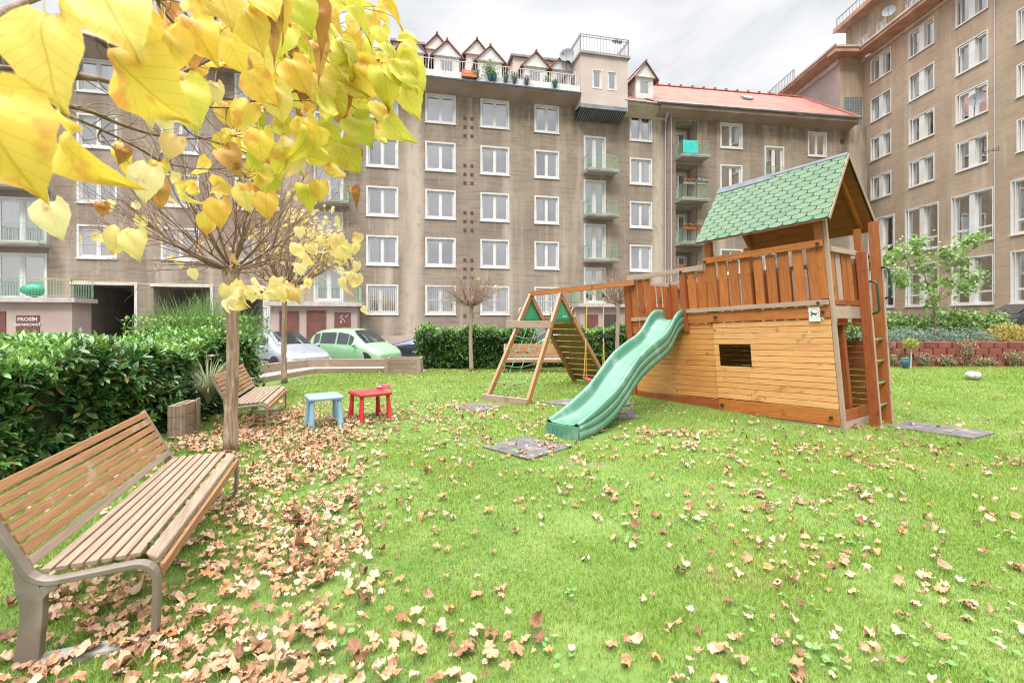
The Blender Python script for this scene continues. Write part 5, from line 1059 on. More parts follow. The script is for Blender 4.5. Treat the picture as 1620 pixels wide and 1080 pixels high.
for z_ in (.28, .60, .92, 1.24): q = MB(); q.tube([T(-.2, .655+.045*z_, z_), T(-.2, 1.04+.095*z_, z_)], .018, 8); o = q.build('rung', mat('green_metal', (.16, .27, .16), (.24, .34, .24), scale=8, rough=.4), None, smooth=True); reloc(o, tw)
for bb_, z_ in ((.71, 1.62), (1.25, 1.86)):
    q = MB(); q.tube([T(-.26, bb_, z_), T(-.33, bb_, z_+.02), T(-.35, bb_, z_+.06), T(-.35, bb_, z_+.42), T(-.33, bb_, z_+.46), T(-.26, bb_, z_+.48)], .016, 8); o = q.build('grab_handle', mat('dark_green_plastic', (.02, .09, .06), rough=.3), None, smooth=True); reloc(o, tw)
# the small sign on the rim board
sg = root('sign', T(.19, -.1, 1.60), 'small white square sign with a black dog silhouette on the tower corner', 'sign'); so = Vector(sg.location)
q = MB(); q.hexa([T(.12, -.056, 1.53)-so, T(.27, -.056, 1.53)-so, T(.27, -.05, 1.53)-so, T(.12, -.05, 1.53)-so, T(.12, -.056, 1.74)-so, T(.27, -.056, 1.74)-so, T(.27, -.05, 1.74)-so, T(.12, -.05, 1.74)-so]); q.build('plate', mat('sign_white', (.78, .78, .76), rough=.4), sg)
dog = [(.02, .30), (.02, .22), (.10, .20), (.12, .0), (.20, .0), (.20, .20), (.28, .28), (.60, .28), (.66, .18), (.64, .0), (.72, .0), (.76, .22), (.78, .34), (1.0, .52), (.97, .56), (.74, .44), (.62, .48), (.34, .50), (.26, .66), (.20, .74), (.14, .68), (.02, .62), (.03, .56), (.14, .54), (.18, .42), (.14, .34)]
q = MB(); cxs = .195; 
def sp(x, z, b_=-.0585): return T(cxs+(.5-x)*.105, b_, 1.60+z*.1)-so
q.add([sp(x, z) for x, z in dog], [tuple(range(len(dog)))]); q.build('dog_symbol', mat('sign_black', (.02, .02, .02), rough=.5), sg)
q = MB()
for k in range(28):
    t0, t1 = 2*math.pi*k/28, 2*math.pi*(k+1)/28; q.add([T(cxs+r_*math.cos(t), -.0575, 1.638+r_*1.15*math.sin(t))-so for t, r_ in ((t0, .064), (t1, .064), (t1, .059), (t0, .059))], [(0, 1, 2, 3)])
q.build('ring_symbol', mat('sign_grey', (.45, .45, .45), rough=.5), sg)
# ================================================================== SLIDE
C0 = Vector((3.06, 9.02, 0)); C1 = Vector((.66, 6.20, 0)); sdv = (C1-C0).normalized(); lat = Vector((-sdv.y, sdv.x, 0)); SL = (C1-C0).length
if lat.x < 0: lat = -lat
sl = root('slide', C1, 'wavy pale green plastic slide running down from the tower deck to the lawn', 'slide')
prof = [(-.03, 1.53), (.06, 1.53), (.10, 1.49), (.14, 1.41), (.19, 1.26), (.25, 1.13), (.30, 1.06), (.36, 1.0), (.44, .91), (.52, .80), (.58, .68), (.65, .52), (.72, .37), (.79, .265), (.86, .205), (.93, .18), (1.0, .175)]
sec = [(-.98, -.17), (-1.04, -.16), (-1.04, -.075), (-.99, -.065), (-1.02, -.055), (-1.03, .045), (-.98, .055), (-1.01, .075), (-1.0, .165), (-.93, .19), (-.85, .175), (-.80, .12), (-.76, .045), (-.62, .008), (-.3, 0), (0, -.003)]
sec = sec+[(-x, h) for x, h in sec[-2::-1]]
fine = []
for i in range(len(prof)-1):
    p0, p1, p2, p3 = prof[max(0, i-1)], prof[i], prof[i+1], prof[min(len(prof)-1, i+2)]
    for k in range(3):
        t = k/3; fine.append(tuple(.5*((2*p1[j])+(p2[j]-p0[j])*t+(2*p0[j]-5*p1[j]+4*p2[j]-p3[j])*t*t+(3*p1[j]-p0[j]-3*p2[j]+p3[j])*t**3) for j in (0, 1)))
fine.append(prof[-1]); q = MB(); vs = []; ns = len(sec)
for s_, z_ in fine:
    hw = .27-.025*min(1, max(0, s_)); c = C0+sdv*SL*s_-Vector((C1.x, C1.y, 0))
    for x, h in sec: hh = h*(1-.82*max(0, (s_-.80)/.20)**1.3) if h > 0 else h; vs.append(c+lat*(x*hw)+Vector((0, 0, z_+hh*(1 if h > 0 else 1.0))))
q.add(vs, [(i*ns+k, i*ns+k+1, (i+1)*ns+k+1, (i+1)*ns+k) for i in range(len(fine)-1) for k in range(ns-1)])
SLM = mat('slide_green_plastic', (.09, .235, .155), (.13, .285, .195), scale=2.2, rough=.38, third=(.28, .42, .34), tscale=3.5, tlo=.55, thi=.8, spec=.5)
ob = q.build('chute', SLM, sl, smooth=True); md = ob.modifiers.new('thickness', 'SOLIDIFY'); md.thickness = .012; md.offset = -1
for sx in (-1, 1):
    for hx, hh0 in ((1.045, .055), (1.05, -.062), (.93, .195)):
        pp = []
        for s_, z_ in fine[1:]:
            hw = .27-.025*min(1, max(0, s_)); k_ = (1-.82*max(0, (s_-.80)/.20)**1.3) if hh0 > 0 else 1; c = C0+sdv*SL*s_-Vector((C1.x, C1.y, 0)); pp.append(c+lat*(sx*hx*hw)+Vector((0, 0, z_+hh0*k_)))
        q = MB(); q.tube(pp, .0055, 5); q.build('rib', mat('painted_edge_highlight', (.36, .50, .42), (.22, .38, .29), scale=12, rough=.5), sl, smooth=True)  # pale tubes along ribs and lip: edge highlights put into the colour
q = MB(); e = Vector((0, 0, 0)); hw = .25
def F_(l, d, z): return lat*l+sdv*d+Vector((0, 0, z))
q.hexa([F_(-hw, -.20, .0), F_(hw, -.20, .0), F_(hw, .0, -.01), F_(-hw, .0, -.01), F_(-hw, -.12, .16), F_(hw, -.12, .16), F_(hw, -.005, .178), F_(-hw, -.005, .178)] if False else [F_(-hw, .035, -.02), F_(hw, .035, -.02), F_(hw, -.17, -.02), F_(-hw, -.17, -.02), F_(-hw, .012, .174), F_(hw, .012, .174), F_(hw, -.10, .172), F_(-hw, -.10, .172)])
for i in range(5): x = -.15+i*.075; q.hexa([F_(x-.008, .045, 0), F_(x+.008, .045, 0), F_(x+.008, .01, 0), F_(x-.008, .01, 0), F_(x-.006, .026, .14), F_(x+.006, .026, .14), F_(x+.006, .0, .14), F_(x-.006, .0, .14)])
q.build('slide_foot', SLM, sl, bevel=.012)
# ================================================================== CLIMBING FRAME WITH BEAM
LP = Vector((.43, 10.85, 2.13)); dBm = Vector((.862, -.507, 0)); MP = LP+dBm*.75; RP = Vector((2.49, 9.64, 2.29))
LP2 = LP-dBm*.03; cf = root('climbing_frame', (.7, 10.6, 0), 'wooden A-frame with rope net and plank climbing wall carrying the swing beam', 'climbing frame'); co = Vector(cf.location)
def cb(name, m, fn, **k):
    q = MB(); fn(q); q.v = [tuple(Vector(v)-co) for v in q.v]; return q.build(name, m, cf, **k)
cb('beam', ORANGE2, lambda q: q.beam(LP2-Vector((0, 0, .0)), RP, .075, .10), bevel=.004)
cb('beam_top', WEATH, lambda q: q.beam(LP2+Vector((0, 0, .058)), RP+Vector((0, 0, .058)), .082, .014))
FL, FM = Vector((-.49, 9.15, -.02)), Vector((.27, 8.62, -.02)); BL, BM = Vector((1.58, 11.85, -.02)), Vector((2.30, 11.3, -.02))
BROWNPINE = wood('faded_brown_pine', (.44, .23, .10), (.30, .15, .06), (.18, .08, .03))
for top, ft in ((LP, FL), (MP, FM)):
    cb('leg', BROWNPINE, lambda q: q.beam(top-Vector((0, 0, .03)), ft, .055, .12, up=dBm.cross(ft-top)), bevel=.004)
    cb('leg_face', WEATH, lambda q: q.beam(top-Vector((0, 0, .0))-(Vector((.4, .8, 0))*.062), ft-(Vector((.4, .8, 0))*.07), .05, .012, up=dBm.cross(ft-top))) 
for top, ft in ((LP, BL), (MP, BM)): cb('leg', BROWNPINE, lambda q: q.beam(top-Vector((0, 0, .05)), ft, .055, .12, up=dBm.cross(ft-top)), bevel=.004)
def lerp(a, b, t): return a+(b-a)*t
e1 = Vector((.08, .14, .04))
cb('cross_bar', WEATH, lambda q: q.beam(lerp(LP, FL, .30)-dBm*.22-e1, lerp(MP, FM, .30)+dBm*.06-e1, .05, .15), bevel=.004)
cb('base_bar', WEATH, lambda q: q.beam(FL-dBm*.05-Vector((.04, .08, -.07)), FM+dBm*.05-Vector((.04, .08, -.07)), .05, .14), bevel=.004)
GPL = mat('bright_green_plastic', (.04, .26, .12), (.06, .32, .16), scale=3, rough=.4)
for top, f1, f2 in ((LP, FL, BL), (MP, FM, BM)):
    def tri(q, top=top, f1=f1, f2=f2):
        a = top-Vector((0, 0, .05)); q.prism([a-dBm*.03, lerp(top, f1, .27)-dBm*.03, lerp(top, f2, .27)-dBm*.03], dBm*.012)
        for x, y in ((top, lerp(top, f1, .28)), (top, lerp(top, f2, .28)), (lerp(top, f1, .26), lerp(top, f2, .26))): q.beam(x-dBm*.035-Vector((0, 0, .05)), y-dBm*.035-Vector((0, 0, .03)), .03, .09)
    cb('bracket_panel', GPL, tri, bevel=.004)
c0 = lerp(lerp(MP, FM, .24), lerp(MP, BM, .24), .5)-dBm*.038
cb('maker_mark', WHITERAIL, lambda q: [q.box(c0.x-.11+i*.032, c0.x-.088+i*.032, c0.y-.022-.0+(i*.0), c0.y-.018, c0.z-.012, c0.z+.012) for i in range(7)])
# rope net
ROPE = mat('green_rope', (.07, .25, .15), (.12, .32, .2), scale=60, rough=.8); ROPEW = mat('pale_rope', (.42, .46, .42), rough=.8); KNOT = mat('red_knot', (.32, .09, .06), rough=.6)
tl, tr_ = lerp(LP, FL, .32), lerp(MP, FM, .32); bl_, br_ = FL+Vector((0, 0, .1)), FM+Vector((0, 0, .1)); off = Vector((-.03, -.06, 0))
vr = []
for f in (.36, .64): vr.append((lerp(tl, tr_, f), lerp(bl_, br_, f*.9+.04)))
for p, q2 in vr: cb('net_rope', ROPE, lambda q: q.tube([p+off, lerp(p, q2, .35)+off+Vector((.0, .02, -.02)), lerp(p, q2, .7)+off+Vector((0, .02, -.02)), q2+off], .009, 6))
for k, f in enumerate((.16, .35, .56, .78)):
    l0, r0 = lerp(lerp(LP, FL, .32), FL, f), lerp(lerp(MP, FM, .32), FM, f-.06); p1, p2 = lerp(vr[0][0], vr[0][1], f+.05), lerp(vr[1][0], vr[1][1], f+.05)
    cb('net_rope', ROPE, lambda q: q.tube([l0, p1+off, p2+off, r0], .009, 6))
    for p in (p1, p2): cb('knot', KNOT, lambda q: q.sphere(p+off+Vector((0, -.005, 0)), .024, 8, 6))
    for p in (l0, r0): cb('rope_clip', ROPEW, lambda q: q.sphere(p, .022, 8, 6))
for c in (lerp(LP, FL, .2)-dBm*.05, lerp(MP, FM, .2)-dBm*.06, lerp(MP, BM, .2)+dBm*.06):
    def ring(q, c=c):
        n_ = 14; q.tube([c+Vector((.10*math.cos(2*math.pi*i/n_)*.55, .10*math.cos(2*math.pi*i/n_)*.8, .10*math.sin(2*math.pi*i/n_))) for i in range(n_+1)], .012, 6)
    cb('hand_ring', mat('tan_plastic', (.60, .45, .26), rough=.5), ring)
# climbing wall
nb = 10
q = MB()
for i in range(nb):
    f0 = .33+.66*i/nb; f1 = .33+.66*(i+.86)/nb; w = [lerp(LP, BL, f0), lerp(MP, BM, f0), lerp(MP, BM, f1), lerp(LP, BL, f1)]; n_ = (w[1]-w[0]).cross(w[2]-w[0]).normalized(); n_ = n_ if n_.z > 0 else -n_
    s0, s1 = n_*.062, n_*.084; q.hexa([w[3]+s0, w[2]+s0, w[1]+s0, w[0]+s0, w[3]+s1, w[2]+s1, w[1]+s1, w[0]+s1])
q.v = [tuple(Vector(v)-co) for v in q.v]; q.build('climbing_wall', wood('olive_brown_boards', (.34, .21, .06), (.25, .15, .04), (.16, .09, .03), rough=.6), cf, bevel=.003)
cb('cross_bar', ORANGE, lambda q: q.beam(lerp(LP, BL, .29), lerp(MP, BM, .29), .05, .13), bevel=.004)
# ================================================================== SWING
sw = root('swing', (1.75, 10.08, .27), 'red swing seat on yellow ropes hanging from the wooden beam', 'swing'); so = Vector(sw.location)
for t_, nm in ((1.37, 0), (1.73, 1)):
    p = LP+dBm*t_+Vector((0, 0, .02)); seat = Vector((1.75, 10.08, .27))+dBm*(-.21 if nm == 0 else .21)+Vector((0, 0, .02)); mid = lerp(p, seat, .50)
    q = MB(); q.tube([p-so, mid-so], .010, 6); perp = Vector((.5, .86, 0))
    for s_ in (-1, 1): q.tube([mid-so, seat+perp*.07*s_-so], .008, 6)
    q.build('rope', mat('yellow_rope', (.70, .48, .08), (.78, .58, .16), scale=50, rough=.75), sw)
    q = MB(); q.box(mid.x-.035-so.x, mid.x+.035-so.x, mid.y-.02-so.y, mid.y+.02-so.y, mid.z-.02-so.z, mid.z+.03-so.z); q.sphere(mid-so-Vector((0, 0, .03)), .03, 8, 6); q.build('rope_adjuster', mat('navy_plastic', (.02, .05, .12), rough=.4), sw)
    q = MB(); q.box(p.x-.02-so.x, p.x+.02-so.x, p.y-.02-so.y, p.y+.02-so.y, p.z-.14-so.z, p.z-.05-so.z); q.build('hanger', mat('navy_plastic', (.02, .05, .12), rough=.4), sw)
q = MB(); vs = []; n_ = 12
for i in range(n_+1):
    x = -.23+.46*i/n_; z_ = -.03+.05*(abs(x)/.23)**2*1.0
    for y, dz in ((-.085, .015), (-.05, 0), (0, -.004), (.05, 0), (.085, .015)): v = dBm*x+Vector((.5, .86, 0))*y; vs.append((v.x, v.y, z_+dz))
q.add(vs, [(i*5+k, i*5+k+1, (i+1)*5+k+1, (i+1)*5+k) for i in range(n_) for k in range(4)]); ob = q.build('seat', mat('dark_red_plastic', (.42, .035, .06), rough=.35), sw, smooth=True); md = ob.modifiers.new('thickness', 'SOLIDIFY'); md.thickness = .03; md.offset = 0
# ================================================================== BENCHES
SLAT = wood('weathered_orange_slat', (.44, .23, .105), (.21, .115, .06), (.40, .33, .28), scale=3.5, rough=.8, rmix=.45)
SLAT2 = wood('bleached_slat', (.40, .30, .22), (.20, .145, .105), (.42, .25, .13), scale=3.5, rough=.85, rmix=.45)
STEEL = mat('grey_powder_coat', (.29, .245, .205), (.24, .20, .165), scale=3, rough=.45, metal=.2, third=(.36, .31, .27), tscale=4)
CONCF = mat('mossy_concrete_foot', (.45, .42, .38), (.3, .29, .25), scale=12, rough=.95, bump=.5, bscale=40)
def strip(q, path, th, x0, x1):
    n = len(path); L_, R_ = [], []
    th = th if hasattr(th, '__len__') else [th]*n
    for i, p in enumerate(path):
        d = Vector((path[min(i+1, n-1)][0]-path[max(i-1, 0)][0], path[min(i+1, n-1)][1]-path[max(i-1, 0)][1])).normalized(); nn = Vector((-d.y, d.x))*th[i]/2
        L_.append((p[0]+nn.x, p[1]+nn.y)); R_.append((p[0]-nn.x, p[1]-nn.y))
    vs = [(x0, *p) for p in L_]+[(x0, *p) for p in R_]+[(x1, *p) for p in L_]+[(x1, *p) for p in R_]; fs = []
    for i in range(n-1): fs += [(i, i+1, n+i+1, n+i), (2*n+i, 3*n+i, 3*n+i+1, 2*n+i+1), (i, 2*n+i, 2*n+i+1, i+1), (n+i, n+i+1, 3*n+i+1, 3*n+i)]
    fs += [(0, n, 3*n, 2*n), (n-1, 3*n-1, 4*n-1, 2*n-1)]
    q.add(vs, fs)
def arc(c, r_, a0, a1, n=5): return [(c[0]+r_*math.cos(R(a0+(a1-a0)*i/n)), c[1]+r_*math.sin(R(a0+(a1-a0)*i/n))) for i in range(n+1)]
def bench(loc, rz, label, ln=1.92, first=[None]):
    rt = root('park_bench', loc, label, 'bench', 'slatted park benches', rz)
    for xf in (0, ln):
        q = MB(); x0, x1 = xf-.028, xf+.028
        path = [(.665, .785), (.60, .655), (.53, .515), (.487, .425)]+[(.468, .392), (.44, .366), (.405, .352), (.37, .349)]+[(.25, .356), (.14, .364)]+[(.09, .367)]+arc((.075, .285), .083, 90, 180, 5)+[(-.008, .20), (-.005, .10)]+arc((.055, .065), .06, 180, 262, 5)+[(.25, -.008), (.47, -.018)]
        strip(q, path, .026, x0, x1)
        strip(q, [(.505, .44), (.485, .385), (.465, .335), (.452, .28), (.452, .20), (.462, .10), (.472, -.02)], [.03, .055, .085, .085, .082, .085, .09], x0+.002, x1-.002)
        strip(q, [(.36, .335), (.40, .325), (.435, .29)], [.03, .045, .05], x0+.004, x1-.004)
        q.build('side_frame', STEEL, rt, bevel=.004)
        q = MB(); q.box(xf-.045, xf+.045, .06, .50, -.05, .012); q.build('foot_block', CONCF, rt, bevel=.008)
    for i in range(7):   # back
        f = (i+.42)/7; y, z = .497+(.668-.497)*f, .40+(.785-.40)*f; d = Vector((0, .171, .385)).normalized(); n_ = Vector((0, -d.z, d.y)); q = MB(); c = Vector((0, y, z))+n_*.024; h2 = d*.0235; t2 = n_*.011; a = Vector((.03, 0, 0)); b = Vector((ln-.03, 0, 0))
        q.hexa([a+c-h2-t2, b+c-h2-t2, b+c-h2+t2, a+c-h2+t2, a+c+h2-t2, b+c+h2-t2, b+c+h2+t2, a+c+h2+t2]); q.build('back_slat', SLAT if i > 0 else SLAT2, rt, bevel=.004)
    for i in range(7):   # seat
        f = i/6; y = .425-.335*f; z = .380+.012*f; q = MB(); q.box(.03, ln-.03, y-.021, y+.021, z-.006, z+.016); q.build('seat_slat', SLAT2, rt, bevel=.004)
    q = MB(); q.hexa([(.03, -.005, .335), (ln-.03, -.005, .335), (ln-.03, .02, .345), (.03, .02, .345), (.03, -.005, .372), (ln-.03, -.005, .372), (ln-.03, .05, .402), (.03, .05, .402)]); q.build('seat_slat', SLAT2, rt, bevel=.008)
    q = MB(); q.box(.03, ln-.03, -.03, -.008, .285, .340); q.build('seat_slat', SLAT, rt, bevel=.004)
    return rt
bench((-1.717, 2.28, .02), R(110.2), 'nearest slatted wooden bench with grey steel side frames, cut by the left edge')
bench((-3.34, 6.45, .02), R(108.0), 'second slatted bench beyond the tan tree trunk, beside the timber box', ln=1.75)
bench((-.22, 13.7, .02), R(0), 'far slatted bench facing the lawn behind the climbing net', ln=1.9)
# ================================================================== CHILDREN'S TABLES
def kid_table(name, loc, rz, w, d, h, m, label):
    rt = root(name, loc, label, 'table', "children's plastic tables", rz); q = MB(); q.box(0, w, 0, d, h-.055, h); q.build('tabletop', m, rt, bevel=.022)
    for sx in (0, 1):
        for sy in (0, 1):
            q = MB(); cx_, cy_ = (.055 if sx == 0 else w-.055), (.055 if sy == 0 else d-.055); o = (-.02 if sx == 0 else .02, -.02 if sy == 0 else .02); vs = []
            for r_, z, k in ((.046, -.01, 1), (.044, .04, .9), (.034, h*.5, .4), (.029, h-.056, 0)): vs += [(cx_+o[0]*k+r_*math.cos(2*math.pi*i/12), cy_+o[1]*k+r_*math.sin(2*math.pi*i/12), z) for i in range(12)]
            q.add(vs, [(j*12+i, j*12+(i+1) % 12, (j+1)*12+(i+1) % 12, (j+1)*12+i) for j in range(3) for i in range(12)]+[tuple(range(12))[::-1]]); q.build('leg', m, rt, smooth=True)
    return rt
kid_table('plastic_table', (-2.83, 6.60, 0), R(31), .47, .46, .45, mat('sky_blue_plastic', (.30, .52, .66), (.36, .58, .70), scale=3, rough=.4), "pale blue plastic children's table on the dry leaves")
kid_table('plastic_table', (-2.25, 7.0, 0), R(38), .52, .52, .44, mat('bright_red_plastic', (.62, .035, .045), (.70, .08, .08), scale=3, rough=.38), "bright red plastic children's table carrying a pink toy dish")
q = MB(); rt = root('toy_dish', G(607, 613.5, .44), 'pink plastic toy dish lying on the red table', 'toy')
q.lathe([(.0, .004), (.10, .004), (.125, .03), (.115, .034), (.095, .014), (.0, .014)], n=20); q.build('dish', mat('pink_plastic', (.72, .22, .30), rough=.35), rt, smooth=True)
q = MB(); q.lathe([(.0, .015), (.07, .015), (.078, .05), (.07, .055), (.0, .052)], c=(.03, .01, 0), n=18); q.build('lid', mat('red_pink_plastic', (.66, .10, .14), rough=.35), rt, smooth=True)
# ================================================================== RUBBER MATS
RUB = mat('grey_rubber_tile', (.14, .13, .13), (.20, .185, .18), scale=5, rough=.95, bump=.6, bscale=90, third=(.33, .27, .2), tscale=5)
mlab = ['square grey rubber mat at the foot of the slide', 'grey rubber mat before the rope net', 'large dark rubber mat under the swing', 'small rubber mat beside the left post of the tower', 'long grey rubber mat at the foot of the ladder']
for poly, lb in zip(MATS_POLY, mlab):
    c = sum((Vector(p) for p in poly), Vector())/4; q = MB(); pts = [Vector((p.x-c.x, p.y-c.y, 0)) for p in poly]; n_ = 3
    for i in range(n_):
        for j in range(n_):
            def at(u, v): return pts[0].lerp(pts[1], u).lerp(pts[3].lerp(pts[2], u), v)
            e_ = .006; a = [at(i/n_+e_, j/n_+e_), at((i+1)/n_-e_, j/n_+e_), at((i+1)/n_-e_, (j+1)/n_-e_), at(i/n_+e_, (j+1)/n_-e_)]; q.prism([(p.x, p.y, 0) for p in a], (0, 0, .022))
    o = q.build('rubber_mat', RUB, None, bevel=.004); o.location = (c.x, c.y, .002); tag(o, lb, 'mat', 'rubber safety mats')
# ================================================================== TIMBER EDGING
TIMB = wood('grey_sleeper', (.42, .32, .24), (.32, .235, .17), (.50, .42, .34), rough=.9, bump=.6)
def sleeper(pts, z0, z1, th, name, label):
    rt = root(name, (*pts[0], 0), label, 'timber edging', 'sleepers edging the path'); o = Vector(rt.location)
    for i in range(len(pts)-1):
        q = MB(); p, r_ = Vector((*pts[i], (z0+z1)/2))-o, Vector((*pts[i+1], (z0+z1)/2))-o; d = (r_-p).normalized()*.002; q.beam(p+d, r_-d, th, z1-z0); q.build('sleeper', TIMB, rt, bevel=.008)
sleeper([(-6.22, 11.25), (-5.98, 12.45), (-5.70, 13.68), (-3.62, 13.84)], -.05, .135, .12, 'timber_kerb', 'low grey sleeper kerb along the lawn side of the path')
sleeper([(-6.95, 11.2), (-6.6, 12.9), (-6.2, 14.3), (-3.6, 14.5)], .10, .345, .12, 'timber_wall', 'upper grey sleeper wall behind the path, before the green car')
def timber_box(loc, rz, w, d, h, label, extra=True):
    rt = root('timber_planter', loc, label, 'planter', rz=rz); q = MB(); n_ = 3
    for i in range(n_):
        z0, z1 = h*i/n_+.002-.02, h*(i+1)/n_-.002-.02
        q.box(0, w, 0, .05, z0, z1); q.box(0, w, d-.05, d, z0, z1); q.box(0, .05, .052, d-.052, z0, z1); q.box(w-.05, w, .052, d-.052, z0, z1)
    q.build('side_boards', TIMB, rt, bevel=.006)
    for x in (-.01, w-.09):
        q = MB(); q.box(x, x+.1, -.02, -.001, -.02, h); q.build('corner_post', WEATH, rt, bevel=.005)
    q = MB(); q.box(.052, w-.052, .052, d-.052, 0, h-.08); q.build('soil', MATS['bed_soil'], rt)
timber_box((-3.58, 13.35, 0), R(5), .98, .8, .46, 'grey timber planter box at the end of the path by the clipped hedge')
timber_box((-4.27, 6.1, 0), R(100), .50, .15, .46, 'small weathered timber box at the hedge foot before the second bench')
# ================================================================== CARS
TYRE = mat('tyre_rubber', (.03, .03, .03), rough=.85); RIM = mat('alloy_rim', (.5, .5, .52), rough=.3, metal=.8); CGL = mat('car_glass', (.035, .045, .05), rough=.04, spec=1.0, coat=1.0)
BLK = mat('black_trim', (.03, .03, .035), rough=.6); HLM = mat('headlight_glass', (.62, .64, .66), rough=.1, spec=.9); TLM = mat('tail_light_red', (.35, .02, .02), rough=.2)
def car(name, loc, rz, paint, label, stations, cabin, wheels, width, roof_paint=None, rails=False, ground=-.3):
    """stations: (x, z_sill, z_belt, z_top, half_width, half_width_top); front at +x"""
    rt = root('parked_car', (*loc, ground), label, 'car', 'cars parked behind the hedges', rz); q = MB(); vs = []
    for (x, zs, zb, zt, hw, ht) in stations:
        half = [(hw*.90, zs), (hw*.99, zs+.10), (hw, (zs+zb)/2), (hw*.985, zb-.08), (hw*.95, zb), (ht+(hw*.95-ht)*.12, zb+(zt-zb)*.86), (ht*.86, zt-.012), (ht*.45, zt+.012)]
        loop = [(x, y, z) for y, z in half]+[(x, -y, z) for y, z in half[::-1]]; vs += loop
    nl = 16; ns = len(stations); fs = [(i*nl+k, (i+1)*nl+k, (i+1)*nl+(k+1) % nl, i*nl+(k+1) % nl) for i in range(ns-1) for k in range(nl)]
    fs += [tuple(range(nl)), tuple((ns-1)*nl+k for k in range(nl))[::-1]]
    q.add(vs, fs); ob = q.build('body', paint, rt, smooth=True); md = ob.modifiers.new('sub', 'SUBSURF'); md.levels = md.render_levels = 2
    # glass: quads over the greenhouse
    def pt(i, k, off=.012):
        a = Vector(vs[i*nl+k]); s_ = 1 if a.y > 0 else -1; return a+Vector((0, s_*off, 0))
    def side(i0, i1, s_, f0, f1, z0=.10, z1=.88):
        kb, kt = (4, 5) if s_ > 0 else (11, 10)
        def bi(u, v):
            b = pt(i0, kb).lerp(pt(i1, kb), u); t = pt(i0, kt).lerp(pt(i1, kt), u); return b.lerp(t, v)
        g = MB(); n_ = 4; g.add([bi(f0+(f1-f0)*i/n_, v) for v in (z0, z1) for i in range(n_+1)], [(i, i+1, n_+2+i, n_+1+i) for i in range(n_)]); g.build('side_window', CGL, rt)
    for (i0, i1, f0, f1) in cabin['side']:
        for s_ in (1, -1): side(i0, i1, s_, f0, f1)
    for nm, i0, i1 in (('windscreen', *cabin['front']), ('rear_window', *cabin['rear'])):
        a, b = stations[i0], stations[i1]; up = Vector((.03 if nm == 'windscreen' else -.03, 0, .035)); g = MB(); vv = []; n_ = 6
        for f in (.08, .5, .93):
            x = a[0]+(b[0]-a[0])*f; z = a[3]+(b[3]-a[3])*f; w_ = (a[5]+(b[5]-a[5])*f)*.84
            for k in range(n_+1): y = -w_+2*w_*k/n_; vv.append(Vector((x, y, z-.025*(y/w_)**2))+up)
        g.add(vv, [(j*(n_+1)+k, j*(n_+1)+k+1, (j+1)*(n_+1)+k+1, (j+1)*(n_+1)+k) for j in range(2) for k in range(n_)]); g.build(nm, CGL, rt, smooth=True)
    for x in wheels:
        for s_ in (1, -1):
            y = s_*(width-.11); g = MB(); prof_ = [(.0, -.10), (.27, -.10), (.31, -.085), (.315, 0), (.31, .085), (.27, .10), (.21, .10), (.2, .06), (.0, .05)]; g.lathe(prof_, n=24); g.v = [(a_+x, y+c_*s_, b_+.315) for a_, b_, c_ in g.v]; w_ = g.build('wheel', TYRE, rt, smooth=True)
            g = MB(); g.lathe([(.0, .062), (.19, .062), (.205, .09)], n=20); g.v = [(a_+x, y+c_*s_, b_+.315) for a_, b_, c_ in g.v]; g.build('rim', RIM, w_, smooth=True)
            g = MB(); n_ = 16; ring = [(x+r_*math.cos(math.pi*k/n_), s_*(width+.004-.0), .315+r_*math.sin(math.pi*k/n_)) for r_ in (.37, .0) for k in range(n_+1)]; g.add(ring, [(k, k+1, n_+2+k, n_+1+k) for k in range(n_)]); g.build('wheel_arch', BLK, rt)
    xf = stations[-1][0]; xr = stations[0][0]; zb = stations[-2][2]
    for s_ in (1, -1):
        g = MB(); g.sphere((xf-.20, s_*(width-.24), zb-.10), .17, 12, 8, (.9, .8, .62)); g.build('headlight', HLM, rt, smooth=True)
        g = MB(); g.sphere((xr+.06, s_*(width-.16), stations[1][2]-.02), .13, 10, 8, (.5, .7, 1.3)); g.build('tail_light', TLM, rt, smooth=True)
        i_ = cabin['front'][1]; a = stations[cabin['front'][0]]; g = MB(); g.sphere((a[0]-.28, s_*(width+.10), a[2]+.07), .10, 10, 8, (.6, 1, .75)); g.build('mirror', paint, rt, smooth=True)
        g = MB(); g.box(xr+.55, xf-.75, s_*(width+.0)-.012, s_*(width+.0)+.014, .50, .57); g.build('side_trim', BLK, rt)
        for xh in cabin.get('handles', []): g = MB(); g.box(xh-.08, xh+.08, s_*(width)-.01, s_*width+.02, a[2]-.10, a[2]-.07); g.build('door_handle', paint, rt)
    g = MB(); g.box(xf-.05, xf+.0, -.5, .5, .35, .47); g.build('grille', BLK, rt)
    if roof_paint:
        ca = [s for s in stations if s[3] > 1.3]; g = MB(); g.box(ca[0][0]+.05, ca[-1][0]-.05, -ca[0][5]*.85, ca[0][5]*.85, ca[0][3]-.01, ca[0][3]+.03); g.build('roof_panel', roof_paint, rt, bevel=.015)
    if rails:
        ca = [s for s in stations if s[3] > 1.3]
        for s_ in (1, -1): g = MB(); y = s_*ca[0][5]*.82; zt = ca[0][3]+.03; g.tube([(ca[0][0], y, zt-.03), (ca[0][0]+.15, y, zt+.05), (0, y, zt+.07), (ca[-1][0]-.15, y, zt+.05), (ca[-1][0], y, zt-.03)], .018, 6); g.build('roof_rail', BLK, rt)
    return rt
def paint(n, c, c2=None): return mat(n, c, c2, rough=.25, coat=.8, metal=.15, spec=.5)
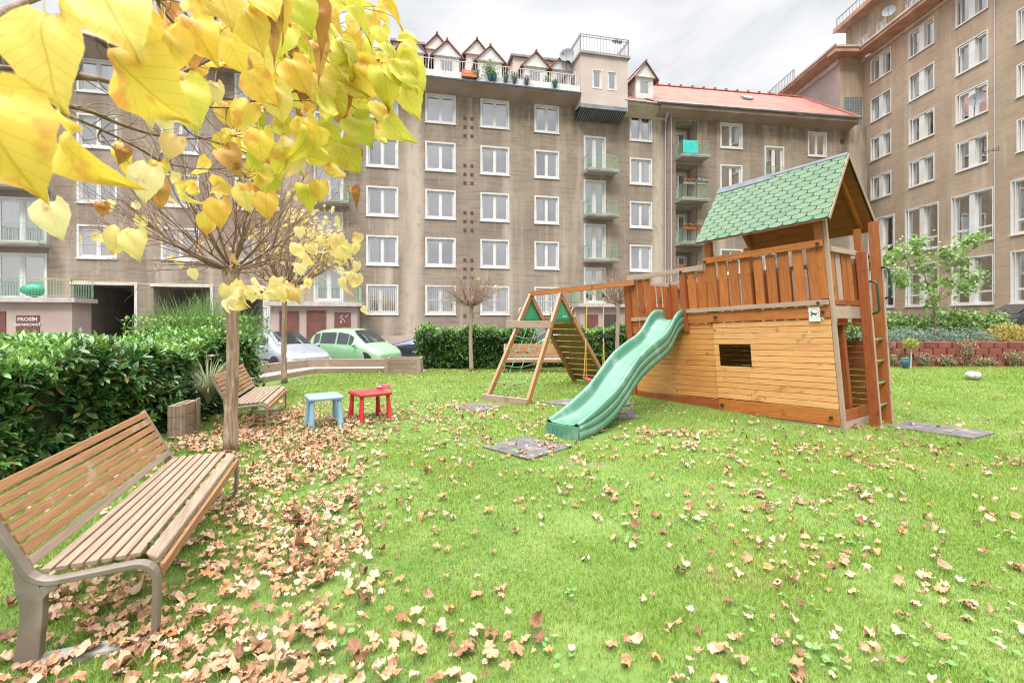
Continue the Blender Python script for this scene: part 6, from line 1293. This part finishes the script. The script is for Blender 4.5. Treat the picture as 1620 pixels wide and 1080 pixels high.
hatch = [(-1.75, .45, .62, .80, .60, .52), (-1.70, .30, .80, .98, .76, .66), (-1.50, .24, .90, 1.36, .80, .62), (-1.05, .22, .92, 1.49, .82, .62), (-.2, .22, .91, 1.53, .83, .62), (.35, .22, .89, 1.46, .83, .60), (.72, .22, .88, 1.18, .83, .62), (1.02, .22, .86, .95, .82, .68), (1.40, .24, .72, .85, .78, .66), (1.66, .28, .58, .70, .70, .58), (1.76, .36, .50, .58, .56, .48)]
hcab = dict(side=[(2, 3, .35, .95), (3, 4, .08, .92), (4, 5, .05, .95), (5, 6, .05, .55)], front=(7, 5), rear=(1, 2), handles=[-.85, .1])
sedan = [(-2.15, .40, .66, .80, .68, .60), (-2.10, .28, .82, .94, .80, .72), (-1.55, .24, .90, 1.00, .86, .74), (-1.05, .22, .90, 1.22, .87, .62), (-.55, .22, .90, 1.42, .87, .60), (.15, .22, .89, 1.43, .87, .60), (.62, .22, .88, 1.185, .87, .62), (1.02, .22, .86, .97, .87, .70), (1.60, .24, .76, .86, .84, .70), (2.02, .28, .62, .72, .76, .62), (2.12, .38, .52, .60, .62, .52)]
scab = dict(side=[(3, 4, .15, .95), (4, 5, .05, .45), (4, 5, .52, .98), (5, 6, .03, .75)], front=(7, 5), rear=(2, 4), handles=[-.6, .35])
car('hatch', (-5.95, 18.0), R(-24), paint('mint_green_paint', (.30, .52, .30), (.34, .56, .34)), 'mint green small hatchback parked behind the sleeper wall', hatch, hcab, (-1.12, 1.12), .80)
car('sedan', (-8.1, 16.6), R(-38), paint('silver_paint', (.30, .32, .35), (.36, .38, .41)), 'silver car with its bonnet half hidden by the yellowing tree trunk', sedan, scab, (-1.35, 1.32), .86)
car('sedan', (-3.3, 20.6), R(180), paint('navy_paint', (.025, .045, .09), (.04, .06, .11)), 'dark blue saloon between the green hatchback and the clipped hedge', sedan, scab, (-1.35, 1.32), .86)
car('sedan', (1.55, 17.8), R(200), paint('pale_silver_paint', (.42, .46, .50)), 'pale silver car glimpsed over the low dip in the hedge', sedan, scab, (-1.35, 1.32), .86)
car('wagon', (-10.6, 11.3), R(-8), paint('white_car_paint', (.72, .73, .75)), 'white car with a red roof showing above the left hedge', hatch, hcab, (-1.12, 1.12), .80, roof_paint=paint('red_car_roof', (.50, .10, .11)), rails=True)
car('sedan', (22.2, 20.6), R(184), paint('black_car_paint', (.02, .02, .025)), 'black car behind the shrubs at the right edge', sedan, scab, (-1.35, 1.32), .86, ground=.78)
# ================================================================== RED BLOCK WALL ON THE RIGHT
BLKM = mat('red_concrete_block', (.27, .085, .062), (.19, .062, .048), scale=5, rough=.95, bump=.5, bscale=30, rand=('isl', [(.22, .07, .052), (.34, .12, .085), (.27, .09, .065), (.38, .19, .14)]), rmix=.5, third=(.44, .38, .30), tscale=2.3, tlo=.60, thi=.72)
bw = root('block_retaining_wall', (9, 15.6, 0), 'stepped red concrete block wall holding up the planted bed', 'wall'); rr = random.Random(6); q = MB()
for row in range(4):
    z0 = .205*row; n_ = int(13.5/.46)
    for i in range(n_):
        x = .46*i+(.23 if row % 2 else 0)-.4; y = .055*row+rr.uniform(-.012, .012); dz = rr.uniform(-.006, .006)
        prof_ = [(-.222, .0), (-.205, -.07), (-.12, -.12), (0, -.135), (.12, -.12), (.205, -.07), (.222, 0), (.222, .20), (-.222, .20)]
        q.prism([(x+a, y+b, z0+dz-.02) for a, b in prof_], (0, 0, .198))
q.build('blocks', BLKM, bw, bevel=.008)
q = MB(); q.box(-.5, 13.2, .2, .34, -.1, .76); q.build('wall_core', MATS['bed_soil'], bw)
for px, w_, h_, lab in ((1385, .5, .35, 'reddish creeping plant trailing over the block wall by the ladder'), (1410, .5, .22, 'creeping plant on the block wall foot near the blue pot'), (1463, .35, .25, 'thin green creeper hanging in the block wall joints'), (1560, .5, .16, 'green tuft growing at the foot of the block wall'), (1605, .4, .3, 'green plant climbing the right end of the block wall'), (1500, .45, .20, 'sparse creeper low on the block wall straight below the broad lavender'), (1532, .4, .55, 'tall thin creeper on the block wall right above the white ball'), (1645, .4, .5, 'creeper on the block wall beyond the orange shrub')):
    Y = 15.42; shrub('creeper', (R3(px, Y), Y, .0), [(0, 0, h_*1.0, w_, .10, h_)], 420, .06, [(.24, .32, .12), (.34, .38, .18), (.40, .30, .20), (.45, .5, .35)], lab, cat='plant', tmpl=(SV, SF), stems=5, group='creepers on the block wall', shell=.2)
# little clipped standard plant, blue pot, ball
rt = root('standard_plant', (R3(1441, 15.1), 15.1, 0), 'little clipped yellow-green ball plant on a thin whitish stem', 'plant'); q = MB(); q.tube([(0, 0, 0), (.01, 0, .4), (0, 0, .62)], .018, 7); q.build('trunk', mat('white_stem', (.6, .6, .56), rough=.8), rt)
n_ = 900; d = rs.normal(size=(n_, 3)); d /= np.linalg.norm(d, axis=1, keepdims=True); Tn = d*rs.uniform(.5, 1, n_)[:, None]*np.array([.22, .2, .19])+np.array([0, 0, .76]); Vv, Ff, lc = batch(SV, SF, leaf_frames(dirs(n_, .4), rs.uniform(.03, .06, n_)), Tn, SV); np_mesh('crown', Vv, Ff, leaf_mat('ball_plant_leaf', [(.40, .46, .10), (.55, .55, .16), (.30, .40, .08)], trans=.2, veins=0, spot_lo=.9), rt, leafco=lc)
rt = root('flower_pot', (R3(1432, 14.9), 14.9, 0), 'blue tapered flower pot standing at the foot of the block wall', 'pot'); q = MB(); q.lathe([(.07, 0), (.13, .24), (.135, .26), (.12, .26), (.10, .22), (.0, .22)], n=16); q.build('pot', mat('blue_glaze', (.10, .18, .36), (.16, .26, .44), scale=4, rough=.3), rt, smooth=True)
n_ = 120; Vv, Ff, lc = batch(SV, SF, leaf_frames(dirs(n_, .8), rs.uniform(.04, .07, n_)), rs.normal(size=(n_, 3))*np.array([.07, .07, .03])+np.array([0, 0, .30]), SV); np_mesh('foliage', Vv, Ff, leaf_mat('pot_plant_leaf', [(.1, .3, .14), (.16, .4, .2)], trans=.2, veins=0, spot_lo=.9), rt, leafco=lc)
rt = root('ball', G(1540, 601), 'half-deflated dirty white ball lying on the lawn right of the tower', 'ball'); q = MB(); q.sphere((0, 0, .12), .155, 20, 14, (1.12, 1, .80)); ob = q.build('ball_skin', mat('dirty_white_leather', (.70, .66, .60), (.5, .45, .4), scale=9, rough=.7, bump=.4, bscale=12), rt, smooth=True)
for v in ob.data.vertices:
    v.co.z = max(v.co.z, .0); v.co.z -= .035*math.exp(-((v.co.x-.03)**2+v.co.y**2)/.006)*(v.co.z > .15)
q = MB()
for k in range(3): n_ = 24; q.tube([(.178*math.cos(2*math.pi*i/n_)*math.cos(k*1.05), .162*math.cos(2*math.pi*i/n_)*math.sin(k*1.05), max(.0, .12+.128*math.sin(2*math.pi*i/n_))) for i in range(n_+1)], .004, 4)
q.build('seam', mat('seam_grey', (.3, .28, .26), rough=.8), rt)
# ================================================================== THINGS ON THE BUILDINGS
def flowers(loc, rz, ln, cols, label, potm, name='flower_box', hgt=.16):
    rt = root(name, loc, label, 'flower box', 'flower boxes on the balconies', rz); q = MB(); q.hexa([(0, 0, 0), (ln, 0, 0), (ln, .16, 0), (0, .16, 0), (-.02, -.02, hgt), (ln+.02, -.02, hgt), (ln+.02, .18, hgt), (-.02, .18, hgt)]); q.build('trough', potm, rt)
    for nm, cc, n_, up in (('foliage', [(.12, .25, .07), (.2, .34, .1)], 160, .3), ('blossom', cols, 110, .5)):
        Tn = np.stack([rs.uniform(0, ln, n_), rs.uniform(-.04, .18, n_), rs.uniform(hgt, hgt+.18, n_)+(.04 if nm == 'blossom' else -.03)], 1); Vv, Ff, lc = batch(SV*np.array([1.6, 1, 1]), SF, leaf_frames(dirs(n_, up), rs.uniform(.06, .10, n_)), Tn, SV); np_mesh(nm, Vv, Ff, leaf_mat(nm+str(len(MATS)), cc, trans=.2, veins=0, spot_lo=.9), rt, leafco=lc)
TERR = mat('terracotta_plastic', (.45, .15, .07), rough=.7); GRP = mat('grey_trough', (.35, .36, .36), rough=.7)
zz = DZ2[2]+.90; yb = -.95-.17
flowers(B_.w(lo0+.05, yb, zz), B_.a, .8, [(.6, .1, .06), (.7, .25, .12)], 'red flowers in a box on the middle loggia balcony, left one', GRP)
flowers(B_.w(lo0+1.0, yb, zz), B_.a, .8, [(.75, .7, .66), (.7, .6, .6)], 'white flowers in a box on the middle loggia balcony, right one', GRP)
zz = DZ2[1]+.85
flowers(B_.w(lo0-.02, yb, zz), B_.a, .95, [(.62, .12, .08), (.7, .3, .2)], 'terracotta box of red flowers on the lower loggia balcony, left one', TERR)
flowers(B_.w(lo0+1.05, yb, zz), B_.a, .85, [(.55, .12, .1), (.7, .4, .35)], 'terracotta box of red flowers on the lower loggia balcony, right one', TERR)
q = MB(); n_ = 12; z0, z1 = DZ2[3]+.05, DZ2[3]+.92; q.add([(x, -.02*math.sin(i*1.4), z) for z in (z0-DZ2[3], z1-DZ2[3]) for i, x in enumerate(np.linspace(0, 1.15, n_+1))], [(i, i+1, n_+2+i, n_+1+i) for i in range(n_)]); o = q.build('balcony_cloth', mat('turquoise_cloth', (.05, .52, .46), (.08, .6, .52), scale=3, rough=.8), None); o.location = B_.w(lo0+.0, -.985, DZ2[3]); o.rotation_euler = (0, 0, B_.a); tag(o, 'turquoise cloth tied over the top loggia balcony railing', 'cloth')
# pots along the roof terrace edge
pots = [(742, 'orange crate', 0), (753, '', 1), (775, '', 2), (782, '', 1), (800, '', 1), (814, '', 1), (833, '', 3), (878, '', 1)]
plab = {753: 'dark blue pot beside the orange crate on the roof terrace', 775: 'blue pot with a tall bushy plant on the roof terrace', 782: 'blue pot right beside the tall bushy plant on the roof terrace', 800: 'blue pot on the terrace edge between the bushy plant and the pink one, first', 814: 'blue pot on the terrace edge just left of the pink-flowered one', 833: 'blue pot with pink flowers on the roof terrace edge', 878: 'rightmost blue pot on the roof terrace near the box room'}
BLP = mat('blue_pot', (.12, .22, .36), rough=.4)
for px, _, kd in pots:
    loc = A_.w(A_.u(px, -1.22), -1.24, 16.50)
    if kd == 0:
        rt = root('crate', A_.w(A_.u(px, -1.22), -1.40, 16.5), 'orange slatted crate hung on the roof terrace railing', 'crate', rz=A_.a); q = MB(); q.box(-.45, .45, 0, .3, 0, .05)
        for i in range(3): z = .06+i*.12; q.box(-.45, .45, 0, .02, z, z+.08); q.box(-.45, .45, .28, .3, z, z+.08)
        for x in (-.45, -.02, .43): q.box(x, x+.02, .0205, .2795, .05, .4)
        q.build('slats', mat('orange_plastic', (.62, .25, .13), rough=.6), rt); continue
    rt = root('flower_pot', loc, plab[px], 'pot', 'pots along the roof terrace'); q = MB(); q.lathe([(.10, 0), (.15, .28), (.165, .30), (.14, .3), (.0, .27)], n=14); q.build('pot', BLP, rt, smooth=True)
    n_ = 120 if kd != 2 else 420; sp_ = {1: (.10, .10, .08, .36), 2: (.22, .16, .28, .62), 3: (.14, .12, .1, .40)}[kd]; cc = [(.7, .35, .42), (.3, .4, .2)] if kd == 3 else [(.14, .26, .10), (.22, .34, .14), (.4, .5, .2)]
    Vv, Ff, lc = batch(SV*np.array([1.4, 1, 1]), SF, leaf_frames(dirs(n_, .6), rs.uniform(.07, .12, n_)), rs.normal(size=(n_, 3))*np.array(sp_[:3])+np.array([0, 0, sp_[3]]), SV); np_mesh('foliage', Vv, Ff, leaf_mat('potleaf'+str(kd), cc, trans=.2, veins=0, spot_lo=.9) if 'potleaf'+str(kd) not in MATS else MATS['potleaf'+str(kd)], rt, leafco=lc)
for px, lb, cc in ((866, 'green bushy plant between the two rightmost dormers on the terrace', [(.2, .36, .1), (.36, .5, .2)]), (813, 'green hanging plant left of the terrace dormers', [(.2, .34, .12), (.5, .4, .4)])):
    shrub('terrace_plant', A_.w(A_.u(px, -.6), -.6, 16.95), [(0, 0, .35, .35, .2, .28)], 260, .12, cc, lb, cat='plant', stems=4, shell=.2)
# green tub on the annex terrace
rt = root('plastic_tub', A_.w(A_.u(47, -1.3), -1.3, 2.66), 'green plastic tub turned on its side behind the green railing', 'tub', rz=A_.a); q = MB(); q.lathe([(.30, 0), (.42, .5), (.46, .55), (.46, .60), (.40, .58), (.27, .06), (.0, .06)], n=22); q.v = [(x, z*.9-.2, y*.8+.40) for x, y, z in q.v]; q.build('tub', mat('green_tub_plastic', (.06, .42, .26), (.08, .5, .32), scale=2, rough=.4), rt, smooth=True)
# signs: wall notice
rt = root('parking_notice', A_.w(au(44.5), -d1-.045, 1.35), 'white hand-painted no parking words on the brown hatch of the left annex', 'sign', rz=A_.a)
for tx, dz in (('PROSÍM', .12), ('NEPARKOVAŤ', -.13)):
    cu_ = bpy.data.curves.new('lettering', 'FONT'); cu_.body = tx; cu_.align_x = 'CENTER'; cu_.size = .25 if dz > 0 else .175; cu_.offset = .006; cu_.extrude = .002; cu_.materials.append(WHITE); ot = bpy.data.objects.new('tmp', cu_); COL.objects.link(ot); bpy.context.view_layer.update(); me_ = bpy.data.meshes.new_from_object(ot.evaluated_get(bpy.context.evaluated_depsgraph_get())); bpy.data.objects.remove(ot); o = bpy.data.objects.new('lettering', me_); COL.objects.link(o); o.parent = rt; o.rotation_euler = (R(90), 0, 0); o.location = (0, 0, dz)
# white scribble on the third hatch
rt = root('graffiti', A_.w(au(542), -d1-.045, 1.5), 'white scrawled marks on the small brown hatch beside the two brown doors', 'graffiti', rz=A_.a); q = MB(); rg_ = random.Random(2)
for i in range(9): x, z = rg_.uniform(-.28, .28), rg_.uniform(-.18, .28); q.tube([(x, 0, z), (x+rg_.uniform(-.1, .1), 0, z+rg_.uniform(-.1, .1)), (x+rg_.uniform(-.12, .12), 0, z+rg_.uniform(-.12, .12))], .018, 4)
q.build('paint_strokes', WHITE, rt)
# yellow cable sagging along the arcade
rt = root('yellow_cable', A_.w(A_.u(70), -1.5, 3.6), 'thin yellow cable strung over the open passages', 'cable'); o_ = Vector(rt.location); q = MB(); pA, pB = A_.w(A_.u(62, -1.5), -1.75, 3.62), A_.w(A_.u(425, -1.5), -1.6, 3.42); q.tube([pA.lerp(pB, f)-o_-Vector((0, 0, .35*f*(1-f)*1.2)) for f in [i/12 for i in range(13)]], .022, 5); q.build('cable', mat('yellow_cable', (.62, .50, .22), rough=.6), rt)
# awning rods / TV aerial
rt = root('antenna', (28.2, 27.4, 11.3), 'small rusty aerial bracket on the tan wall', 'antenna'); q = MB(); q.tube([(0, 0, 0), (-.5, 0, 0)], .02, 5); q.tube([(-.5, -.45, 0), (-.5, .45, 0)], .018, 5)
for y in (-.4, -.15, .15, .4): q.tube([(-.5, y, -.12), (-.5, y, .14)], .014, 5)
q.build('aerial', mat('rust_iron', (.2, .11, .08), rough=.7), rt)
rt = root('black_object', (0, 0, 0), 'x', 'x') if False else None
# dark folded thing on the roof railing
rt = root('peg_hanger', A_.w(A_.u(977, -1.2), -1.24, zb1+1.02), 'dark folded thing hung on the rooftop railing of the box room', 'hanger', rz=A_.a); q = MB()
for i in range(5): q.box(-.36+i*.14, -.26+i*.14, 0, .05, -.06-(i % 2)*.05, .10+(i % 3)*.03)
q.build('pegs', mat('charcoal_cloth', (.08, .08, .1), rough=.8), rt)
# garden chairs / boxes on rooftop
for px, lb in ((946, 'terracotta planter on the box room roof, left one'), (974, 'terracotta planter on the box room roof, right one')):
    rt = root('planter', A_.w(A_.u(px-9, -.6), -.6, zb1+.1), lb, 'planter', rz=A_.a); q = MB(); q.hexa([(-.2, 0, 0), (.2, 0, 0), (.2, .3, 0), (-.2, .3, 0), (-.25, -.04, .36), (.25, -.04, .36), (.25, .34, .36), (-.25, .34, .36)]); q.build('pot', TERR, rt)
# ================================================================== FALLEN LEAVES
def maple(seed, curl, crumple):
    r_ = random.Random(seed); n = 40; out_ = []; asym = r_.uniform(-.1, .1)
    lobes = [(90+r_.uniform(-8, 8), r_.uniform(.8, 1.05), 19), (38+r_.uniform(-10, 10), r_.uniform(.6, .95), 18), (142+r_.uniform(-10, 10), r_.uniform(.6, .95), 18), (-8, r_.uniform(.4, .7), 17), (188, r_.uniform(.4, .7), 17)]
    for i in range(n):
        a = 360*i/n-90; rr_ = .46
        for la, lr, lw in lobes:
            d = (a-la+180) % 360-180; rr_ = max(rr_, lr*(1+asym*math.cos(R(la)))*max(0, 1-abs(d)/(lw*2.5))**.6*(1+.05*math.cos(d*.9)))
        out_.append((a, rr_*(1+r_.uniform(-.05, .05))))
    vs = [(0, 0, 0)]; lc = [(0, .3, 0)]; rings = 3; cdir = r_.uniform(0, math.pi); cc, ss = math.cos(cdir), math.sin(cdir); ph = [r_.uniform(0, 6.3) for _ in range(4)]; tw_ = r_.uniform(-.5, .5)
    for k in range(1, rings+1):
        for a, rr_ in out_:
            f = k/rings; x = rr_*f*math.cos(R(a)); y = rr_*f*math.sin(R(a)); u = x*cc+y*ss; v = -x*ss+y*cc
            z = curl*u*u+.35*curl*v*abs(v)*r_.choice([1]) + crumple*.09*math.sin(7*u+ph[0])*math.cos(6*v+ph[1])+crumple*.05*math.sin(13*x+ph[2])+tw_*u*v*.5+ .04*math.sin(R(a)*5)*f
            sh = 1-.28*abs(curl)*min(1, abs(u)); vs.append(((u*sh)*cc-v*ss, (u*sh)*ss+v*cc, z)); lc.append((x*.5, .3+y*.5, 0))
    fs = [(0, 1+i, 1+(i+1) % n, 1+(i+1) % n) for i in range(n)]
    fs = [(0, 1+i, 1+(i+1) % n) for i in range(n)]+[t for k in range(rings-1) for i in range(n) for t in ((1+k*n+i, 1+(k+1)*n+i, 1+(k+1)*n+(i+1) % n), (1+k*n+i, 1+(k+1)*n+(i+1) % n, 1+k*n+(i+1) % n))]
    # stalk
    o = len(vs); sx = r_.uniform(-.15, .15); st = [(0, -.05, .01), (sx*.5, -.45, .07), (sx, -.95, .03)]
    for (x, y, z), w_ in zip(st, (.014, .010, .012)): vs += [(x-w_, y, z), (x+w_, y, z), (x, y, z+w_*1.4)]; lc += [(.4, .1, 0)]*3
    for k in range(2):
        for i in range(3): a, b = o+3*k+i, o+3*k+(i+1) % 3; fs += [(a, b, b+3), (a, b+3, a+3)]
    return np.array(vs, float), np.array(fs), np.array(lc, float)
MAP = [maple(i, c, k) for i, (c, k) in enumerate([(.4, 1.4), (-.5, 1.6), (.8, 1.6), (1.0, 1.8), (-.8, 1.6), (.2, 1.2), (-1.0, 2.0), (.6, 2.2)])]
def dead_heart(seed, curl, fold):
    v, f, lc = heart(9, 11, curl, fold); r_ = random.Random(seed); a = r_.uniform(0, 6); v = v.copy(); v[:, 1] -= .45; v *= 1.3
    v[:, 2] += .10*np.sin(v[:, 0]*7+a)*np.cos(v[:, 1]*5+a)+.05*np.sin(v[:, 1]*11); f = np.concatenate([f[:, [0, 1, 2]], f[:, [0, 2, 3]]]); return v, f, lc
MAP += [dead_heart(1, .5, .5), dead_heart(2, 1.0, .9), dead_heart(3, -.6, .7), dead_heart(4, .3, -.4)]
DRYC = [(.62, .43, .27), (.46, .28, .16), (.50, .30, .18), (.70, .54, .40), (.34, .18, .10), (.22, .12, .07), (.58, .36, .22), (.70, .55, .40), (.62, .30, .12), (.48, .30, .19), (.64, .48, .35)]
DRYI = leaf_mat('dry_leaf', DRYC, obj=True, trans=.12, rough=.8, veins=.30, spots=(.38, .18, .09), spot_lo=.56)
DRYS = leaf_mat('dry_leaf_litter', DRYC, trans=.12, rough=.8, veins=.30, spots=(.38, .18, .09), spot_lo=.56)
rl = np.random.RandomState(21)
def density(x, y):
    d = .045+.0*x
    def gs(cx_, cy_, sx_, sy_, rot=0):
        c, s_ = math.cos(R(rot)), math.sin(R(rot)); u = (x-cx_)*c+(y-cy_)*s_; v = -(x-cx_)*s_+(y-cy_)*c; return np.exp(-(u/sx_)**2-(v/sy_)**2)
    d = d+1.6*gs(-1.30, 3.0, .33, 1.3, 15)+1.2*gs(-1.05, 2.1, .8, .28)+1.4*gs(-2.45, 5.3, .6, 1.3, 25)+1.1*gs(-2.9, 6.8, 1.1, 1.1)+1.2*gs(-3.7, 6.2, .5, 1.6)+.8*gs(-1.9, 2.6, .5, .6)+.55*gs(-2.4, 2.6, .5, .8)+.5*gs(-2.3, 3.7, .5, 1.2, 15)
    d = d*1.35; d = d+.35*gs(-1.2, 6.8, 1.6, 1.5)+.9*gs(1.9, 6.3, .65, .35, 0)+.35*gs(3.2, 5.7, 1.6, .5)+.45*gs(2.0, 2.9, 1.0, .35, -30)+.40*gs(1.35, 2.2, .8, .28)+.35*gs(2.7, 3.9, 1.1, .5)+.3*gs(.0, 2.1, .6, .3)+.12*gs(.6, 4.5, 1.6, 1.2)+.25*gs(4.2, 5.2, 1.4, .5)
    d = d+.25*gs(-.4, 8.2, 1.6, .7)+.3*gs(-1.3, 13.9, 2.5, .5)+.25*gs(.5, 6.6, .4, .4)
    cl = .5+.5*np.sin(x*4.3+np.sin(y*5.2)*1.3)*np.sin(y*4.7+np.cos(x*3.7)); d = d*(.35+1.1*cl**1.5)
    return d*np.where(y > 9, .55, 1)*np.where((x > 5.5) & (y > 7), .35, 1)
M_ = 110000; Y = 1.75+(14.5-1.75)*rl.rand(M_)**1.15; X = rl.uniform(-1, 1, M_)*(1.16*Y+.2); 
area_w = (1.16*Y+.2)*(14.5-1.75)*2/1.15*((Y-1.75)/(14.5-1.75))**(.13)
keep = rl.rand(M_) < density(X, Y)*area_w/float(M_)*285
keep &= (X > -4.95) & in_poly(X, Y, LAWNPOLY)
keep &= ~in_poly(X, Y, [(4.62, 6.6), (5.75, 7.45), (3.6, 10.5), (2.5, 9.9)])
X, Y = X[keep], Y[keep]; n = len(X); S['n_leaves'] = n
size = rl.uniform(.028, .056, n)*np.where(rl.rand(n) < .2, 1.25, 1)*np.where(rl.rand(n) < .25, .6, 1); dn = density(X, Y)
Z = .022+rl.rand(n)*.012+np.clip(dn-.5, 0, 1)*rl.rand(n)*.035+size*.16
for poly in NOGRASS: ins = in_poly(X, Y, poly); Z[ins] = .03+size[ins]*.2
nr = rl.normal(size=(n, 3))*.20; nr[:, 2] = 1; spin = rl.uniform(0, 2*np.pi, n); FR = frames(nr, spin, size); flip = rl.rand(n) < .4; FR[flip, :, 2] *= -1; FR[flip, :, 0] *= -1
inside = (np.abs(X/Y) < 1.08) & (Y > 2.02)
order = np.argsort(-(size/Y)*inside); ind = order[:300]; rest = order[300:]
mes = []
for i, (v, f, lc) in enumerate(MAP):
    me = bpy.data.meshes.new('fallen_leaf'); me.from_pydata([tuple(a) for a in v], [], [tuple(int(x) for x in a) for a in f]); at = me.attributes.new('leafco', 'FLOAT_VECTOR', 'POINT'); at.data.foreach_set('vector', lc.astype(np.float32).ravel()); me.polygons.foreach_set('use_smooth', [True]*len(me.polygons)); me.materials.append(DRYI); mes.append(me)
for k in ind:
    o = bpy.data.objects.new('fallen_leaf', mes[rl.randint(len(mes))]); COL.objects.link(o); mw = Matrix([[FR[k][i][j] for j in range(3)]+[(X[k], Y[k], Z[k])[i]] for i in range(3)]+[[0, 0, 0, 1]]); o.matrix_world = mw
    tag(o, 'curled dry brown leaf lying on the lawn in the foreground', 'fallen leaf', 'dry leaves scattered on the lawn')
Vs, Fs, Ls, off = [], [], [], 0; pick = rl.randint(0, len(MAP), len(rest))
for t in range(len(MAP)):
    s_ = rest[pick == t]
    if not len(s_): continue
    v, f, lc = MAP[t]; Vv, Ff, L2 = batch(v, f, FR[s_], np.stack([X[s_], Y[s_], Z[s_]], 1), lc); Vs.append(Vv); Fs.append(Ff+off); Ls.append(L2); off += len(Vv)
tag(np_mesh('leaf_litter', np.concatenate(Vs), np.concatenate(Fs), DRYS, smooth=True, leafco=np.concatenate(Ls)), 'carpet of smaller and farther dry leaves on the grass', 'leaf litter', kind='stuff')
# a few leaves and a dead leaf on the seat of the nearest bench
q = MB(); q.tube([(0, 0, 0), (.02, .01, .01), (.035, .0, .0)], [.006, .009, .004], 6); o = q.build('dead_leaf_bit', mat('dead_bit', (.12, .1, .09), rough=.9), None, smooth=True); o.location = G(231, 861, .42); tag(o, 'tiny dark shrivelled bit lying on the seat of the nearest bench', 'debris')
# clover and plantain rosettes in the lawn
n_ = 110; cx_, cy_ = rl.uniform(-1, 1, n_), 2.0+6*rl.rand(n_)**1.2; cx_ = cx_*(1.05*cy_); ok = (cx_ > -1.0) & in_poly(cx_, cy_, LAWNPOLY) & ~in_poly(cx_, cy_, [(4.62, 6.6), (5.75, 7.45), (3.6, 10.5), (2.5, 9.9)]); cx_, cy_ = cx_[ok], cy_[ok]; k_ = 7
bx = np.repeat(cx_, k_)+rl.normal(size=len(cx_)*k_)*.05; by = np.repeat(cy_, k_)+rl.normal(size=len(cx_)*k_)*.05; d = rl.normal(size=(len(bx), 3)); d[:, 2] = np.abs(d[:, 2])*.25; d /= np.linalg.norm(d, axis=1, keepdims=True)
Vv, Ff, lc = batch(LV*np.array([2.0, 1, 1]), LF, leaf_frames(d, rl.uniform(.018, .045, len(bx)), rl), np.stack([bx, by, np.full(len(bx), .028)], 1), LV)
tag(np_mesh('lawn_weeds', Vv, Ff, leaf_mat('clover_leaf', [(.14, .30, .07), (.20, .36, .10), (.30, .42, .18)], trans=.2, veins=.2, spot_lo=.9), smooth=True, leafco=lc), 'small broad weeds and clover growing between the grass blades', 'weeds', kind='stuff')
